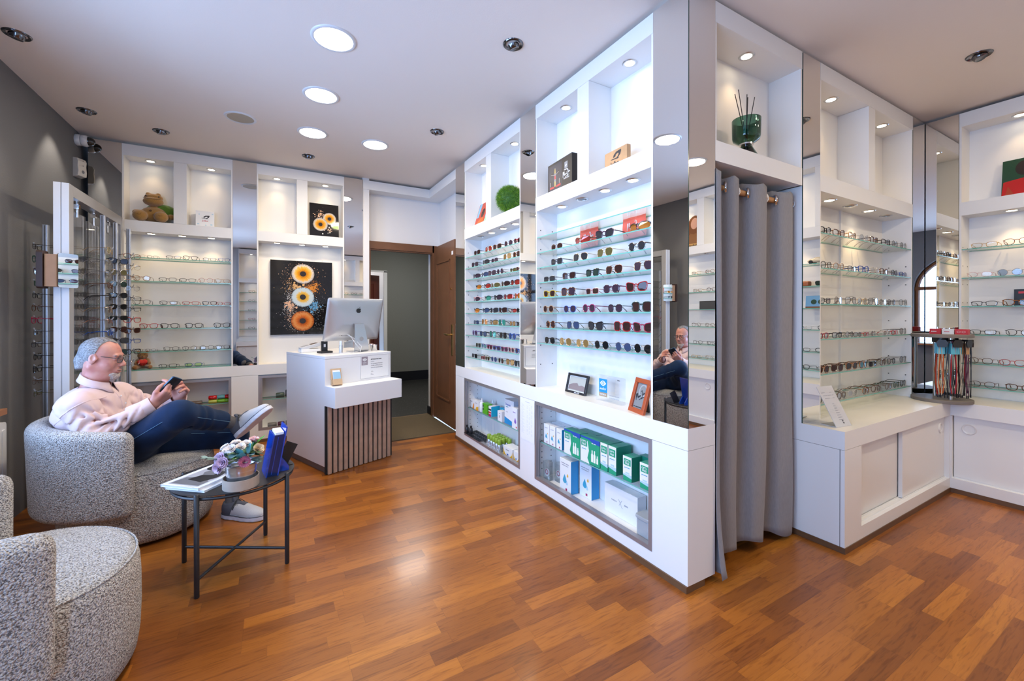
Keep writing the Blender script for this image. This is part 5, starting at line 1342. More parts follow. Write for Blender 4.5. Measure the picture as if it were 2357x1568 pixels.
def twin(w, h):
    P = [('poly', [(-w / 2, 0), (-w * 0.02, 0), (-w * 0.13, h * 0.2), (-w * 0.05, h * 0.5), (-w * 0.12, h * 0.86), (-w / 2, h * 0.86)], CW), (-w * 0.46, -w * 0.14, h * 0.62, h * 0.88, CGR)]
    P += [('poly', [(-w / 2, h), (w / 2, h), (w / 2, h * 0.82), (w * 0.2, h * 0.84), (-w * 0.1, h * 0.93), (-w / 2, h * 0.93)], CNV)]
    P += bottle_sil(w * 0.12, h * 0.12, h * 0.45, w * 0.1) + bottle_sil(w * 0.24, h * 0.12, h * 0.45, w * 0.1) + bottle_sil(w * 0.38, h * 0.12, h * 0.3, w * 0.08)
    return P
def oft(w, h, x): return [('OPTI-', x, h * 0.80, w * 0.105, WT), ('FREE', x, h * 0.69, w * 0.105, WT), ('puremoist', x, h * 0.52, w * 0.055, CTE)]
for i, (a, b_) in enumerate(((1.764, 1.925), (1.931, 2.106))):
    w = b_ - a
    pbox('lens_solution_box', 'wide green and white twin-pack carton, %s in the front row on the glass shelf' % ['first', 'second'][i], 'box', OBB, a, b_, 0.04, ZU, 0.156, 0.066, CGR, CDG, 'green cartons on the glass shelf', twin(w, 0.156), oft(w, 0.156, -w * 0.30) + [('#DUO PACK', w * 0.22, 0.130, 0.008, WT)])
for i, (a, b_) in enumerate(((1.82, 1.985), (1.99, 2.155))):
    pbox('lens_solution_box', 'dark green carton %s in the row behind the wide green twin packs' % ['first', 'second'][i], 'box', OBB, a, b_, 0.111, ZU, 0.152, 0.06, CDG, CDG, 'green cartons on the glass shelf')
def slim(w, h): return [(-w / 2, w / 2, h * 0.28, h, CW), ('poly', [(-w / 2, h * 0.28), (w / 2, h * 0.28), (w / 2, h * 0.15), (-w / 2, h * 0.22)], CPB), (-w * 0.4, w * 0.4, h * 0.64, h * 0.90, CGR), (-w * 0.2, w * 0.25, h * 0.3, h * 0.36, CPB)]
def oft2(w, h): return [('OPTI-', 0, h * 0.81, w * 0.24, WT), ('FREE', 0, h * 0.71, w * 0.24, WT), ('puremoist', 0, h * 0.55, w * 0.15, CTE)]
for i, (a, b_, h, dp, d0) in enumerate(((2.112, 2.172, 0.158, 0.062, 0.04), (2.178, 2.240, 0.158, 0.115, 0.04), (2.287, 2.350, 0.133, 0.075, 0.045), (2.408, 2.470, 0.133, 0.075, 0.045))):
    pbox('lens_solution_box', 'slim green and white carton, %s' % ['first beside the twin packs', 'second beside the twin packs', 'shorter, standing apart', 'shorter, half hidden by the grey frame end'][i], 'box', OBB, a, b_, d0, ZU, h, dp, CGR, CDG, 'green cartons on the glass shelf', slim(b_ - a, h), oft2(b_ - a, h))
pbox('lens_solution_box', 'short green carton standing behind the shorter slim carton', 'box', OBB, 2.33, 2.395, 0.122, ZU, 0.133, 0.05, CDG, CDG, 'green cartons on the glass shelf')
# lower level
for i, (a, b_, d0) in enumerate(((1.703, 1.823, 0.05), (1.832, 1.95, 0.112))):
    w = b_ - a
    pbox('lens_solution_box', 'large white carton with blue side and drop print, %s' % ['nearer the clear containers', 'nearer the white gift box'][i], 'box', OBB, a, b_, d0, ZL, 0.212, 0.062, CW, CBL, 'large drop cartons on the cabinet floor', drops_front(w, 0.212), [('#SOLUTION UNIQUE', 0, 0.185, 0.009, INKG), ('#multifonctions', 0, 0.172, 0.008, INKG)])
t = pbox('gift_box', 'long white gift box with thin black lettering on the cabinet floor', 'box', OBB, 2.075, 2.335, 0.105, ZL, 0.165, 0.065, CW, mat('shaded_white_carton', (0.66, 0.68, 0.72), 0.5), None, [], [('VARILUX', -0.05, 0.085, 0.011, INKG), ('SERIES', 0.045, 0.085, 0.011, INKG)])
MB().tube([(-0.014, -0.0008, 0.105), (0.0, -0.0008, 0.088), (0.012, -0.0008, 0.064), (0.02, -0.0008, 0.064)], 0.0008, 4).tube([(0.014, -0.0008, 0.105), (-0.002, -0.0008, 0.084), (-0.01, -0.0008, 0.07)], 0.0006, 4).build('logo', INKG, t)
TUBM = clear('frosted_plastic', (0.75, 0.78, 0.80), 0.08, 0.2, (0.70, 0.74, 0.78), 0.45)
t = wthing('plastic_tub', 'frosted plastic tub with lid on the cabinet floor beside the gift box', 'tub', OBB, 2.43, 0.085, ZL)
bevel(MB().rbox(-0.05, 0.05, -0.045, 0.045, 0, 0.10, 0.02).build('tub', TUBM, t), 0.004)
bevel(MB().rbox(-0.055, 0.055, -0.05, 0.05, 0.1, 0.118, 0.022).build('lid', TUBM, t), 0.004)
CLR = clear('clear_plastic', (0.88, 0.9, 0.9), 0.1, 0.05, (0.6, 0.62, 0.62), 0.12)
for i, (u, d0) in enumerate(((1.532, 0.05), (1.60, 0.10))):
    t = wthing('lens_case_pack', 'clear plastic pack with round lens case, %s on the cabinet floor' % ['front one' , 'rear one'][i], 'pack', OBB, u, d0, ZL, 'clear packs on the cabinet floor')
    MB().rbox(-0.034, 0.034, 0, 0.045, 0, 0.125, 0.012).build('pack', CLR, t)
    MB().lathe([(0.0001, 0.0), (0.026, 0.0), (0.026, 0.008), (0.0001, 0.008)], 24, 0, (0, 0, 0), 'y').build('case', PAPER, t, 40, (0, 0.012, 0.05))
    MB().lathe([(0.012, 0.0), (0.018, 0.0), (0.018, 0.001), (0.012, 0.001)], 20, 0, (0, 0, 0), 'y', True).build('emblem', CMG, t, False, (0, 0.0105, 0.055))
# left cabinet, glass shelf
def small(lab, a, b_, h, d0, dp, mf, ms, prints, texts=()): return pbox('eye_care_box', lab, 'box', OBB, a, b_, d0, ZU, h, dp, mf, ms, 'eye-care boxes on the glass shelf near the door', prints, texts)
small('small white carton with orange corner, first on the glass shelf near the oak door', 0.20, 0.315, 0.078, 0.06, 0.05, CW, CW, [('poly', [(0.02, 0), (0.057, 0), (0.057, 0.05), (0.04, 0.045)], COR), (-0.05, -0.03, 0.005, 0.012, CTE)], [('#REFRESH', -0.005, 0.06, 0.012, INKG)])
small('small white carton with yellow-orange corner, second on the glass shelf near the oak door', 0.34, 0.43, 0.088, 0.05, 0.05, CW, CW, [('poly', [(-0.02, 0), (0.045, 0), (0.045, 0.04), (0.0, 0.03)], CYE), ('poly', [(0.0, 0), (0.045, 0), (0.045, 0.02)], COR)], [('#REFRESH', 0, 0.065, 0.010, INKG)])
for i, (u, d0) in enumerate(((0.466, 0.07), (0.555, 0.135))):
    t = wthing('dropper_bottle', 'white dropper bottle %s the bright green carton' % ['beside', 'standing behind'][i], 'bottle', OBB, u, d0, ZU, 'white dropper bottles')
    MB().lathe([(0.0001, 0), (0.021, 0), (0.022, 0.003), (0.022, 0.078), (0.016, 0.088), (0.011, 0.090)], 20).build('bottle', CW, t, 40)
    MB().lathe([(0.011, 0.0895), (0.0105, 0.10), (0.006, 0.112), (0.004, 0.124), (0.0001, 0.126)], 16).build('nozzle', CW, t, 40)
small('bright green carton with black strip on the glass shelf', 0.517, 0.617, 0.094, 0.05, 0.05, CLG, CLG, [(-0.046, -0.025, 0.03, 0.08, INK), (-0.04, -0.03, 0.05, 0.06, CW)])
small('narrow carton with white front and cyan side on the glass shelf', 0.652, 0.705, 0.092, 0.045, 0.085, CW, CCY, [(-0.024, 0.024, 0.002, 0.025, CMG), (-0.024, 0.024, 0.055, 0.07, INK), (-0.024, 0.024, 0.03, 0.045, CRD)])
small('cyan carton standing behind the white carton with small emblem', 0.74, 0.81, 0.088, 0.115, 0.05, CCY, CCY, [])
small('small white carton with small grey emblem on the glass shelf', 0.822, 0.895, 0.086, 0.045, 0.05, CW, CW, [(-0.008, 0.006, 0.03, 0.05, INKG)], [('OPTI', 0, 0.065, 0.009, INKG)])
small('largest carton on this shelf, white with blue gradient foot and flame shape', 0.918, 1.072, 0.20, 0.06, 0.09, CW, mat('pale_grey_carton', (0.45, 0.50, 0.60), 0.4), [('poly', [(-0.077, 0.0), (0.077, 0.0), (0.077, 0.03), (-0.077, 0.055)], CBL), ('poly', [(0.05, 0.09), (0.065, 0.11), (0.07, 0.15), (0.055, 0.13)], CBL)], [('Oxysept', -0.02, 0.16, 0.026, CNV), ('Comfort', -0.035, 0.142, 0.014, CTE), ('#1 mois', -0.03, 0.10, 0.010, INKG)])
small('white carton with purple drop, last on the shelf beside the grey frame', 1.085, 1.165, 0.165, 0.035, 0.06, CW, CW, [('poly', drop(0.012, 0.06, 0.016), CPU), (0.022, 0.034, 0.012, 0.024, CRD)], [('#PEROXYDE', 0, 0.13, 0.009, CPU)])
# left cabinet, floor: black bottles on a rack, spray cans, flat carton
t = wthing('lens_tray', 'flat black plastic grid tray lying across the cabinet sill near the oak door', 'tray', OBB, 0.40, 0.04, 0.113)
mb = MB().box(-0.17, 0.17, -0.05, 0.09, 0, 0.003)
for i in range(8):
    for j in range(3): mb.lathe([(0.015, 0.003), (0.015, 0.0055), (0.0165, 0.0055), (0.0165, 0.003)], 12, 0, (-0.145 + i * 0.041, -0.028 + j * 0.046, 0), 'z', True)
mb.build('tray', BLACKP, t)
for i, u in enumerate((0.262, 0.31)):
    t = wthing('drop_bottle', 'small black dropper bottle standing on the black grid tray, %s' % ['nearer the oak door', 'farther from the oak door'][i], 'bottle', OBB, u, 0.01 + 0.02 * i, 0.1188, 'black dropper bottles')
    MB().lathe([(0.0001, 0), (0.016, 0), (0.017, 0.002), (0.017, 0.045), (0.012, 0.052), (0.0001, 0.052)], 18).build('bottle', BLACKP, t, 40)
    MB().lathe([(0.009, 0.052), (0.0095, 0.072), (0.0001, 0.074)], 14).build('cap', BLACKP, t, 40)
CANM = mat('spray_can_silver', (0.55, 0.58, 0.62), 0.25, 0.7); CAPG = mat('lime_cap', (0.26, 0.42, 0.04), 0.4)
n = 0
for j in range(3):
    for i in range(5 if j != 1 else 4):
        u = 0.665 + i * 0.048 + (0.024 if j == 1 else 0) + j * 0.012; d0 = 0.045 + j * 0.042
        t = wthing('spray_can', 'silver lens-cleaner spray can with lime green cap in the cluster on the cabinet floor', 'spray can', OBB, u, d0, ZL, 'spray cans with lime caps')
        MB().lathe([(0.0001, 0), (0.0185, 0), (0.0195, 0.002), (0.0195, 0.062), (0.0165, 0.067)], 18).build('can', CANM, t, 40)
        MB().lathe([(0.0165, 0.0665), (0.0175, 0.068), (0.0175, 0.104), (0.0155, 0.108), (0.0001, 0.109)], 18).build('cap', CAPG, t, 40)
        if j == 0:
            MB().box(-0.010, 0.010, -0.0202, -0.0175, 0.014, 0.05, 0).box(-0.006, 0.006, -0.0207, -0.0201, 0.02, 0.032, 1).build('label_print', [INKG, CW], t)
        n += 1
def smile(w, h): return [('poly', [(-w / 2, 0), (w / 2, 0), (w / 2, h * 0.75), (w * 0.42, h * 0.4), (w * 0.25, h * 0.18), (0, h * 0.12), (-w * 0.25, h * 0.22), (-w * 0.42, h * 0.5), (-w / 2, h * 0.85)], CYE), (-w * 0.1, w * 0.06, h * 0.22, h * 0.36, CNV)]
for i, (a, b_, d0) in enumerate(((0.925, 1.075, 0.045), (1.085, 1.165, 0.05))):
    pbox('lens_solution_box', 'low white carton with yellow curve on the cabinet floor, %s' % ['whole one beside the spray cans', 'half hidden at the grey frame'][i], 'box', OBB, a, b_, d0, ZL, 0.083, 0.09, CW, CW, 'low yellow-curve cartons', smile(b_ - a, 0.083), [('OPTIMIST', -0.005, 0.058, 0.013, INKG)] if i == 0 else [])
# price list on the post between the glazed openings
t = wthing('price_list', 'white printed price list taped on the white post between the two grey-framed openings', 'price list', OBB, 1.378, -0.002, 0.33)
MB().box(-0.10, 0.092, 0, 0.001, 0, 0.30).build('sheet', PAPER, t)
mb = MB()
for k in range(26):
    z = 0.262 - k * 0.0085
    mb.box(-0.085, -0.085 + 0.02 + 0.012 * ((k * 7) % 3), -0.0005, 0, z, z + 0.0014)
    for c in (0.0, 0.03, 0.058):
        if (k + int(c * 100)) % 4: mb.box(-0.01 + c, 0.006 + c, -0.0005, 0, z, z + 0.0014)
mb.box(-0.03, 0.03, -0.0005, 0, 0.28, 0.284)
mb.build('print', mat('pale_print', (0.55, 0.56, 0.60), 0.6), t)

SCRIPT = [[(0, 0), (0.6, 3.2), (0.9, 3.4), (0.9, 1.2), (1.6, 3.2), (1.9, 3.3), (1.8, 0.6), (2.1, 0.5), (2.6, 1.3), (2.3, 1.5), (2.2, 0.8), (2.5, 0.6), (2.8, 1.4), (2.85, 0.7), (3.2, 1.4), (3.2, 0.8), (3.5, 0.7), (3.7, 1.4), (3.75, 0.7), (4.0, 0.7), (4.15, 1.4), (4.2, 0.8), (4.5, 0.9)], [(4.1, 2.0), (4.3, 2.1)], [(5.0, 2.9), (5.5, 3.5), (6.0, 3.3), (5.7, 1.2), (5.2, -0.9), (4.8, -1.0), (4.9, -0.4), (5.8, 0.8), (6.2, 1.5), (6.25, 0.8), (6.5, 0.8), (6.7, 1.5), (6.7, 0.8), (7.1, 1.5), (7.1, 0.8), (7.5, 1.5), (7.6, 0.9), (8.0, 1.0)], [(6.3, 2.1), (6.5, 2.2)], [(2.4, -0.7), (5.0, -0.5), (6.8, -0.6)]]
def script(parent, m, M, s_=1.0, y=-0.001, name='lettering'):
    mb = MB()
    for st in SCRIPT: mb.tube([((x - 3.9) * s_, y, (z - 1.0) * s_) for x, z in st], 0.16 * s_, 5)
    return mb.xform(M).build(name, m, parent, True)
# ------------------------------------------------------------------ things standing on the ledge of the sunglasses display
def photo_frame(name, label, o, u, d, z, w, h, bw, fm, tilt, inner, dr=0.0):
    t = wthing(name, label, 'picture frame', o, u, d, z, None, dr)
    M_ = Matrix.Rotation(R(-tilt), 4, 'X')
    mb = MB().box(-w / 2, w / 2, 0, 0.016, 0, bw).box(-w / 2, w / 2, 0, 0.016, h - bw, h).box(-w / 2, -w / 2 + bw, 0, 0.016, bw, h - bw).box(w / 2 - bw, w / 2, 0, 0.016, bw, h - bw)
    mb.xform(M_); bevel(mb.build('frame', fm, t), 0.002)
    mb = MB().box(-w / 2 + 0.002, w / 2 - 0.002, 0.012, 0.0155, 0.002, h - 0.002).xform(M_); mb.build('backing', BLACKP, t)
    inner(t, M_, w, h, bw)
    mb = MB().prism([(0.017 + h * 0.9 * math.sin(R(tilt)) * 1.0, h * 0.75), (0.012 + 0.055, 0.0), (0.017 + 0.06, 0.0), (0.022 + h * 0.9 * math.sin(R(tilt)), h * 0.75)], -0.02, 0.02, 0, lambda a, b_, c: (c, a, b_)); mb.build('strut', BLACKP, t)
    return t
def inner1(t, M_, w, h, bw):
    ms = [mat('photo_greygreen', (0.42, 0.43, 0.39), 0.4), mat('photo_dusk', (0.24, 0.19, 0.19), 0.4), PAPER]
    mb = MB().box(-w / 2 + bw, w / 2 - bw, 0.009, 0.0115, bw, h - bw, 2).box(-w / 2 + bw + 0.004, w / 2 - bw - 0.004, 0.0086, 0.009, bw + 0.004, h - bw - 0.004, 0)
    a = w / 2 - bw - 0.004
    mb.prism([(-a, 0.024), (a, 0.024), (a, 0.052), (a * 0.6, 0.06), (a * 0.2, 0.054), (0, 0.07), (-a * 0.5, 0.064), (-a, 0.05)], 0.0082, 0.0086, 1, lambda p, q, c: (p, c, q))
    mb.xform(M_).build('photo', ms, t)
    text_mesh('Julbo #20', 0.013, PAPER, t, M_ @ TF(0.02, -0.0004, bw * 0.5))
photo_frame('photo_frame', 'black photo frame with landscape print on the ledge under the sunglasses', OBM, 0.330, 0.085, ZCB, 0.205, 0.128, 0.015, BLACKP, 14, inner1)
RW = mat('red_brown_frame_wood', (0.40, 0.075, 0.02), 0.35, var=0.15, bscale=25)
def inner2(t, M_, w, h, bw):
    mb = MB().box(-w / 2 + bw, w / 2 - bw, 0.009, 0.0115, bw, h - bw, 0)
    mb.lathe([(0.0001, 0.0086), (0.034, 0.0086)], 24, 1, (0.012, 0, h * 0.66), 'y').lathe([(0.0001, 0.0083), (0.026, 0.0083)], 24, 0, (0.012, 0, h * 0.66), 'y')
    mb.xform(M_).build('photo', [mat('photo_silver_grey', (0.22, 0.23, 0.235), 0.4), mat('photo_light_grey', (0.38, 0.39, 0.40), 0.4)], t)
    script(t, INK, M_ @ Matrix.Translation((0.0, 0.008, h * 0.5)) @ Matrix.Rotation(R(-28), 4, 'Y'), 0.0098, 0.0)
    text_mesh('#THE REVOLUTION', 0.0085, INK, t, M_ @ TF(0, 0.0078, bw + 0.008))
photo_frame('photo_frame', 'red-brown wooden photo frame with grey signed print beside the mirrored corner', OBM, 0.905, 0.03, ZCB, 0.140, 0.182, 0.025, RW, 16, inner2, R(-14))
# clear acrylic award block
t = wthing('award_block', 'clear acrylic award block with blue eye emblem on the ledge between the photo frames', 'award', OBM, 0.645, 0.085, ZCB)
ACB = clear('acrylic_block', (0.975, 0.98, 0.985), 0.015, 0.0, (0.85, 0.87, 0.9), 0.03)
MB().box(-0.108, 0.108, 0, 0.030, 0.0004, 0.150).build('block', ACB, t)
MB().box(-0.078, -0.008, -0.0005, 0, 0.052, 0.132, 0).box(-0.078, -0.008, -0.0005, 0, 0.028, 0.052, 1).build('print', [CBL, mat('tan_print', (0.36, 0.27, 0.17), 0.5)], t)
eye_mark(t, -0.043, 0.106, 0.052, PAPER, d=-0.0012).build('emblem', PAPER, t)
mb = MB().lathe([(0.0075, -0.0016), (0.0075, -0.001), (0.011, -0.001), (0.011, -0.0016)], 20, 0, (-0.043, 0, 0.106), 'y', True).box(-0.052, -0.036, -0.0017, -0.0012, 0.105, 0.1075)
mb.build('emblem', CBL, t)
text_mesh('essilor', 0.021, PAPER, t, TF(-0.043, -0.001, 0.074)); text_mesh('EXPERTS', 0.013, PAPER, t, TF(-0.043, -0.001, 0.040))
text_mesh('2026', 0.011, INK, t, TF(0.085, -0.001, 0.138)); text_mesh('CHOISIR LE MEILLEUR', 0.0085, INKG, t, TF(0.05, -0.001, 0.042)); text_mesh('POUR VOTRE VISION', 0.0085, INKG, t, TF(0.05, -0.001, 0.028))
# two red cleaning cloths hanging on the back of the second shelf
CORAL = mat('coral_cloth', (0.72, 0.13, 0.09), 0.55, spec=0.3); CLW = mat('cloth_white_print', (0.78, 0.70, 0.66), 0.6)
for i, (u, w, lab) in enumerate(((0.392, 0.172, 'coral red cleaning cloth with white script, behind the second pair on the top shelf'), (0.778, 0.172, 'coral red cleaning cloth with white script, behind the orange-lens sporty sunglasses'))):
    t = wthing('cleaning_cloth', lab, 'cloth', OBM, u, 0.155, 1.6815, 'coral cleaning cloths')
    nx = 12; mb = MB(); vs_ = []
    for j in range(nx + 1):
        for k in range(nx + 1):
            x = -w / 2 + w * k / nx; z = 0.118 * j / nx
            vs_.append((x, 0.006 * math.sin(x * 60 + z * 40 + i) * (1 - j / nx * 0.6) - 0.0, z))
    q = len(vs_); vs_ += [(x, y + 0.0016, z) for x, y, z in vs_]
    fs = []
    for j in range(nx):
        for k in range(nx):
            a = j * (nx + 1) + k; fs += [(a, a + 1, a + nx + 2, a + nx + 1), (q + a + nx + 1, q + a + nx + 2, q + a + 1, q + a)]
    rim = [k for k in range(nx + 1)] + [(j * (nx + 1) + nx) for j in range(1, nx + 1)] + [nx * (nx + 1) + k for k in range(nx - 1, -1, -1)] + [j * (nx + 1) for j in range(nx - 1, 0, -1)]
    for a, b_ in zip(rim, rim[1:] + rim[:1]): fs.append((b_, a, q + a, q + b_))
    mb.add(vs_, fs); mb.build('cloth', CORAL, t, True)
    script(t, CLW, Matrix.Translation((0, -0.0065, 0.062)) @ Matrix.Rotation(R(-8), 4, 'Y'), 0.0125, 0.0)

# ------------------------------------------------------------------ things in the upper niches
ZNF = ZS1 + 0.0003
# boxed model car poster
t = wthing('display_box', 'black display box with racing car picture in the niche above the red cloths', 'display box', OBM, 0.228, 0.04, ZNF, None, R(-4))
w, h = 0.295, 0.205
bevel(MB().box(-w / 2, w / 2, 0, 0.09, 0, h).build('box', mat('matt_black_card', (0.012, 0.012, 0.015), 0.45), t), 0.002)
ms = [mat('print_navy', (0.012, 0.017, 0.04), 0.4), mat('print_yellow', (0.65, 0.42, 0.02), 0.4), mat('print_red', (0.45, 0.02, 0.03), 0.4), mat('print_grey', (0.22, 0.24, 0.27), 0.4), mat('print_black', (0.006, 0.006, 0.008), 0.4), PAPER]
mb = MB()
def pp(pts, m, lay): mb.prism(pts, -0.0004 - 0.0003 * lay, -0.0002 - 0.0003 * lay, m, lambda a, b_, c: (a, c, b_))
pp([(-0.135, 0.012), (0.03, 0.012), (0.03, 0.19), (-0.135, 0.19)], 0, 0)
pp([(-0.062, 0.045), (-0.045, 0.045), (-0.042, 0.10), (-0.049, 0.165), (-0.058, 0.165), (-0.065, 0.10)], 3, 1)
for x in (-0.118, -0.005):
    pp([(x, 0.05), (x + 0.022, 0.05), (x + 0.022, 0.085), (x, 0.085)], 4, 1); pp([(x + 0.002, 0.052), (x + 0.010, 0.052), (x + 0.010, 0.083), (x + 0.002, 0.083)], 3, 2)
for x in (-0.10, -0.018): pp([(x, 0.115), (x + 0.015, 0.115), (x + 0.015, 0.14), (x, 0.14)], 4, 1)
pp([(-0.118, 0.034), (-0.065, 0.034), (-0.065, 0.045), (-0.118, 0.048)], 2, 2); pp([(-0.042, 0.034), (0.015, 0.034), (0.015, 0.048), (-0.042, 0.045)], 2, 2)
pp([(-0.057, 0.04), (-0.049, 0.04), (-0.048, 0.075), (-0.058, 0.075)], 1, 3); pp([(-0.058, 0.13), (-0.048, 0.13), (-0.05, 0.158), (-0.056, 0.158)], 1, 3); pp([(-0.062, 0.09), (-0.044, 0.09), (-0.046, 0.115), (-0.06, 0.115)], 2, 3)
pp([(-0.105, 0.128), (-0.06, 0.118), (-0.06, 0.122), (-0.105, 0.132)], 3, 2); pp([(-0.046, 0.118), (-0.005, 0.128), (-0.005, 0.132), (-0.046, 0.122)], 3, 2)
pp([(0.062, 0.125), (0.098, 0.125), (0.098, 0.168), (0.062, 0.168)], 3, 0)
mb.build('picture', ms, t)
text_mesh('AP', 0.02, PAPER, t, TF(0.08, -0.0012, 0.142)); text_mesh('#RACING', 0.010, PAPER, t, TF(0.08, -0.0012, 0.118)); script(t, PAPER, Matrix.Translation((0.085, -0.0012, 0.088)) @ Matrix.Rotation(R(-10), 4, 'Y'), 0.0105, 0.0); text_mesh('SUNGLASSES', 0.0115, PAPER, t, TF(0.085, -0.0006, 0.062))
# wooden logo block
t = wthing('wooden_sign', 'small wooden block with black swoosh logo in the niche beside the mirrored corner', 'sign', OBM, 0.735, 0.055, ZNF, None, R(-3))
bevel(MB().box(-0.092, 0.092, 0, 0.028, 0, 0.104).build('block', mat('light_oak', (0.50, 0.29, 0.14), 0.5, var=0.15, bscale=22), t), 0.002)
mb = MB()
SW = [(0.045, 0.092), (0.047, 0.083), (0.040, 0.066), (0.026, 0.056), (0.006, 0.052), (0.012, 0.057), (0.022, 0.063), (0.027, 0.075), (0.018, 0.078), (0.004, 0.073), (0.0, 0.064), (-0.014, 0.060), (-0.020, 0.064), (-0.014, 0.076), (0.006, 0.088)]
def swoosh(mb, cx, cz, s_, m=0): 
    mb.prism([(cx + x * s_, cz + (z - 0.07) * s_) for x, z in SW], -0.0006, -0.0001, m, lambda a, b_, c: (a, c, b_))
    mb.prism([(cx + x * s_, cz + (z - 0.07) * s_) for x, z in ((-0.042, 0.052), (0.02, 0.047), (0.032, 0.052), (0.02, 0.054), (-0.03, 0.056))], -0.0006, -0.0001, m, lambda a, b_, c: (a, c, b_))
swoosh(mb, 0.0, 0.07, 1.0); mb.build('logo', INK, t)
text_mesh('Julbo', 0.032, INK, t, TF(-0.005, -0.0006, 0.026), bold=0.0006, scx=1.1)
# picture of two people
def portrait_mats():
    return [mat('print_rust', (0.40, 0.05, 0.02), 0.4), mat('print_orange', (0.62, 0.12, 0.02), 0.4), mat('print_mint', (0.30, 0.55, 0.35), 0.4), mat('print_skyblue', (0.16, 0.38, 0.62), 0.4), mat('print_skin', (0.48, 0.22, 0.12), 0.5), mat('print_dark_skin', (0.06, 0.025, 0.018), 0.5), mat('print_hair', (0.018, 0.009, 0.007), 0.5), PAPER, mat('print_scarlet', (0.50, 0.012, 0.012), 0.4), mat('print_bottle_green', (0.012, 0.06, 0.03), 0.4), mat('print_pale_skin', (0.66, 0.36, 0.25), 0.5), mat('print_leopard', (0.28, 0.12, 0.04), 0.5), mat('print_auburn', (0.20, 0.07, 0.02), 0.5), mat('print_blonde', (0.62, 0.34, 0.10), 0.5)]
def poster(name, label, cat, o, u, d, z, w, h, tilt, shapes, texts=(), dr=0.0, thick=0.005, edge=PAPER, face_m=None, group=None):
    t = wthing(name, label, cat, o, u, d, z, group, dr)
    M_ = Matrix.Rotation(R(-tilt), 4, 'X')
    MB().box(-w / 2, w / 2, 0, thick, 0, h).xform(M_).build('board', edge, t)
    mb = MB()
    for lay, (m, pts) in enumerate(shapes):
        y = -0.0002 - 0.00012 * lay
        mb.prism([(x * w / 2, zz * h) for x, zz in pts], y - 0.0001, y, m, lambda a, b_, c: (a, c, b_))
    mb.xform(M_).build('picture', portrait_mats(), t)
    for s_, x, zz, sz, m_ in texts: text_mesh(s_, sz, m_, t, M_ @ TF(x, -0.0035, zz))
    return t
def ov(cx, cz, rx, rz_, n=16): return [(cx + rx * math.cos(2 * math.pi * k / n), cz + rz_ * math.sin(2 * math.pi * k / n)) for k in range(n)]
FULL = [(-1, 0), (1, 0), (1, 1), (-1, 1)]
poster('picture_board', 'picture board of two people in orange and mint tops, beside the grass ball', 'picture', OBL, 0.255, 0.052, ZNF, 0.315, 0.238, 17,
       [(0, FULL), (3, [(-0.95, 0.4), (-0.7, 0.4), (-0.6, 1), (-0.95, 1)]), (3, [(0.25, 0.3), (0.55, 0.3), (0.55, 1), (0.3, 1)]), (1, [(-0.75, 0), (0.15, 0), (0.1, 0.3), (-0.15, 0.38), (-0.6, 0.25)]), (5, ov(-0.2, 0.52, 0.2, 0.17)), (6, ov(-0.18, 0.63, 0.18, 0.1)), (6, [(-0.4, 0.55), (0.0, 0.55), (0.0, 0.6), (-0.4, 0.6)]), (2, [(0.2, 0), (1, 0), (1, 0.5), (0.7, 0.52), (0.35, 0.4)]), (4, ov(0.66, 0.66, 0.22, 0.19)), (12, ov(0.72, 0.84, 0.3, 0.14)), (6, [(0.46, 0.7), (0.9, 0.7), (0.9, 0.75), (0.46, 0.75)])], [('etnia', -0.03, 0.02, 0.022, PAPER)], 0.0)
# artificial grass ball
t = wthing('grass_ball', 'round ball of artificial green grass in the niche nearest the oak door mirror', 'artificial plant', OBL, 0.735, 0.085, ZNF + 0.128)
GRM = [mat('grass_dark', (0.045, 0.15, 0.015), 0.6), mat('grass_mid', (0.12, 0.30, 0.02), 0.55), mat('grass_light', (0.30, 0.50, 0.04), 0.55)]
MB().ball((0, 0, 0), 0.098, 24).build('core', GRM[0], t, True)
mb = MB(); gr = random.Random(5)
for k in range(7000):
    z = gr.uniform(-1, 1); a = gr.uniform(0, 6.2832); q = math.sqrt(1 - z * z)
    nrm = Vector((q * math.cos(a), q * math.sin(a), z)); tg = nrm.orthogonal().normalized(); tg.rotate(Matrix.Rotation(gr.uniform(0, 6.28), 3, nrm))
    b0 = nrm * 0.096; tip = nrm * gr.uniform(0.110, 0.127) + tg * gr.uniform(0.0, 0.012); sd = nrm.cross(tg) * 0.0011
    mb.add([b0 - sd, b0 + sd, tip], [(0, 1, 2)], gr.choice((0, 1, 1, 2)))
bl = mb.build('blades', GRM, t); bl['kind'] = 'stuff'
# reed diffuser
t = wthing('reed_diffuser', 'green glass reed diffuser with black sticks in the niche above the curtain', 'reed diffuser', OP, 0.335, 0.055, ZNF)
DGL = clear('green_tinted_glass', (0.30, 0.50, 0.42), 0.12)
MB().lathe([(0.050, 0.0), (0.052, 0.004), (0.030, 0.045), (0.026, 0.055), (0.030, 0.062), (0.062, 0.085), (0.066, 0.10), (0.068, 0.19), (0.066, 0.19), (0.063, 0.10), (0.055, 0.088), (0.0001, 0.07)], 36).build('vase', clear('green_tinted_glass', (0, 0, 0)), t, 40)
MB().lathe([(0.0001, 0.002), (0.046, 0.003), (0.028, 0.042), (0.0001, 0.045)], 30).build('oil', clear('dark_oil', (0.20, 0.16, 0.14), 0.1), t, 40)
MB().lathe([(0.024, 0.052), (0.034, 0.058), (0.034, 0.066), (0.022, 0.07)], 24).build('neck_ring', CHROME, t, 40)
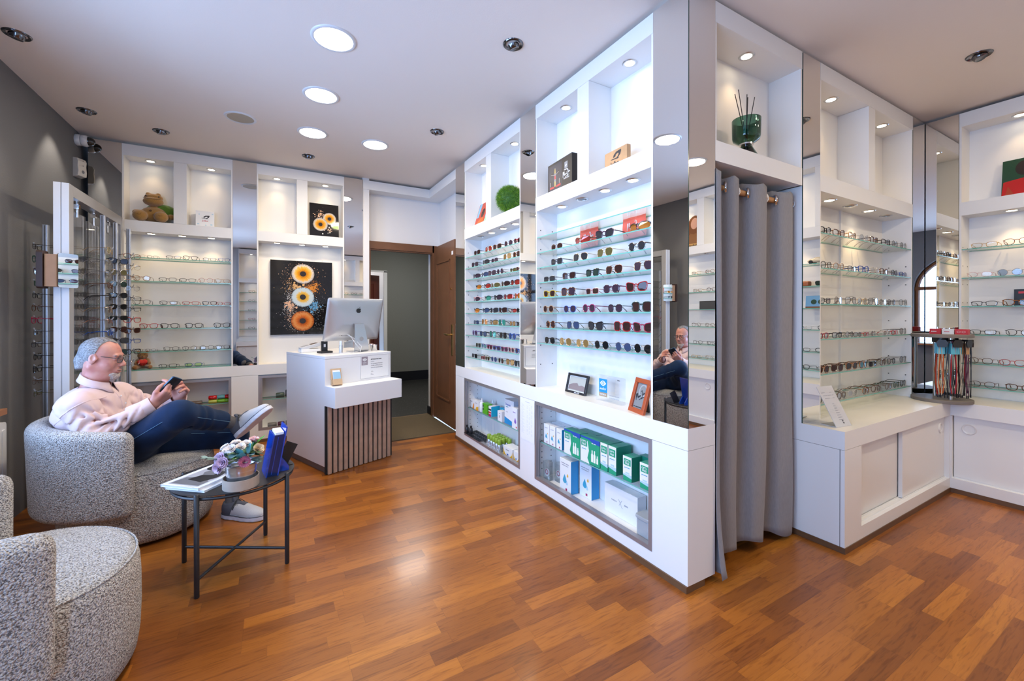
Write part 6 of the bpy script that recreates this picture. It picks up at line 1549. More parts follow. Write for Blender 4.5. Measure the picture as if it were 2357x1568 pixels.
for k, (x, y) in enumerate(((-0.062, 0.0), (-0.058, 0.02), (-0.028, -0.02), (0.045, 0.02), (0.05, -0.01))):
    MB().tube([(x * -0.25, y * -0.25, 0.02), (x * 1.1, y * 1.1, 0.33 - 0.012 * (k % 3))], 0.0022, 6).build('reed', BLACKP, t, True)
# small black-and-gold iris picture and large iris artwork
def iris_mat(name, cols):
    m = bpy.data.materials.new(name); nt, N, L = nodes_of(m); b = N['Principled BSDF']
    tc = N.new('ShaderNodeTexCoord'); sp = N.new('ShaderNodeSeparateXYZ'); L.new(tc.outputs['Object'], sp.inputs[0])
    def mth(op, a, bb=None):
        n_ = N.new('ShaderNodeMath'); n_.operation = op
        for i, v in enumerate((a, bb)):
            if v is None: continue
            if isinstance(v, (int, float)): n_.inputs[i].default_value = v
            else: L.new(v, n_.inputs[i])
        return n_.outputs[0]
    rr = mth('SQRT', mth('ADD', mth('MULTIPLY', sp.outputs[0], sp.outputs[0]), mth('MULTIPLY', sp.outputs[2], sp.outputs[2])))
    an = mth('ARCTAN2', sp.outputs[2], sp.outputs[0])
    cv = N.new('ShaderNodeCombineXYZ'); L.new(mth('MULTIPLY', mth('SINE', an), 7), cv.inputs[0]); L.new(mth('MULTIPLY', mth('COSINE', an), 7), cv.inputs[1]); L.new(mth('MULTIPLY', rr, 1.2), cv.inputs[2])
    nz = N.new('ShaderNodeTexNoise'); nz.inputs['Scale'].default_value = 1.6; nz.inputs['Detail'].default_value = 5; L.new(cv.outputs[0], nz.inputs['Vector'])
    v = mth('ADD', rr, mth('MULTIPLY', mth('SUBTRACT', nz.outputs[0], 0.5), 0.5))
    rp = N.new('ShaderNodeValToRGB'); e = rp.color_ramp.elements
    e[0].position = cols[0][0]; e[0].color = cols[0][1] + (1,); e[1].position = cols[-1][0]; e[1].color = cols[-1][1] + (1,)
    for p, c in cols[1:-1]: k = e.new(p); k.color = c + (1,)
    L.new(v, rp.inputs[0])
    pu = N.new('ShaderNodeMix'); pu.data_type = 'RGBA'; L.new(mth('LESS_THAN', rr, 0.27), pu.inputs[0]); L.new(rp.outputs[0], pu.inputs[6]); pu.inputs[7].default_value = (0.03, 0.026, 0.028, 1)
    L.new(pu.outputs[2], b.inputs['Base Color']); b.inputs['Roughness'].default_value = 0.08
    return m
IA = iris_mat('iris_amber', ((0.30, (0.45, 0.17, 0.01)), (0.5, (0.80, 0.33, 0.01)), (0.72, (0.82, 0.47, 0.12)), (0.84, (0.62, 0.58, 0.54)), (1.05, (0.30, 0.27, 0.26))))
IB = iris_mat('iris_blue', ((0.30, (0.65, 0.34, 0.02)), (0.52, (0.72, 0.48, 0.12)), (0.62, (0.55, 0.62, 0.64)), (0.9, (0.50, 0.62, 0.68)), (1.05, (0.22, 0.26, 0.30))))
IO = iris_mat('iris_orange', ((0.30, (0.30, 0.06, 0.01)), (0.5, (0.62, 0.15, 0.02)), (0.75, (0.66, 0.27, 0.08)), (0.9, (0.50, 0.14, 0.03)), (1.05, (0.22, 0.05, 0.015))))
BGL = mat('glossy_black_print', (0.010, 0.010, 0.011), 0.05, spec=0.6)
def iris(t, x, y, z, r_, m, hz=0.95):
    o = MB().lathe([(0.0001, 0.0), (0.9, 0.0), (1.0, 0.0)], 48, 0, (0, 0, 0), 'y').build('iris', m, t, False, (x, y, z)); o.scale = (r_, r_, r_ * hz); return o
def specks(t, y, rects, n, mats_, seed, smin_=0.001, smax_=0.004, name='splash'):
    g = random.Random(seed); mb = MB()
    for k in range(n):
        cx, cz, sx, sz, m = g.choice(rects)
        x, z = g.gauss(cx, sx), g.gauss(cz, sz); s_ = smin_ + (smax_ - smin_) * g.random() ** 3
        q = g.randint(5, 7)
        mb.poly([(x + s_ * (1 + 0.5 * g.random()) * math.cos(2 * math.pi * i / q), y - 0.00002 * (k % 7), z + s_ * (1 + 0.5 * g.random()) * math.sin(2 * math.pi * i / q)) for i in range(q)][::1], m)
    o = mb.build(name, mats_, t); o['kind'] = 'stuff'; return o
t = thing('iris_artwork', 'large glossy black artwork of three irises with colour splashes behind the desk', 'artwork', (0.276, 4.962, 1.425))
MB().box(-0.291, 0.291, -0.022, 0.0, -0.384, 0.386).build('panel', BGL, t)
smt = [mat('splash_gold', (0.62, 0.36, 0.14), 0.3), mat('splash_orange', (0.62, 0.22, 0.02), 0.3), mat('splash_blue', (0.10, 0.30, 0.52), 0.3), mat('splash_white', (0.66, 0.64, 0.62), 0.3), mat('splash_skin', (0.70, 0.42, 0.26), 0.3)]
specks(t, -0.0224, [(-0.11, 0.13, 0.045, 0.06, 0), (0.11, 0.13, 0.05, 0.05, 1), (0.08, 0.10, 0.04, 0.04, 1), (0.10, -0.08, 0.05, 0.05, 2), (0.12, -0.10, 0.05, 0.05, 3), (-0.11, -0.10, 0.04, 0.05, 3), (-0.12, 0.0, 0.02, 0.06, 3), (0.0, 0.27, 0.09, 0.06, 4), (0.0, -0.29, 0.11, 0.05, 3), (-0.1, -0.2, 0.03, 0.06, 4)], 2600, smt, 2, 0.0006, 0.0030)
specks(t, -0.0226, [(0.10, 0.11, 0.03, 0.025, 1), (0.10, -0.08, 0.035, 0.03, 2), (-0.11, -0.08, 0.025, 0.025, 4), (-0.06, 0.11, 0.03, 0.02, 0)], 260, smt, 4, 0.003, 0.011)
iris(t, 0.008, -0.0232, 0.252, 0.108, IA); iris(t, 0.006, -0.0234, 0.008, 0.108, IB); iris(t, 0.004, -0.0236, -0.243, 0.110, IO)
t = wthing('iris_picture', 'small black picture of two amber irises in the upper niche above the artwork', 'picture', OA2, 0.617, 0.115, ZNF)
t.rotation_euler = (R(-7), 0, 0)
MB().box(-0.143, 0.143, 0.0, 0.012, 0, 0.375).build('panel', BGL, t)
specks(t, -0.0004, [(-0.06, 0.24, 0.03, 0.02, 4), (-0.03, 0.27, 0.015, 0.02, 4), (0.04, 0.09, 0.03, 0.012, 4), (0.0, 0.17, 0.05, 0.05, 3)], 150, smt, 6, 0.001, 0.006)
iris(t, 0.052, -0.0008, 0.215, 0.066, IA, 1.0); iris(t, -0.038, -0.0012, 0.145, 0.072, IA, 1.0)
MB().poly([(0.075, -0.0016, 0.125), (0.095, -0.0016, 0.142), (0.142, -0.0016, 0.148), (0.142, -0.0016, 0.108), (0.10, -0.0016, 0.11)]).build('leaf_print', mat('print_lime', (0.30, 0.55, 0.12), 0.3), t)
# white logo carton in the far niche
t = pbox('logo_box', 'white carton with black swoosh logo in the niche beside the plush tortoise', 'box', OA1, 0.503, 0.646, 0.05, ZNF, 0.148, 0.10, CW, mat('cream_carton', (0.68, 0.60, 0.50), 0.5), None, [(-0.06, -0.045, 0.02, 0.028, CPB), (0.05, 0.062, 0.12, 0.128, CPB), (-0.05, -0.04, 0.11, 0.118, CPB), (0.04, 0.055, 0.018, 0.03, CPB), (0.0, 0.01, 0.012, 0.02, CPB)], [('Julbo', 0.0, 0.056, 0.022, CRD)], R(6))
mb = MB(); swoosh(mb, 0.0, 0.092, 0.72); mb.build('logo', INK, t)

# plush tortoise (generic) sitting with its soles over the niche edge
PLT = mat('tan_plush', (0.36, 0.19, 0.05), 0.95, spec=0.1, bump=0.6, bscale=220, sheen=0.5); PLG = mat('green_plush', (0.12, 0.24, 0.03), 0.95, spec=0.1, bump=0.6, bscale=220, sheen=0.5); PLC = mat('cream_plush', (0.58, 0.48, 0.30), 0.95, bump=0.4, bscale=220)
t = wthing('plush_tortoise', 'tan plush tortoise with green shell, soles over the edge of the far upper niche', 'plush toy', OA1, 0.185, 0.065, ZNF)
def plush(P):
    d_ = sd_ell(P, (0.01, 0.02, 0.075), (0.095, 0.06, 0.07))
    d_ = smin(d_, sd_ell(P, (0.015, -0.02, 0.185), (0.072, 0.062, 0.040)), 0.02)
    d_ = smin(d_, sd_ell(P, (0.015, -0.005, 0.222), (0.066, 0.055, 0.034)), 0.006)
    for s_ in (-1, 1):
        d_ = smin(d_, sd_ell(P, (0.015 + s_ * 0.035, -0.02, 0.250), (0.018, 0.015, 0.014)), 0.008)
    for x in (-0.068, 0.075):
        d_ = smin(d_, sd_ell(P, (x, -0.055, 0.048), (0.052, 0.045, 0.048)), 0.012)
    d_ = smin(d_, sd_ell(P, (-0.095, -0.01, 0.08), (0.035, 0.035, 0.026)), 0.02)
    d_ = smin(d_, sd_ell(P, (0.135, 0.01, 0.065), (0.03, 0.03, 0.025)), 0.02)
    return d_
nets_obj('body', [nets(plush, (-0.17, -0.12, -0.01), (0.19, 0.11, 0.28), 0.006)], PLT, t, 1)
nets_obj('shell', [nets(lambda P: np.maximum(sd_ell(P, (0.06, 0.05, 0.115), (0.115, 0.05, 0.065)), -(P[1] - 0.012)), (-0.08, -0.02, 0.03), (0.2, 0.11, 0.2), 0.006)], PLG, t, 1)
mb = MB()
for s_ in (-1, 1): mb.ball((0.015 + s_ * 0.045, -0.052, 0.225), 0.006, 10)
mb.build('eye', INK, t, True)
MB().tube([(-0.045, -0.066, 0.205), (-0.02, -0.078, 0.198), (0.015, -0.082, 0.196), (0.05, -0.078, 0.198), (0.075, -0.066, 0.205)], 0.0016, 5).build('mouth', mat('dark_brown_thread', (0.06, 0.03, 0.015), 0.9), t, True)
MB().ball((0.0, -0.038, 0.10), 0.009, 10).build('button', mat('brown_button', (0.09, 0.045, 0.02), 0.6), t, True)
for x in (-0.068, 0.075):
    MB().tube([(x - 0.012, -0.0995, 0.055), (x, -0.1005, 0.047), (x + 0.016, -0.099, 0.052)], 0.0012, 5).build('sole_stitch', mat('dark_brown_thread', (0, 0, 0)), t, True)
# teddy bear
TED = mat('teddy_plush', (0.30, 0.14, 0.045), 0.95, spec=0.1, bump=0.6, bscale=260, sheen=0.5); REDV = mat('red_velvet', (0.60, 0.03, 0.02), 0.8, bump=0.2, bscale=200)
t = wthing('teddy_bear', 'small brown teddy bear holding a red heart on the lowest glass plate', 'plush toy', OA1, 0.120, 0.075, ZCA + 0.0102, None, R(8))
def ted(P):
    d_ = sd_ell(P, (0, 0.01, 0.05), (0.038, 0.034, 0.048))
    d_ = smin(d_, sd_ell(P, (0, -0.002, 0.118), (0.037, 0.032, 0.034)), 0.008)
    d_ = smin(d_, sd_ell(P, (0, -0.03, 0.108), (0.017, 0.013, 0.013)), 0.006)
    for s_ in (-1, 1):
        d_ = smin(d_, sd_ell(P, (s_ * 0.03, 0.005, 0.148), (0.012, 0.007, 0.012)), 0.005)
        d_ = smin(d_, sd_cap(P, (s_ * 0.032, 0.0, 0.078), (s_ * 0.045, -0.035, 0.05), 0.014, 0.013), 0.006)
        d_ = smin(d_, sd_cap(P, (s_ * 0.026, -0.005, 0.022), (s_ * 0.05, -0.055, 0.018), 0.020, 0.019), 0.006)
    return d_
nets_obj('body', [nets(ted, (-0.08, -0.09, -0.004), (0.08, 0.06, 0.17), 0.004)], TED, t, 1)
def heart(P): return smin(smin(sd_ell(P, (-0.015, -0.05, 0.066), (0.02, 0.014, 0.02)), sd_ell(P, (0.015, -0.05, 0.066), (0.02, 0.014, 0.02)), 0.004), sd_cap(P, (0, -0.05, 0.058), (0, -0.048, 0.036), 0.015, 0.004), 0.012)
nets_obj('heart', [nets(heart, (-0.05, -0.08, 0.02), (0.05, -0.02, 0.1), 0.003)], REDV, t, 1)
mb = MB()
for s_ in (-1, 1): mb.ball((s_ * 0.013, -0.031, 0.126), 0.0035, 8)
mb.ball((0, -0.043, 0.111), 0.0045, 8); mb.build('eye', INK, t, True)
nets_obj('vest', [nets(lambda P: np.maximum(np.maximum(sd_ell(P, (0, 0.01, 0.05), (0.041, 0.037, 0.050)), P[2] - 0.088), 0.03 - P[2]), (-0.06, -0.05, 0.02), (0.06, 0.06, 0.1), 0.004)], REDV, t, 1)
mb = MB()
for s_ in (-1, 1): mb.tube([(0, -0.040, 0.084), (s_ * 0.012, -0.044, 0.090), (s_ * 0.016, -0.044, 0.082), (0, -0.040, 0.083), (s_ * 0.006, -0.045, 0.070)], 0.0016, 6)
mb.build('bow', PLC, t, True)

# spectacle cases in the far base cabinet
OAB = (-1.33, YA, 0.0)
def case(lab, u, d, z, c, w=0.064, h=0.036, dp=0.06, gl=0.3):
    t = wthing('spectacle_case', lab, 'spectacle case', OAB, u, d, z, 'spectacle cases in the far base cabinet')
    m = mat('case_' + c[0], c[1], gl)
    n = 20; prof = []
    for k in range(n):
        a = 2 * math.pi * k / n; prof.append((dp / 2 * math.copysign(abs(math.cos(a)) ** 0.75, math.cos(a)), h / 2 + h / 2 * math.copysign(abs(math.sin(a)) ** 0.8, math.sin(a))))
    for nm, sel in (('lower_shell', False), ('lid', True)):
        pr = [p for p in prof if (p[1] >= h * 0.5 - 1e-6) == sel or abs(p[1] - h * 0.5) < 1e-6]
        pr = sorted(pr, key=lambda p: math.atan2((p[1] - h / 2) if sel else (h / 2 - p[1]), p[0]))
        off = 0.0006 if sel else 0
        mb = MB(); rings = []
        for x, s_ in ((-w / 2, 0.82), (-w / 2 + 0.006, 0.97), (0, 1.0), (w / 2 - 0.006, 0.97), (w / 2, 0.82)):
            rings.append([(x, y * s_, h / 2 + off + (z_ - h / 2) * s_) for y, z_ in pr])
        q = len(pr)
        mb.add([v for r_ in rings for v in r_], [(j * q + i, j * q + (i + 1) % q, (j + 1) * q + (i + 1) % q, (j + 1) * q + i) for j in range(4) for i in range(q)] + [tuple(range(q))[::-1], tuple(4 * q + i for i in range(q))])
        mb.build(nm, m, t, 50)
    return t
CR, CTL, CGN, CYG, CBR, CGY, CPL, CDGN, CBK = ('red', (0.50, 0.008, 0.01)), ('teal', (0.12, 0.34, 0.38)), ('apple_green', (0.16, 0.42, 0.02)), ('yellow_green', (0.45, 0.48, 0.08)), ('brown', (0.13, 0.10, 0.085)), ('grey', (0.17, 0.16, 0.15)), ('plum', (0.10, 0.02, 0.035)), ('dark_green', (0.06, 0.09, 0.065)), ('charcoal', (0.03, 0.033, 0.04))
ZS = 0.4092
k0 = 0.213
for u, z, c, lab in ((0.842, ZS, CYG, 'yellow-green spectacle case under the red case nearest the seated man'), (0.908, ZS, CGN, 'apple green spectacle case under the teal case'), (0.965, ZS, CGN, 'apple green spectacle case at the grey frame, under a red case'),
                     (0.842, ZS + 0.037, CR, 'glossy red spectacle case beside the teal case, nearest the seated man'), (0.908, ZS + 0.037, CTL, 'teal spectacle case between the two red cases'), (0.965, ZS + 0.037, CR, 'glossy red spectacle case beside the teal case, at the grey frame')):
    case(lab, u, 0.07, z, c, 0.058 if u > 0.95 else 0.064, gl=0.18)
case('grey-brown spectacle case alone on the glass shelf left of the coloured stack', 0.715, 0.07, ZS, CBR, 0.09, 0.034)
case('dark green spectacle case on the glass shelf behind the desk', 1.400, 0.07, ZS, CDGN, 0.075, 0.05)
case('black round-ended spectacle case beside the dark green one, behind the desk', 1.485, 0.07, ZS, CBK, 0.075, 0.075)
ZQ = 0.1155
case('taupe spectacle case on the cabinet floor above the pointed-out shoe', 1.330, 0.07, ZQ, CGY, 0.08, 0.05)
case('plum spectacle case on the cabinet floor between two taupe ones', 1.408, 0.07, ZQ, CPL, 0.062, 0.05)
case('taupe spectacle case leaning over the plum one beside the desk', 1.488, 0.07, ZQ, CGY, 0.08, 0.055)
# ------------------------------------------------------------------ posters and props on the curtain-side walls
poster('picture_board', 'portrait board of blond person with glasses in the niche right beside the curtain', 'picture', OC, 0.105, 0.075, ZNF, 0.20, 0.28, 10,
       [(7, FULL), (13, ov(0.0, 0.55, 0.75, 0.42)), (10, ov(0.05, 0.60, 0.5, 0.30)), (10, [(-0.3, 0.0), (0.5, 0.0), (0.3, 0.35), (-0.2, 0.35)]), (6, [(-0.4, 0.66), (0.5, 0.66), (0.5, 0.70), (-0.4, 0.70)]), (8, ov(0.05, 0.42, 0.16, 0.03)), (13, [(0.45, 0.1), (0.85, 0.1), (0.7, 0.8), (0.5, 0.9)])], [], R(18))
poster('picture_board', 'portrait board of person with dark curly hair and red sweater', 'picture', OD1, 0.335, 0.10, ZNF, 0.30, 0.27, 9,
       [(9, FULL), (8, [(-1, 0), (1, 0), (1, 0.46), (0.5, 0.55), (-0.25, 0.48), (-0.95, 0.42)]), (6, ov(0.05, 0.76, 0.55, 0.25)), (6, ov(0.45, 0.68, 0.3, 0.2)), (6, ov(-0.3, 0.74, 0.3, 0.2)), (10, [(-0.2, 0.44), (0.12, 0.5), (0.12, 0.6), (-0.25, 0.6)]), (10, ov(0.0, 0.68, 0.27, 0.17)), (6, [(-0.2, 0.70), (0.0, 0.68), (0.02, 0.75), (-0.2, 0.76)]), (10, [(-0.17, 0.715), (-0.02, 0.70), (-0.01, 0.735), (-0.17, 0.745)]), (6, [(0.06, 0.68), (0.24, 0.67), (0.24, 0.74), (0.06, 0.74)]), (10, [(0.09, 0.70), (0.21, 0.69), (0.21, 0.725), (0.09, 0.725)]), (8, ov(-0.02, 0.58, 0.07, 0.02)), (0, [(-0.9, 0.0), (-0.55, 0.0), (-0.8, 0.3)])], [], 0.0)
poster('picture_board', 'portrait board of person with long brown hair in leopard-print top, seen in the mirrored pillar', 'picture', OD2, 0.70, 0.10, ZNF, 0.34, 0.42, 7,
       [(7, FULL), (11, [(-0.8, 0.1), (0.9, 0.1), (0.8, 0.45), (0.3, 0.58), (-0.4, 0.55)]), (12, ov(0.05, 0.68, 0.55, 0.28)), (10, ov(0.05, 0.72, 0.3, 0.17)), (12, [(-0.5, 0.35), (-0.2, 0.4), (-0.15, 0.8), (-0.5, 0.8)]), (12, [(0.35, 0.4), (0.6, 0.35), (0.6, 0.8), (0.35, 0.8)]), (13, [(-0.9, 0), (0.9, 0), (0.9, 0.12), (-0.9, 0.12)])], [('de&ob', 0.0, 0.025, 0.045, INK)], 0.0)
# further shelf dressing that shows in the mirror strip beside the curtain
def shelf_item(o, u, d, z): return at(*o, u, d)
t = wthing('toy_car', 'cream toy convertible car on the top glass shelf, seen in the mirror beside the curtain', 'toy car', OD1, 0.56, 0.085, SH_D[0] + 0.0004)
def carb(P): return smin(smax(sd_ell(P, (0, 0, 0.03), (0.115, 0.045, 0.03)), -(P[2] - 0.014), 0.006), smax(sd_ell(P, (0.01, 0, 0.045), (0.055, 0.036, 0.026)), P[2] - 0.062, 0.004), 0.01)
nets_obj('body', [nets(carb, (-0.13, -0.06, 0.0), (0.13, 0.06, 0.08), 0.005)], mat('cream_car_paint', (0.66, 0.56, 0.40), 0.2, coat=0.5), t, 1)
for x in (-0.065, 0.07):
    for y in (-0.038, 0.038): MB().lathe([(0.0001, -0.007), (0.016, -0.007), (0.018, -0.004), (0.018, 0.004), (0.016, 0.007), (0.0001, 0.007)], 16, 0, (0, 0, 0), 'y').build('wheel', BLACKP, t, 40, (x, y, 0.018))
t = wthing('spectacle_case', 'orange-brown spectacle case on a glass shelf, seen in the mirror beside the curtain', 'spectacle case', OD1, 0.72, 0.08, SH_D[1] + 0.0004)
bevel(MB().rbox(-0.075, 0.075, -0.03, 0.03, 0, 0.05, 0.02).build('shell', mat('orange_leather', (0.38, 0.11, 0.03), 0.45), t), 0.012, 3)
poster('picture_card', 'postcard of green sunglasses on blue ground, seen in the mirror beside the curtain', 'picture', OD1, 0.60, 0.10, SH_D[2] + 0.0006, 0.20, 0.12, 6, [(3, FULL), (9, ov(-0.3, 0.5, 0.25, 0.2)), (9, ov(0.3, 0.5, 0.25, 0.2)), (12, [(-1, 0), (1, 0), (1, 0.13), (-1, 0.13)])])
t = wthing('display_card', 'black card with small lettering on a glass shelf, behind the tortoiseshell eyeglasses', 'display card', OD1, 0.340, 0.135, SH_D[2] + 0.0006)
MB().box(-0.10, 0.10, 0, 0.006, 0, 0.115).build('card', mat('matt_black_card', (0, 0, 0)), t)
text_mesh('BOZA', 0.02, PAPER, t, TF(-0.04, -0.0006, 0.02)); MB().box(0.0, 0.09, -0.0006, -0.0001, 0.06, 0.075).box(-0.08, -0.01, -0.0006, -0.0001, 0.085, 0.10).build('print', CRD, t)
t = wthing('display_card', 'dark grey card on a glass shelf, seen in the mirrored pillar', 'display card', OD2, 0.50, 0.10, SH_D[2] + 0.0006)
MB().box(-0.11, 0.11, 0, 0.006, 0, 0.10).build('card', mat('anthracite_card', (0.06, 0.06, 0.058), 0.5), t)

# acrylic price sign on the low cabinet
t = thing('price_sign', 'slanted white acrylic price sign on the low cabinet beside the curtain mirror', 'sign', (2.712, 1.092, ZCC + 0.0005), R(-8))
ACW = clear('opal_acrylic', (0.86, 0.86, 0.86), 0.1, 0.05, (0.80, 0.79, 0.78), 0.72)
mb = MB().box(-0.064, 0.064, 0, 0.003, 0, 0.225)
Ms = Matrix.Rotation(R(-18), 4, 'X') @ Matrix(((1, 0, -0.26, 0), (0, 1, 0, 0), (0, 0, 1, 0), (0, 0, 0, 1)))
mb.xform(Ms).build('panel', ACW, t)
MB().box(-0.064, 0.064, 0.0, 0.085, 0, 0.003).build('foot', ACW, t)
mb = MB()
for k, (x0, x1) in enumerate(((-0.05, -0.02), (0.02, 0.035))): mb.box(x0, x1, -0.0006, 0, 0.188, 0.191)
for k, (x0, x1) in enumerate(((-0.045, -0.01), (-0.005, 0.02), (0.028, 0.042))): mb.box(x0, x1, -0.0006, 0, 0.172, 0.175)
mb.box(-0.04, 0.0, -0.0006, 0, 0.156, 0.159).box(0.025, 0.04, -0.0006, 0, 0.156, 0.159)
for k in range(8):
    z = 0.125 - k * 0.0125; mb.box(-0.004 - k * 0.001, 0.010 + k * 0.0022, -0.0006, 0, z, z + 0.003)
mb.xform(Ms).build('print', INKG, t)
for s_, z in (('32', 0.032), ('44', 0.020)): text_mesh(s_, 0.012, INK, t, Ms @ TF(0.01, -0.0008, z))

# ------------------------------------------------------------------ grey curtain on a wooden pole
CUR = bpy.data.materials.new('grey_linen'); nt, N, L = nodes_of(CUR); b = N['Principled BSDF']
tc = N.new('ShaderNodeTexCoord'); mp = N.new('ShaderNodeMapping'); mp.inputs['Scale'].default_value = (260, 260, 40); L.new(tc.outputs['Object'], mp.inputs[0])
nz = N.new('ShaderNodeTexNoise'); nz.inputs['Scale'].default_value = 1.0; nz.inputs['Detail'].default_value = 3; L.new(mp.outputs[0], nz.inputs['Vector'])
mx = N.new('ShaderNodeMix'); mx.data_type = 'RGBA'; mx.inputs[6].default_value = (0.21, 0.205, 0.215, 1); mx.inputs[7].default_value = (0.31, 0.30, 0.305, 1); L.new(nz.outputs[0], mx.inputs[0]); L.new(mx.outputs[2], b.inputs['Base Color'])
bp = N.new('ShaderNodeBump'); bp.inputs['Strength'].default_value = 0.15; bp.inputs['Distance'].default_value = 0.003; L.new(nz.outputs[0], bp.inputs['Height']); L.new(bp.outputs[0], b.inputs['Normal'])
b.inputs['Roughness'].default_value = 0.9; b.inputs['Specular IOR Level'].default_value = 0.15; b.inputs['Sheen Weight'].default_value = 0.2
t = thing('curtain', 'grey linen curtain with steel eyelets closing the fitting room', 'curtain', (0, 0, 0))
ns_, nzz = 180, 44
WAVE = [(1.806, 1.236), (1.835, 1.232), (1.852, 1.262), (1.872, 1.325), (1.905, 1.345), (1.935, 1.300), (1.975, 1.262), (2.030, 1.268), (2.052, 1.318), (2.085, 1.352), (2.130, 1.322), (2.165, 1.272), (2.220, 1.258), (2.285, 1.270), (2.312, 1.325), (2.345, 1.352), (2.395, 1.322), (2.43, 1.276), (2.49, 1.262), (2.538, 1.266), (2.560, 1.30)]
def cr(pts, u):
    n_ = len(pts) - 1; f_ = u * n_; i = min(int(f_), n_ - 1); q = f_ - i
    p = [pts[max(i - 1, 0)], pts[i], pts[i + 1], pts[min(i + 2, n_)]]
    return [0.5 * ((2 * p[1][k]) + (-p[0][k] + p[2][k]) * q + (2 * p[0][k] - 5 * p[1][k] + 4 * p[2][k] - p[3][k]) * q * q + (-p[0][k] + 3 * p[1][k] - 3 * p[2][k] + p[3][k]) * q ** 3) for k in (0, 1)]
ZT, ZB = 1.935, 0.028
vs_ = []
for j in range(nzz + 1):
    v = j / nzz; z = ZT + (ZB - ZT) * v
    for i in range(ns_ + 1):
        u = i / ns_; x, y = cr(WAVE, u)
        amp = 1.0 - 0.22 * v + 0.10 * math.sin(3 * v + 5 * u)
        yy = 1.300 + (y - 1.300) * amp + 0.006 * math.sin(9 * v + 17 * u) * v
        xx = x + 0.014 * math.sin(4.2 * v + 9 * u) * v * min(1, (1 - u) * 8)
        if u < 0.09: yy += -0.05 * v ** 6 ; xx += 0.012 * v ** 6
        zz = z + (0.012 * math.sin(u * 26) * (v > 0.98)) + (0.035 * max(0, 1 - abs(u - 0.45) / 0.5) * (v ** 8) if u > 0.1 else -0.012 * v ** 8) - (0.012 * abs(math.sin(u * 31)) * (j == 0))
        vs_.append((xx, yy, max(zz, 0.006)))
fs = [(j * (ns_ + 1) + i, j * (ns_ + 1) + i + 1, (j + 1) * (ns_ + 1) + i + 1, (j + 1) * (ns_ + 1) + i) for j in range(nzz) for i in range(ns_)]
mb = MB().add(vs_, [f_[::-1] for f_ in fs])
co = mb.build('cloth', CUR, t, True)
sd = co.modifiers.new('thickness', 'SOLIDIFY'); sd.thickness = 0.003
for x, y, rz in ((1.862, 1.30, 70), (1.952, 1.287, -55), (2.043, 1.30, 62), (2.150, 1.296, -50), (2.300, 1.30, 62), (2.413, 1.298, -50)):
    MB().lathe([(0.020, -0.003), (0.024, -0.0045), (0.031, -0.0045), (0.033, 0.0), (0.031, 0.0045), (0.024, 0.0045), (0.020, 0.003)], 24, 0, (0, 0, 0), 'x', True).build('eyelet', CHROME, t, 50, (x, y, 1.878), (0, 0, R(rz)))
t = thing('curtain_pole', 'light wooden pole carrying the grey curtain under the niche', 'curtain pole', (1.80, 1.300, 1.878))
MB().lathe([(0.0145, 0.006), (0.0145, 0.775)], 20, 0, (0, 0, 0), 'x').build('pole', mat('pole_beech', (0.45, 0.22, 0.075), 0.4, var=0.12, bscale=20), t, 40)
for x in (0.008, 0.762): MB().lathe([(0.026, x), (0.026, x + 0.01)], 20, 0, (0, 0, 0), 'x').build('socket', CHROME, t, 40)

# ------------------------------------------------------------------ lanyard stand in the corner
GREYB = mat('grey_board', (0.19, 0.165, 0.145), 0.55, var=0.15, bscale=15)
LX, LY = 4.145, 1.085
t = thing('lanyard_stand', 'round grey display stand hung with spectacle lanyards in the mirrored corner', 'display stand', (LX, LY, ZCC))
MB().lathe([(0.0001, 0.0), (0.158, 0.0), (0.16, 0.002), (0.16, 0.020), (0.158, 0.022), (0.0001, 0.022)], 40).build('base', GREYB, t, 40)
MB().lathe([(0.0001, 0.452), (0.158, 0.452), (0.16, 0.454), (0.16, 0.473), (0.158, 0.475), (0.0001, 0.475)], 40).build('top_board', GREYB, t, 40)
for x, y in ((-0.05, -0.06), (0.06, 0.05)): MB().cyl(x, y, 0.022, 0.452, 0.011, 16).build('post', STEEL, t, 40)
MB().cyl(0, 0, 0.415, 0.452, 0.05, 20).build('hub', BLACKP, t, 40)
LC_ = [('black', BLACKP), ('red', mat('cord_red', (0.45, 0.01, 0.015), 0.6)), ('orange', mat('cord_orange', (0.70, 0.14, 0.02), 0.6)), ('navy', mat('cord_navy', (0.02, 0.03, 0.10), 0.6)), ('plum', mat('cord_plum', (0.10, 0.02, 0.06), 0.6)), ('cream', mat('cord_cream', (0.55, 0.47, 0.34), 0.6)), ('brown', mat('cord_brown', (0.10, 0.04, 0.02), 0.6))]
lr = random.Random(21)
CARDS = {0: mat('tag_turquoise', (0.10, 0.45, 0.58), 0.4), 1: mat('tag_turquoise', (0, 0, 0)), 2: mat('tag_kraft', (0.50, 0.27, 0.12), 0.6), 3: BLACKP}
ARMN = ['nearest the curtain side', 'second from the curtain side', 'holding kraft tags', 'at the side wall']
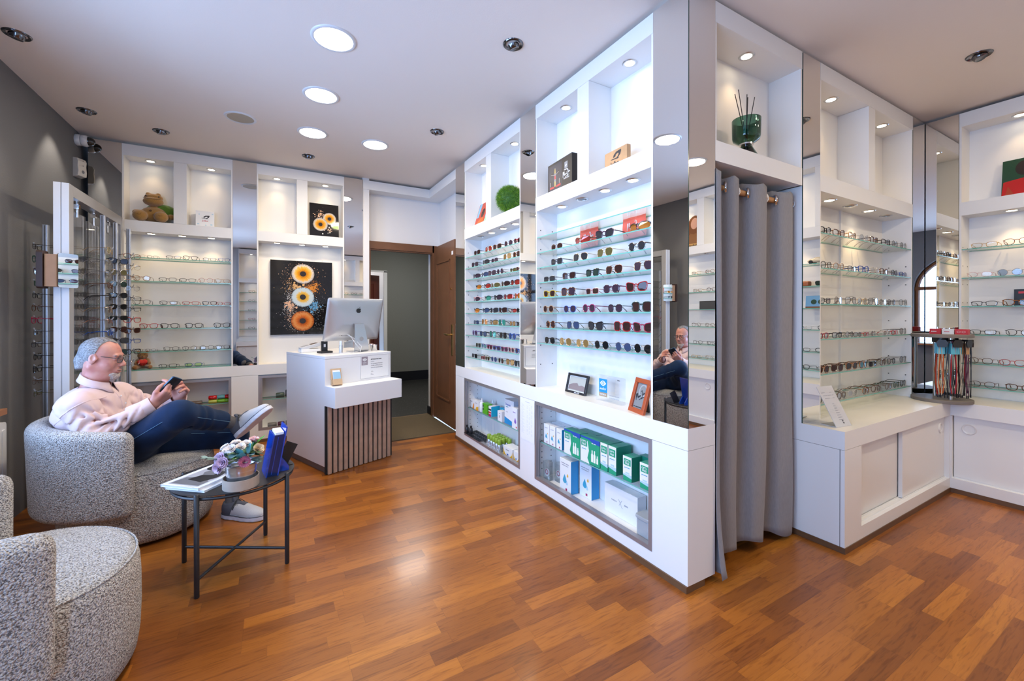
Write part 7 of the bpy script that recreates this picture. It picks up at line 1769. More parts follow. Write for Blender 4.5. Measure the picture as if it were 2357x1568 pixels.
for ai, (adeg) in enumerate((196, 226, 256, 288)):
    a = R(adeg); ax, ay = math.cos(a), math.sin(a)
    MB().tube([(ax * 0.04, ay * 0.04, 0.432), (ax * 0.145, ay * 0.145, 0.432)], 0.006, 8).build('hook_arm', BLACKP, t, True)
    mb = MB().prism([(-0.022, 0), (0.022, 0), (0.03, 0.03), (0.018, 0.05), (-0.018, 0.05), (-0.03, 0.03)], -0.004, 0.004, 0, lambda p, q, c: (p, c, q)); hk = mb.build('brand_plate', BLACKP, t); hk.location = (ax * 0.150, ay * 0.150, 0.388); hk.rotation_euler = (0, 0, a + R(90))
    for k in range(6):
        rr = 0.07 + 0.014 * k; off = lr.uniform(-0.022, 0.022)
        px_, py_ = LX + ax * rr - ay * off, LY + ay * rr + ax * off
        nm, m = LC_[(ai * 3 + k * 2 + lr.randint(0, 2)) % 7] if not (ai == 2 and k < 3) else LC_[0]
        ln = thing('lanyard', '%s spectacle lanyard, %s on the hook %s' % (nm, ['innermost', 'second out', 'third out', 'fourth out', 'fifth out', 'outermost'][k], ARMN[ai]), 'lanyard', (px_, py_, ZCC + 0.425), a + R(90), 'lanyards on the grey stand')
        cw = lr.uniform(0.010, 0.018); zb = -lr.uniform(0.34, 0.385)
        mb = MB()
        for s_ in (-1, 1):
            mb.tube([(s_ * 0.004, 0, 0.004), (s_ * cw * 0.7, lr.uniform(-.004, .004), -0.10), (s_ * cw * lr.uniform(0.5, 1.2), lr.uniform(-.006, .006), -0.2), (s_ * cw * lr.uniform(0.6, 1.3), lr.uniform(-.008, .008), -0.29), (s_ * cw * 0.5, 0, zb)], 0.0024, 6)
        mb.build('cord', m, ln, True)
        mb = MB().tube([(-cw * 0.5, 0, zb + 0.004), (-cw * 0.5, 0, zb - 0.014)], 0.0035, 8).tube([(cw * 0.5, 0, zb + 0.004), (cw * 0.5, 0, zb - 0.014)], 0.0035, 8)
        mb.build('end_loop', BLACKP, ln, True)
        MB().box(-0.016, 0.016, -0.0006, 0.0006, -0.085, -0.012).build('tag', CARDS[ai], ln)
# red boxes on the stand
for i, (x, y, w, lab, m) in enumerate(((-0.052, 0.02, 0.058, 'red spectacle box on the grey stand, nearest the curtain side', CRD), (-0.050, -0.045, 0.06, 'white-fronted spectacle box between the red boxes on the grey stand', CW), (-0.048, -0.11, 0.062, 'red spectacle box with white glasses drawing on the grey stand', CRD))):
    q = thing('spectacle_box', lab, 'box', (LX + x, LY + y, ZCC + 0.4752), R(-90), 'boxes on the lanyard stand')
    MB().box(-w / 2, w / 2, 0, 0.05, 0, 0.036).build('carton', m, q)
    if i == 2:
        mb = MB()
        for s_ in (-1, 1): mb.tube([(s_ * 0.012 + 0.009 * math.cos(k * 0.52), -0.0008, 0.018 + 0.006 * math.sin(k * 0.52)) for k in range(12)], 0.0008, 4, 0, True)
        mb.build('print', PAPER, q)
    else: text_mesh('#FRAMES', 0.009, PAPER if i == 0 else CRD, q, TF(0, -0.0006, 0.018))

# ------------------------------------------------------------------ radiator, alarm devices by the grey wall
t = thing('radiator', 'white panel radiator under the wooden window board beside the armchair', 'radiator', (XL + 0.03, 0, 0))
RADM = mat('radiator_white', (0.72, 0.74, 0.78), 0.35)
mb = MB().rbox(0.0, 0.075, 1.75, 3.40, 0.14, 0.66, 0.02, 0, 'x')
mb.build('panel', RADM, t, 30)
mb = MB()
for k in range(32): mb.rbox(0.075, 0.080, 1.80 + k * 0.05, 1.835 + k * 0.05, 0.18, 0.62, 0.008, 0, 'x', 2)
mb.build('ribs', RADM, t)
mb = MB().box(-0.03, 0.0, 2.0, 2.04, 0.2, 0.3).box(-0.03, 0.0, 3.1, 3.14, 0.2, 0.3); mb.build('bracket', RADM, t)
t = thing('security_camera', 'white cylindrical security camera with smoked dome, high in the grey wall corner', 'security camera', (XL, 4.715, 2.668), 0)
t.scale = (0.76, 0.76, 0.76)
MB().lathe([(0.0001, 0.0), (0.056, 0.0), (0.060, 0.006), (0.060, 0.040), (0.057, 0.044)], 30, 0, (0, 0, 0), 'x').build('base', PULL, t, 40)
MB().lathe([(0.057, 0.046), (0.060, 0.050), (0.060, 0.085), (0.052, 0.098), (0.046, 0.100)], 30, 0, (0, 0, 0), 'x').build('housing', PULL, t, 40)
MB().lathe([(0.046, 0.099), (0.044, 0.12), (0.032, 0.142), (0.015, 0.153), (0.0001, 0.155)], 24, 0, (0, 0, 0), 'x').build('dome', mat('smoked_dome', (0.03, 0.028, 0.026), 0.05), t, 40)
t = thing('motion_detector', 'white curved motion detector fixed below the security camera', 'motion detector', (XL + 0.012, 4.69, 2.355), R(-25))
t.scale = (0.75, 0.75, 0.75)
mb = MB().prism([(0.0, 0.0), (0.06, 0.012), (0.064, 0.06), (0.058, 0.12), (0.062, 0.17), (0.05, 0.20), (0.0, 0.21)], -0.05, 0.05, 0, lambda p, q, c: (p, c, q))
bevel(mb.build('housing', mat('ivory_plastic', (0.62, 0.58, 0.52), 0.45), t), 0.008, 3)
for z, r_ in ((0.178, 0.006), (0.125, 0.006), (0.06, 0.017)): MB().lathe([(0.0001, 0.0), (r_, 0.0)], 18, 0, (0, 0, 0), 'x').build('sensor', mat('sensor_grey', (0.16, 0.17, 0.19), 0.3), t, False, (0.0655, 0.0, z), (0, 0, 0))
# ------------------------------------------------------------------ the seated man
BX, BY = -0.55, 3.15
person = thing('person', 'seated man in pale pink shirt and dark blue jeans, legs crossed, looking at a phone', 'person', (BX, BY, 0))
TB = Matrix.Translation((-BX, -BY, 0))
def noise3(P, f, s_=0.0):
    x, y, z = P
    return (np.sin(f * x + 1.7 * np.sin(f * 0.6 * y + s_) + s_) + np.sin(f * 0.9 * y + 1.9 * np.sin(f * 0.7 * z + 2 * s_)) + np.sin(f * 1.1 * z + 1.5 * np.sin(f * 0.8 * x + 3 * s_ + 1))) / 3
SKIN = bpy.data.materials.new('skin'); nt, N, L = nodes_of(SKIN); b = N['Principled BSDF']
tc = N.new('ShaderNodeTexCoord'); nz = N.new('ShaderNodeTexNoise'); nz.inputs['Scale'].default_value = 22; nz.inputs['Detail'].default_value = 4; L.new(tc.outputs['Object'], nz.inputs['Vector'])
rp = N.new('ShaderNodeValToRGB'); rp.color_ramp.elements[0].position = 0.3; rp.color_ramp.elements[0].color = (0.56, 0.285, 0.22, 1); rp.color_ramp.elements[1].position = 0.72; rp.color_ramp.elements[1].color = (0.50, 0.185, 0.145, 1)
L.new(nz.outputs[0], rp.inputs[0]); L.new(rp.outputs[0], b.inputs['Base Color']); b.inputs['Roughness'].default_value = 0.48
n2 = N.new('ShaderNodeTexNoise'); n2.inputs['Scale'].default_value = 350; L.new(tc.outputs['Object'], n2.inputs['Vector'])
bp = N.new('ShaderNodeBump'); bp.inputs['Strength'].default_value = 0.12; bp.inputs['Distance'].default_value = 0.002; L.new(n2.outputs[0], bp.inputs['Height']); L.new(bp.outputs[0], b.inputs['Normal'])
b.inputs['Subsurface Weight'].default_value = 0.08; b.inputs['Subsurface Radius'].default_value = (0.01, 0.004, 0.002); b.inputs['Subsurface Scale'].default_value = 0.6

HEAD = Vector((-0.826, 3.185, 1.010))
MH = TB @ Matrix.Translation(HEAD) @ Matrix.Rotation(R(-10), 4, 'Z') @ Matrix.Rotation(R(9), 4, 'Y') @ Matrix.Scale(0.915, 4)
MHW = Matrix.Translation(HEAD) @ Matrix.Rotation(R(-10), 4, 'Z') @ Matrix.Rotation(R(9), 4, 'Y')
def skull(P):
    d_ = sd_ell(P, (-0.014, 0, 0.034), (0.097, 0.077, 0.083))
    d_ = smin(d_, sd_ell(P, (0.026, 0, -0.03), (0.066, 0.063, 0.088)), 0.03)
    return d_
def head(P):
    d_ = skull(P)
    x, y, z = P
    for s_ in (-1, 1):
        d_ = smin(d_, sd_ell(P, (0.045, s_ * 0.036, -0.036), (0.032, 0.025, 0.033)), 0.02)
        d_ = smin(d_, sd_cap(P, (-0.02, s_ * 0.058, -0.055), (0.045, s_ * 0.030, -0.098), 0.020, 0.018), 0.03)
    d_ = smin(d_, sd_ell(P, (0.060, 0, -0.099), (0.028, 0.030, 0.024)), 0.02)
    d_ = smin(d_, sd_ell(P, (0.015, 0, -0.112), (0.052, 0.048, 0.030)), 0.03)
    d_ = smin(d_, sd_cap(P, (0.079, -0.032, 0.020), (0.079, 0.032, 0.020), 0.011), 0.014)
    for s_ in (-1, 1):
        d_ = smax(d_, -sd_ell(P, (0.098, s_ * 0.031, 0.000), (0.018, 0.019, 0.013)), 0.012)
        d_ = smin(d_, sd_ell(P, (0.0735, s_ * 0.031, 0.0005), (0.0135, 0.0145, 0.0125)), 0.003)
        d_ = smin(d_, sd_cap(P, (0.086, s_ * 0.020, 0.008), (0.080, s_ * 0.044, 0.006), 0.0038, 0.0032), 0.004)
    d_ = smin(d_, sd_cap(P, (0.086, 0, 0.010), (0.109, 0, -0.030), 0.0085, 0.0125), 0.010)
    for s_ in (-1, 1):
        d_ = smin(d_, sd_ell(P, (0.099, s_ * 0.012, -0.035), (0.012, 0.008, 0.009)), 0.005)
        d_ = smax(d_, -sd_ell(P, (0.105, s_ * 0.006, -0.0445), (0.006, 0.003, 0.005)), 0.003)
    d_ = smin(d_, sd_ell(P, (0.083, 0, -0.066), (0.017, 0.030, 0.022)), 0.012)
    d_ = smin(d_, sd_cap(P, (0.0975, -0.012, -0.0665), (0.0975, 0.012, -0.0665), 0.0048), 0.005)
    d_ = smin(d_, sd_cap(P, (0.0955, -0.011, -0.0765), (0.0955, 0.011, -0.0765), 0.0055), 0.005)
    d_ = smax(d_, -sd_ell(P, (0.102, 0, -0.0718), (0.013, 0.026, 0.0022)), 0.003)
    for s_ in (-1, 1):      # nasolabial folds
        d_ = smax(d_, -sd_cap(P, (0.098, s_ * 0.023, -0.038), (0.088, s_ * 0.036, -0.072), 0.0022), 0.006)
    for k in range(3):      # forehead lines
        d_ = smax(d_, -sd_cap(P, (0.083 - k * 0.003, -0.03, 0.042 + k * 0.010), (0.083 - k * 0.003, 0.03, 0.042 + k * 0.010), 0.0012), 0.004)
    for s_ in (-1, 1):      # ears
        e = sd_ell(P, (-0.012, s_ * 0.0775, -0.004), (0.019, 0.0085, 0.031))
        e = smax(e, -sd_ell(P, (-0.008, s_ * 0.0855, 0.003), (0.0105, 0.006, 0.018)), 0.004)
        e = smin(e, sd_ell(P, (0.006, s_ * 0.0765, -0.004), (0.006, 0.006, 0.008)), 0.004)
        d_ = smin(d_, e, 0.006)
    d_ = smin(d_, sd_cap(P, (-0.026, 0, -0.055), (-0.012, 0, -0.185), 0.056, 0.058), 0.03)
    return d_
body_parts = [nets(head, (-0.135, -0.105, -0.215), (0.135, 0.105, 0.135), 0.0026, MH)]

# skeleton
hipR, hipL = (-0.72, 3.12, 0.50), (-0.69, 3.31, 0.50)
kneeR, ankR = (-0.448, 2.935, 0.695), (-0.232, 3.165, 0.578)
kneeL, ankL = (-0.205, 3.255, 0.470), (-0.215, 3.125, 0.105)
shR, shL = (-0.880, 3.025, 0.768), (-0.805, 3.375, 0.772)
elR, wrR = (-0.800, 2.985, 0.622), (-0.578, 3.020, 0.748)
elL, wrL = (-0.600, 3.400, 0.610), (-0.492, 3.190, 0.748)
AX = np.array([[0.986, 0.164, 0], [-0.164, 0.986, 0], [0.0, 0, 1]])      # columns: forward, lateral, up
lean = R(-17)
Ry_ = np.array([[math.cos(lean), 0, math.sin(lean)], [0, 1, 0], [-math.sin(lean), 0, math.cos(lean)]])
AXL = AX @ Ry_
def torso(P, g=0.0):
    d_ = sd_ell(P, (-0.872, 3.20, 0.705), (0.138 + g, 0.190 + g, 0.150 + g), AXL)
    d_ = smin(d_, sd_ell(P, (-0.800, 3.21, 0.570), (0.150 + g, 0.180 + g, 0.135 + g), AXL), 0.06)
    d_ = smin(d_, sd_cap(P, shR, shL, 0.062 + g), 0.05)
    return d_
def hand(P, W, a, m, side, spread=1.0, curl=1.0):
    """five-fingered hand: W wrist, a along the hand, m palm normal, side=+1 right hand"""
    a = np.array(a, float); a /= np.linalg.norm(a); m = np.array(m, float); m -= a * (a @ m); m /= np.linalg.norm(m)
    t_ = np.cross(a, m) * side
    W = np.array(W, float)
    d_ = None
    for i, off in enumerate((0.030, 0.011, -0.009, -0.028)):
        kn = W + a * (0.088 - 0.005 * abs(i - 1)) + t_ * off * spread
        r0 = 0.0135 - 0.001 * i * 0.6
        c = sd_cap(P, W + a * 0.012 + t_ * off * 0.55, kn, 0.0165, 0.0125)
        d_ = c if d_ is None else smin(d_, c, 0.012)
    for i, off in enumerate((0.030, 0.011, -0.009, -0.028)):
        kn = W + a * (0.088 - 0.005 * abs(i - 1)) + t_ * off * spread
        r0 = (0.0098, 0.0098, 0.0094, 0.0084)[i]; l = (0.043, 0.047, 0.044, 0.034)[i]
        c1 = curl * (0.55 + 0.12 * i); c2 = curl * (1.35 + 0.1 * i); c3 = curl * (1.9 + 0.1 * i)
        p1 = kn + (a * math.cos(c1) + m * math.sin(c1)) * l
        p2 = p1 + (a * math.cos(c2) + m * math.sin(c2)) * l * 0.62
        p3 = p2 + (a * math.cos(c3) + m * math.sin(c3)) * l * 0.48
        f_ = np.minimum(np.minimum(sd_cap(P, kn, p1, r0 * 1.08, r0), sd_cap(P, p1, p2, r0, r0 * 0.94)), sd_cap(P, p2, p3, r0 * 0.94, r0 * 0.84))
        d_ = smin(d_, f_, 0.005)
    th0 = W + a * 0.022 + t_ * 0.022 + m * 0.008; th1 = th0 + a * 0.030 + t_ * 0.020 + m * 0.012
    th2 = th1 + a * 0.030 + t_ * 0.004 + m * 0.012; th3 = th2 + a * 0.024 - t_ * 0.006 + m * 0.006
    d_ = smin(d_, sd_cap(P, th0, th1, 0.0165, 0.0125), 0.012)
    d_ = smin(d_, np.minimum(sd_cap(P, th1, th2, 0.0118, 0.0105), sd_cap(P, th2, th3, 0.0105, 0.0088)), 0.005)
    return d_
PU = np.array([0.64, 0.0, 0.768]); PN = np.array([0.615, -0.60, -0.512]); PN /= np.linalg.norm(PN)
aR = np.array([0.75, 0.20, 0.63]); mR = -PN
def armR(P):
    d_ = hand(P, wrR, aR, mR, 1)
    return smin(d_, sd_cap(P, elR, wrR, 0.040, 0.027), 0.014)
aL = np.array([0.30, -0.36, 0.62]); mL = np.array([-0.45, -0.75, -0.1])
def armL(P):
    d_ = hand(P, wrL, aL, mL, -1, 1.0, 0.9)
    return smin(d_, sd_cap(P, elL, wrL, 0.040, 0.027), 0.014)
body_parts.append(nets(armR, (-0.69, 2.93, 0.64), (-0.39, 3.16, 0.91), 0.0026, TB))
body_parts.append(nets(armL, (-0.63, 3.00, 0.63), (-0.37, 3.32, 0.90), 0.003, TB))
def hidden(P):
    d_ = torso(P, -0.035)
    d_ = smin(d_, sd_cap(P, (-0.866, 3.195, 0.79), (-0.855, 3.19, 0.90), 0.068, 0.055), 0.04)
    for s_, e, w in ((shR, elR, wrR), (shL, elL, wrL)): d_ = smin(smin(d_, sd_cap(P, s_, e, 0.045, 0.038), 0.03), sd_cap(P, e, w, 0.036, 0.026), 0.02)
    for h_, k, a in ((hipR, kneeR, ankR), (hipL, kneeL, ankL)): d_ = smin(smin(d_, sd_cap(P, h_, k, 0.068, 0.048), 0.04), sd_cap(P, k, a, 0.046, 0.032), 0.02)
    return d_
body_parts.append(nets(hidden, (-1.02, 2.85, 0.05), (-0.12, 3.5, 0.95), 0.014, TB))
nets_obj('body', body_parts, SKIN, person, 1)

# hair, beard, brows, eyes
HAIR = bpy.data.materials.new('short_grey_hair'); nt, N, L = nodes_of(HAIR); b = N['Principled BSDF']
tc = N.new('ShaderNodeTexCoord'); mp = N.new('ShaderNodeMapping'); mp.inputs['Scale'].default_value = (150, 300, 520); L.new(tc.outputs['Object'], mp.inputs[0])
nz = N.new('ShaderNodeTexNoise'); nz.inputs['Scale'].default_value = 1.0; nz.inputs['Detail'].default_value = 4; L.new(mp.outputs[0], nz.inputs['Vector'])
rp = N.new('ShaderNodeValToRGB'); rp.color_ramp.elements[0].position = 0.36; rp.color_ramp.elements[0].color = (0.13, 0.12, 0.12, 1); rp.color_ramp.elements[1].position = 0.62; rp.color_ramp.elements[1].color = (0.40, 0.40, 0.41, 1)
L.new(nz.outputs[0], rp.inputs[0]); L.new(rp.outputs[0], b.inputs['Base Color']); b.inputs['Roughness'].default_value = 0.7
bp = N.new('ShaderNodeBump'); bp.inputs['Strength'].default_value = 0.5; bp.inputs['Distance'].default_value = 0.003; L.new(nz.outputs[0], bp.inputs['Height']); L.new(bp.outputs[0], b.inputs['Normal'])
def hair(P):
    x, y, z = P
    d_ = skull(P) - 0.0045 - 0.0012 * noise3(P, 260)
    d_ = smin(d_, sd_cap(P, (-0.085, 0, -0.03), (-0.075, 0, -0.085), 0.045, 0.04), 0.03)
    zl = np.interp(x, [-0.12, -0.075, -0.045, -0.028, -0.014, 0.000, 0.010, 0.030, 0.064, 0.1], [-0.085, -0.080, -0.068, -0.015, 0.000, 0.030, 0.074, 0.103, 0.098, 0.100])
    top = np.interp(np.abs(y), [0, 0.02, 0.045, 0.08], [-0.006, 0.0, 0.008, 0.008])
    r_ = (zl + top - z) * 0.8
    return smax(smax(d_, r_, 0.006), -(skull(P) + 0.003), 0.002)
HV, HF = nets(hair, (-0.135, -0.1, -0.11), (0.11, 0.1, 0.14), 0.003)
HVw = HV @ np.array(MH)[:3, :3].T + np.array(MH)[:3, 3]
ho = nets_obj('hair', [(HVw, HF)], HAIR, person, 1)
hr = random.Random(9); mb = MB()
HS = [mat('hair_dark_grey', (0.07, 0.065, 0.065), 0.6), mat('hair_mid_grey', (0.24, 0.235, 0.235), 0.6), mat('hair_white', (0.42, 0.42, 0.43), 0.7)]
for k in range(6500):
    p = Vector(HV[hr.randrange(len(HV))]); n_ = (p - Vector((-0.014, 0, 0.02))).normalized()
    fl = Vector((-0.75, 0, 0.1)) if p.z > 0.06 else Vector((-0.55, 0, -0.8))
    if p.x > 0.04: fl = Vector((0.25, hr.uniform(-0.6, 0.6), 0.4))
    fl = (fl + Vector((hr.uniform(-.35, .35), hr.uniform(-.35, .35), hr.uniform(-.35, .35)))); fl = (fl - n_ * fl.dot(n_)).normalized()
    sd_ = n_.cross(fl) * 0.0006; l = hr.uniform(0.008, 0.014)
    b0 = p + n_ * 0.0005; m1 = p + fl * l * 0.55 + n_ * 0.0018; tp = p + fl * l + n_ * 0.0018
    dk = min(1, max(0, (p.z - 0.01) / 0.09)) * 0.62 + 0.1 * (p.x > 0)
    c = 0 if hr.random() < dk * 0.75 else (1 if hr.random() < 0.5 else 2)
    mb.add([b0 - sd_, b0 + sd_, m1 + sd_ * 0.8, m1 - sd_ * 0.8, tp], [(0, 1, 2, 3), (3, 2, 4)], c)
mb.xform(MH); st = mb.build('hair_strands', HS, ho); st['kind'] = 'stuff'
BEARD = mat('white_grey_beard', (0.55, 0.47, 0.43), 0.85, bump=0.9, bscale=260, var=0.35)
def beard(P):
    x, y, z = P
    d_ = smin(sd_ell(P, (0.064, 0, -0.104), (0.036, 0.036, 0.028)), sd_cap(P, (0.060, 0, -0.115), (0.070, 0, -0.138), 0.022, 0.010), 0.015)
    d_ = smin(d_, sd_cap(P, (0.080, -0.026, -0.086), (0.064, -0.036, -0.098), 0.009), 0.012); d_ = smin(d_, sd_cap(P, (0.080, 0.026, -0.086), (0.064, 0.036, -0.098), 0.009), 0.012)
    d_ = d_ - 0.002 * noise3(P, 420)
    return smax(d_, z + 0.083, 0.004)
nets_obj('beard', [nets(beard, (0.0, -0.066, -0.16), (0.12, 0.066, -0.07), 0.0024, MH)], BEARD, person, 1)
def mous(P):
    return np.minimum(sd_cap(P, (0.1005, 0.0, -0.0565), (0.093, 0.022, -0.064), 0.0042, 0.003), sd_cap(P, (0.1005, 0.0, -0.0565), (0.093, -0.022, -0.064), 0.0042, 0.003)) - 0.0008 * noise3(P, 500)
nets_obj('moustache', [nets(mous, (0.08, -0.035, -0.075), (0.115, 0.035, -0.045), 0.0018, MH)], mat('moustache_grey', (0.36, 0.25, 0.22), 0.85), person, 1)
for s_ in (-1, 1):
    nets_obj('eyebrow', [nets(lambda P: sd_cap(P, (0.0920, s_ * 0.012, 0.0235), (0.0800, s_ * 0.047, 0.0225), 0.0052, 0.0040) - 0.0006 * noise3(P, 600), (0.07, min(s_ * 0.004, s_ * 0.056), 0.013), (0.102, max(s_ * 0.004, s_ * 0.056), 0.034), 0.0016, MH)], mat('eyebrow_grey', (0.20, 0.13, 0.11), 0.9), person, 1)
    mb = MB().ball((0, 0, 0), 0.0122, 20, 0)
    cv = 0.0122
    ir = [(0.0001, cv + 0.0004), (0.0055, cv - 0.0010)]
    mb.lathe(ir, 16, 1, (0, 0, 0), 'x').lathe([(0.0001, cv + 0.0007), (0.0024, cv + 0.0004)], 12, 2, (0, 0, 0), 'x')
    e = mb.build('eye', [mat('eye_white', (0.72, 0.68, 0.66), 0.1), mat('eye_iris', (0.10, 0.13, 0.15), 0.1), INK], person, True)
    e.matrix_local = MH @ Matrix.Translation((0.0738, s_ * 0.0305, -0.0005)) @ Matrix.Rotation(R(14), 4, 'Y')
    # lower half of the lids stays open: the lid ridge is part of the face
gl = bpy.data.objects.new('eyeglasses', None); COL.objects.link(gl); gl.empty_display_size = 0.03; gl.parent = person
gl.matrix_local = MH @ Matrix.Translation((0.1045, 0, -0.0185)) @ Matrix.Rotation(R(4), 4, 'Y') @ Matrix.Rotation(R(90), 4, 'Z') @ Matrix.Diagonal((1.06, 1.0, 1.06, 1))
for nm, me in glasses_meshes('rect'):
    o = bpy.data.objects.new(nm, me); COL.objects.link(o); o.parent = gl
    o.material_slots[0].link = 'OBJECT'; o.material_slots[0].material = frame_mat('dark') if nm != 'lens' else lens_mat('c')

# shirt
SHIRT = mat('pale_pink_cotton', (0.66, 0.50, 0.50), 0.8, spec=0.2, bump=0.12, bscale=700, sheen=0.15)
def vec(a, b_): v = np.array(b_) - np.array(a); return v / np.linalg.norm(v)
def along(P, a, b_):
    a = np.array(a); b_ = np.array(b_); v = b_ - a; l = np.linalg.norm(v); v = v / l
    return (P[0] - a[0]) * v[0] + (P[1] - a[1]) * v[1] + (P[2] - a[2]) * v[2], l
cuffR0 = np.array(wrR) - vec(elR, wrR) * 0.030; cuffL0 = np.array(wrL) - vec(elL, wrL) * 0.022
CREASES = [((-0.845, 2.950, 0.775), (-0.735, 3.060, 0.665), 0.010), ((-0.850, 2.945, 0.735), (-0.745, 3.030, 0.640), 0.010), ((-0.800, 2.955, 0.700), (-0.690, 3.075, 0.610), 0.009), ((-0.830, 3.055, 0.800), (-0.700, 3.130, 0.700), 0.008),
           ((-0.800, 3.080, 0.770), (-0.665, 3.120, 0.630), 0.009), ((-0.760, 3.060, 0.690), (-0.640, 3.120, 0.575), 0.009), ((-0.960, 2.990, 0.700), (-0.850, 2.920, 0.600), 0.010), ((-0.930, 2.960, 0.780), (-0.870, 2.925, 0.660), 0.008),
           ((-0.790, 2.920, 0.660), (-0.745, 3.000, 0.690), 0.010), ((-0.755, 2.925, 0.650), (-0.715, 3.010, 0.710), 0.009), ((-0.720, 2.945, 0.670), (-0.690, 3.020, 0.735), 0.008), ((-0.680, 2.960, 0.685), (-0.655, 3.030, 0.745), 0.007), ((-0.775, 2.93, 0.60), (-0.62, 3.0, 0.685), 0.007),
           ((-0.740, 3.250, 0.780), (-0.640, 3.220, 0.640), 0.009), ((-0.720, 3.330, 0.760), (-0.630, 3.260, 0.650), 0.009)]
def wr(v): return 1 - 2 * np.abs(np.sin(v)) ** 0.8          # sharp-ridged wave
def shirt(P):
    x, y, z = P
    d_ = torso(P, 0.004)
    q = (x + 0.86) * 0.75 + (z - 0.68) * 0.9; w_ = (x + 0.86) * 0.9 - (z - 0.68) * 0.7
    d_ = d_ + 0.010 * wr(q * 30 + 2.6 * np.sin(w_ * 15 + 9 * (y - 3.1))) * np.clip((0.82 - z) * 7, 0, 1) + 0.004 * noise3(P, 34, 1.0) + 0.002 * noise3(P, 85, 2.0)
    for s_, e, c0, sg in ((shR, elR, cuffR0, 1), (shL, elL, cuffL0, 2)):
        u, l = along(P, s_, e)
        ua = sd_cap(P, s_, e, 0.068, 0.060) + 0.011 * wr(u * 30 + 2.5 * np.sin(30 * (x + y) + sg) + 10 * (x - z)) * np.clip(u * 10, 0, 1)
        u2, l2 = along(P, e, c0)
        fa = sd_cap(P, e, c0, 0.060, 0.044) + 0.011 * wr(u2 * 40 + 2.2 * np.sin(34 * (z - x) + sg) + 8 * y) * np.clip(1.2 - u2 / l2, 0, 1)
        fa = smax(fa, u2 - l2 + 0.004, 0.004)
        d_ = smin(d_, smin(ua, fa, 0.03), 0.024)
    for a, b_, r_ in CREASES: d_ = smax(d_, -sd_cap(P, a, b_, r_ * 0.6, r_ * 0.3), 0.024)
    d_ = smax(d_, -sd_cap(P, (-0.765, 3.172, 0.83), (-0.645, 3.158, 0.60), 0.0036), 0.006)
    d_ = smax(d_, -sd_cap(P, (-0.868, 3.193, 0.82), (-0.842, 3.187, 0.98), 0.058, 0.064), 0.006)
    d_ = smax(d_, 0.455 + 0.25 * np.maximum(x + 0.72, 0) - z, 0.012)
    return d_
nets_obj('shirt', [nets(shirt, (-1.07, 2.88, 0.42), (-0.44, 3.52, 0.88), 0.0058, TB)], SHIRT, person, 1)
LATV = AX[:, 1]
def lat(P): return (P[0] + 0.80) * LATV[0] + (P[1] - 3.185) * LATV[1]
nets_obj('placket', [nets(lambda P: smax(smax(shirt(P) - 0.0028, np.abs(lat(P)) - 0.017, 0.002), np.maximum(-0.80 - P[0], P[2] - 0.845), 0.002), (-0.82, 3.12, 0.50), (-0.58, 3.24, 0.86), 0.0042, TB)], SHIRT, person, 1)
uR = lambda P: along(P, shR, elR)[0]
nets_obj('shoulder_seam', [nets(lambda P: smax(shirt(P) - 0.0020, np.abs(uR(P) - 0.012 + 0.15 * (P[0] + 0.88)) - 0.0045, 0.002), (-1.02, 2.90, 0.62), (-0.78, 3.10, 0.86), 0.0042, TB)], SHIRT, person, 1)
# shirt cuffs
for c0, e in ((cuffR0, elR), (cuffL0, elL)):
    ax = Vector(vec(e, c0)); q = ax.to_track_quat('Z', 'Y').to_matrix().to_4x4()
    mb = MB().lathe([(0.0405, -0.034), (0.0440, -0.032), (0.0448, 0.0), (0.0445, 0.030), (0.0425, 0.033), (0.0395, 0.031), (0.0395, -0.02)], 36)
    mb.v = [(x * (1 + 0.03 * math.sin(5 * math.atan2(y, x))), y * (1 + 0.04 * math.cos(4 * math.atan2(y, x))), z) for x, y, z in mb.v]
    mb.xform(TB @ Matrix.Translation(Vector(c0)) @ q).build('cuff', SHIRT, person, 50)
# collar: stand and turned-down fall with points
mb = MB(); n = 48; C0 = Vector((-0.860, 3.192, 0))
rows = []
for k in range(n + 1):
    a = R(14) + (R(346) - R(14)) * k / n; fr = math.cos(a)                     # fr 1 at the front
    dirv = Vector((math.cos(a + R(-10)), math.sin(a + R(-10)), 0))
    zt = 0.898 - 0.032 * fr; pt = max(0, (fr - 0.72) / 0.28)
    r1 = 0.058 + 0.010 * fr; 
    rows.append([C0 + dirv * (r1 - 0.002) + Vector((0, 0, zt - 0.045)), C0 + dirv * r1 + Vector((0, 0, zt)), C0 + dirv * (r1 + 0.008) + Vector((0, 0, zt + 0.002)), C0 + dirv * (r1 + 0.016 + 0.004 * pt) + Vector((0, 0, zt - 0.020 - 0.006 * pt)), C0 + dirv * (r1 + 0.024 + 0.010 * pt) + Vector((0, 0, zt - 0.036 - 0.022 * pt))])
mb.add([p for r_ in rows for p in r_], [(i * 5 + j, i * 5 + j + 1, (i + 1) * 5 + j + 1, (i + 1) * 5 + j) for i in range(n) for j in range(4)])
mb.xform(TB); co = mb.build('collar', SHIRT, person, True)
sd = co.modifiers.new('thickness', 'SOLIDIFY'); sd.thickness = 0.003
mb = MB()
for k in range(4):
    t_ = k / 4; p = Vector((-0.742, 3.160, 0.79)).lerp(Vector((-0.660, 3.150, 0.62)), t_); mb.ball(p, 0.0042, 8)
mb.xform(TB).build('button', PAPER, person, True)

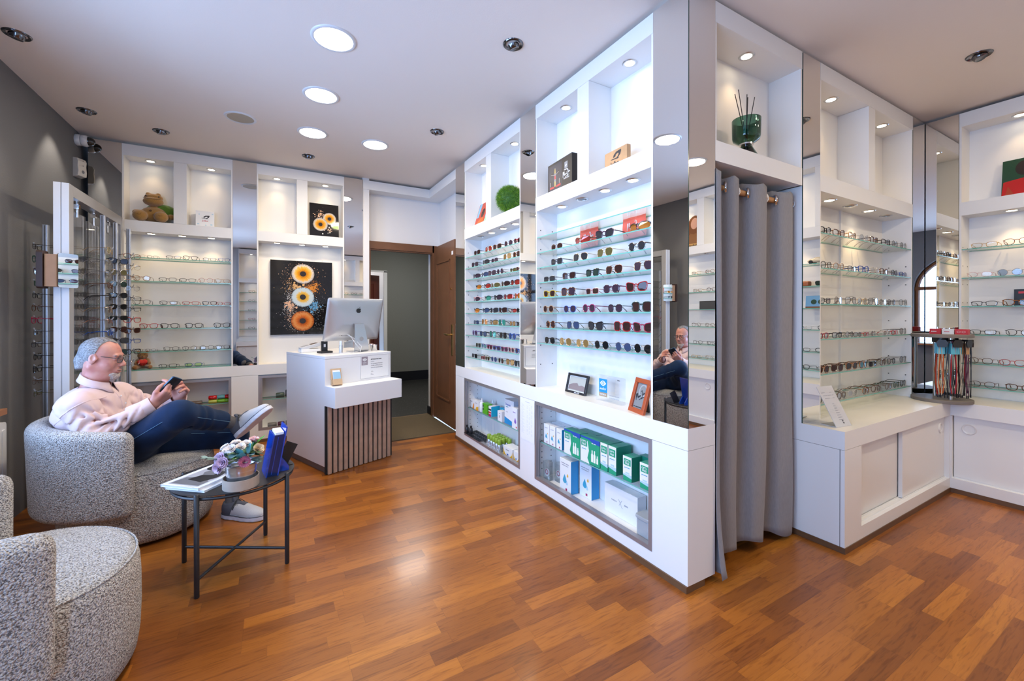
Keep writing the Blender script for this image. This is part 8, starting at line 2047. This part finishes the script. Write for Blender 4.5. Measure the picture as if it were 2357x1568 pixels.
# jeans
DEN = bpy.data.materials.new('dark_denim'); nt, N, L = nodes_of(DEN); b = N['Principled BSDF']
tc = N.new('ShaderNodeTexCoord'); nz = N.new('ShaderNodeTexNoise'); nz.inputs['Scale'].default_value = 7; nz.inputs['Detail'].default_value = 5; L.new(tc.outputs['Object'], nz.inputs['Vector'])
rp = N.new('ShaderNodeValToRGB'); rp.color_ramp.elements[0].position = 0.35; rp.color_ramp.elements[0].color = (0.003, 0.010, 0.030, 1); rp.color_ramp.elements[1].position = 0.75; rp.color_ramp.elements[1].color = (0.005, 0.025, 0.078, 1)
L.new(nz.outputs[0], rp.inputs[0]); L.new(rp.outputs[0], b.inputs['Base Color']); b.inputs['Roughness'].default_value = 0.85; b.inputs['Sheen Weight'].default_value = 0.06; b.inputs['Specular IOR Level'].default_value = 0.2
n2 = N.new('ShaderNodeTexNoise'); n2.inputs['Scale'].default_value = 500; L.new(tc.outputs['Object'], n2.inputs['Vector'])
bp = N.new('ShaderNodeBump'); bp.inputs['Strength'].default_value = 0.25; bp.inputs['Distance'].default_value = 0.002; L.new(n2.outputs[0], bp.inputs['Height']); L.new(bp.outputs[0], b.inputs['Normal'])
hemR = np.array(ankR) - vec(kneeR, ankR) * 0.045; hemL = np.array(ankL) - vec(kneeL, ankL) * 0.035
def jeans(P):
    x, y, z = P
    d_ = sd_ell(P, (-0.730, 3.215, 0.485), (0.155, 0.190, 0.11), AX)
    for h_, k, e, sg, rk in ((hipR, kneeR, hemR, 0.0, 0.074), (hipL, kneeL, hemL, 2.0, 0.070)):
        u, l = along(P, h_, k); u2, l2 = along(P, k, e)
        th = sd_cap(P, h_, k, 0.112, rk + 0.004) + 0.004 * np.sin(u * 40 + 3 * np.sin(15 * (y + z) + sg)) * np.clip(u / l * 1.4 - 0.2, 0, 1)
        sh = sd_cap(P, k, e, rk, 0.060) + 0.0045 * np.sin(u2 * 60 + 3 * np.sin(19 * (x + y) + sg)) * np.clip(u2 / l2 * 1.5, 0.2, 1)
        sh = smax(sh, u2 - l2, 0.005)
        leg = smin(th, sh, 0.03)
        d_ = smin(d_, leg, 0.035 if sg == 0 else 0.02)
    # folds behind the crossed knee
    for a, b_ in (((-0.43, 2.90, 0.60), (-0.37, 3.00, 0.66)), ((-0.45, 2.92, 0.58), (-0.40, 3.02, 0.62)), ((-0.62, 3.01, 0.60), (-0.55, 3.08, 0.63))):
        d_ = smax(d_, -sd_cap(P, a, b_, 0.006), 0.018)
    return d_ + 0.0025 * noise3(P, 30, 2.0)
nets_obj('jeans', [nets(jeans, (-0.95, 2.80, 0.08), (-0.08, 3.46, 0.82), 0.0066, TB)], DEN, person, 1)
STI = mat('denim_stitch', (0.10, 0.20, 0.30), 0.8)
mb = MB()
def on_leg(a, b_, ra, rb, ang, n, u0=0.0, u1=1.0):
    a = Vector(a); b_ = Vector(b_); v = (b_ - a).normalized(); s_ = v.orthogonal().normalized(); w_ = v.cross(s_); out = []
    for k in range(n + 1):
        u = u0 + (u1 - u0) * k / n; r_ = ra + (rb - ra) * u
        out.append(a.lerp(b_, u) + (s_ * math.cos(ang) + w_ * math.sin(ang)) * r_)
    return out
def seam_pts(a, b_, ra, rb, want, n, u0, u1):
    best = max((on_leg(a, b_, ra, rb, q * math.pi / 18, 1)[0].dot(Vector(want)) , q) for q in range(36))[1] * math.pi / 18
    return on_leg(a, b_, ra, rb, best, n, u0, u1)
mb.tube(seam_pts(hipR, kneeR, 0.1130, 0.0790, (-0.1, -1, 0.25), 14, 0.25, 0.97), 0.0013, 5)
mb.tube(seam_pts(kneeR, hemR, 0.0750, 0.0610, (0, -1, 0.2), 12, 0.1, 0.98), 0.0013, 5)
mb.tube(seam_pts(hipL, kneeL, 0.1130, 0.0750, (0.1, -1, 0.5), 12, 0.55, 0.97), 0.0013, 5)
mb.xform(TB).build('jeans_seam', STI, person, True)

# socks and trainers
SOCK = mat('grey_sock', (0.085, 0.08, 0.082), 0.9, bump=0.3, bscale=300)
UPW = mat('pale_grey_knit', (0.50, 0.495, 0.50), 0.8, bump=0.35, bscale=420); UPD = mat('slate_grey_knit', (0.075, 0.08, 0.10), 0.8, bump=0.3, bscale=350); SOL = mat('white_rubber', (0.58, 0.58, 0.62), 0.6); SOLD = mat('dark_sole_line', (0.04, 0.04, 0.05), 0.6)
def last(P, g=0.0):
    d_ = sd_ell(P, (0.205, 0.004, 0.032), (0.078 + g, 0.047 + g, 0.038 + g))
    d_ = smin(d_, sd_ell(P, (0.125, 0, 0.045), (0.085 + g, 0.041 + g, 0.050 + g)), 0.03)
    d_ = smin(d_, sd_ell(P, (0.048, 0, 0.050), (0.050 + g, 0.037 + g, 0.062 + g)), 0.03)
    d_ = smin(d_, sd_cap(P, (0.055, 0, 0.075), (0.058, 0, 0.100), 0.038 + g, 0.036 + g), 0.015)
    return d_
def shoe(Mw):
    s = bpy.data.objects.new('shoe', None); COL.objects.link(s); s.parent = person; s.matrix_local = TB @ Mw; s.empty_display_size = 0.03
    lo, hi = (-0.02, -0.065, -0.002), (0.30, 0.065, 0.14)
    cut = lambda P: (P[2] - (0.083 + 0.25 * np.abs(P[0] - 0.045)))          # opening around the ankle
    def upper(P): return smax(smax(last(P), 0.020 - P[2], 0.004), np.where(P[0] < 0.10, cut(P) - 0.006, -1.0), 0.004)
    nets_obj('upper', [nets(upper, lo, hi, 0.0036)], UPW, s, 1)
    def heel(P): return smax(smax(smax(last(P, 0.0022), 0.020 - P[2], 0.003), P[0] - 0.082 - (P[2] - 0.03) * 0.45, 0.004), cut(P) - 0.008, 0.004)
    nets_obj('heel_panel', [nets(heel, lo, hi, 0.0036)], UPD, s, 1)
    def sole(P):
        z = P[2]; w_ = 0.006 + 0.0012 * np.sin(P[0] * 160) * (z < 0.012)
        base = last([P[0], P[1], np.clip(P[2], 0.03, 0.045)], w_)
        return smax(base, np.abs(z - 0.0145 - 0.018 * np.clip(P[0] - 0.2, 0, 1)) - 0.0145, 0.004)
    nets_obj('sole', [nets(sole, lo, hi, 0.0036)], SOL, s, 1)
    def line(P): return smax(last([P[0], P[1], np.clip(P[2], 0.03, 0.045)], 0.0072), np.abs(P[2] - 0.0265 - 0.018 * np.clip(P[0] - 0.2, 0, 1)) - 0.0022, 0.001)
    nets_obj('sole_line', [nets(line, lo, hi, 0.003)], SOLD, s, 1)
    def tongue(P): return smax(smax(last(P, 0.0035), np.abs(P[1]) - 0.017, 0.004), np.maximum(0.078 - P[0], np.maximum(P[0] - 0.165, 0.06 - P[2])), 0.004)
    nets_obj('tongue', [nets(tongue, lo, hi, 0.0034)], UPD, s, 1)
    mb = MB()
    for k in range(5):
        x = 0.100 + k * 0.016; zt = 0.1015 - k * 0.0066
        for dx in (-0.006, 0.006):
            mb.tube([(x - dx, -0.026, zt - 0.014), (x - dx * 0.4, -0.012, zt - 0.001), (x + dx * 0.4, 0.012, zt - 0.001), (x + dx, 0.026, zt - 0.014)], 0.0024, 6)
    mb.tube([(0.098, 0.0, 0.108), (0.105, -0.022, 0.106), (0.115, -0.042, 0.085), (0.108, -0.047, 0.065), (0.098, -0.040, 0.075), (0.098, -0.012, 0.104), (0.098, 0.0, 0.108)], 0.0022, 6)
    mb.tube([(0.098, 0.0, 0.108), (0.10, 0.024, 0.102), (0.112, 0.043, 0.08), (0.104, 0.043, 0.07), (0.098, 0.01, 0.106)], 0.0022, 6)
    mb.build('laces', mat('charcoal_lace', (0.03, 0.033, 0.035), 0.8), s, True)
    return s
def frame_M(o, xdir, up):
    x = Vector(xdir).normalized(); z = (Vector(up) - x * x.dot(Vector(up))).normalized(); y = z.cross(x)
    return Matrix(((x.x, y.x, z.x, o[0]), (x.y, y.y, z.y, o[1]), (x.z, y.z, z.z, o[2]), (0, 0, 0, 1)))
MsR = frame_M((-0.186, 3.150, 0.470), (0.60, -0.38, 0.62), (0.0, 0.05, 1)); MsL = frame_M((-0.262, 3.150, 0.001), (0.76, -0.65, 0.0), (0, 0, 1))
shoe(MsR); shoe(MsL)
for hem, a, Mw in ((hemR, ankR, MsR), (hemL, ankL, MsL)):
    tgt = Mw @ Vector((0.056, 0, 0.07))
    st = np.array(hem) - vec(hem, tgt) * 0.05
    nets_obj('sock', [nets(lambda P: sd_cap(P, st, tuple(tgt), 0.044, 0.034), np.minimum(st, np.array(tgt)) - 0.06, np.maximum(st, np.array(tgt)) + 0.06, 0.005, TB)], SOCK, person, 1)

# the phone he holds
pw, pl_, pt = 0.072, 0.148, 0.0085
amid = aR / np.linalg.norm(aR)
pc = np.array(wrR) + amid * 0.092 + mR * 0.024 + np.cross(amid, mR) * 0.004 + PU * 0.012
ph = thing('phone', 'dark blue phone held in both hands of the seated man', 'phone', tuple(pc))
px_ = np.cross(PU, PN)
ph.matrix_world = Matrix(((px_[0], PU[0], PN[0], pc[0]), (px_[1], PU[1], PN[1], pc[1]), (px_[2], PU[2], PN[2], pc[2]), (0, 0, 0, 1)))
bevel(MB().rbox(-pw / 2, pw / 2, -pl_ / 2, pl_ / 2, -pt / 2, pt / 2, 0.010).build('case', mat('phone_blue_case', (0.012, 0.06, 0.13), 0.3), ph), 0.002)
MB().rbox(-pw / 2 + 0.003, pw / 2 - 0.003, -pl_ / 2 + 0.003, pl_ / 2 - 0.003, pt / 2, pt / 2 + 0.0006, 0.008).build('back', mat('phone_back', (0.03, 0.03, 0.034), 0.3), ph)
MB().rbox(-pw / 2 + 0.003, pw / 2 - 0.003, -pl_ / 2 + 0.003, pl_ / 2 - 0.003, -pt / 2 - 0.0004, -pt / 2, 0.008).build('screen', mat('phone_screen', (0.02, 0.022, 0.026), 0.08), ph)
MB().rbox(-0.030, 0.002, 0.034, 0.066, pt / 2 + 0.0006, pt / 2 + 0.002, 0.008).build('camera_bump', BLACKP, ph)
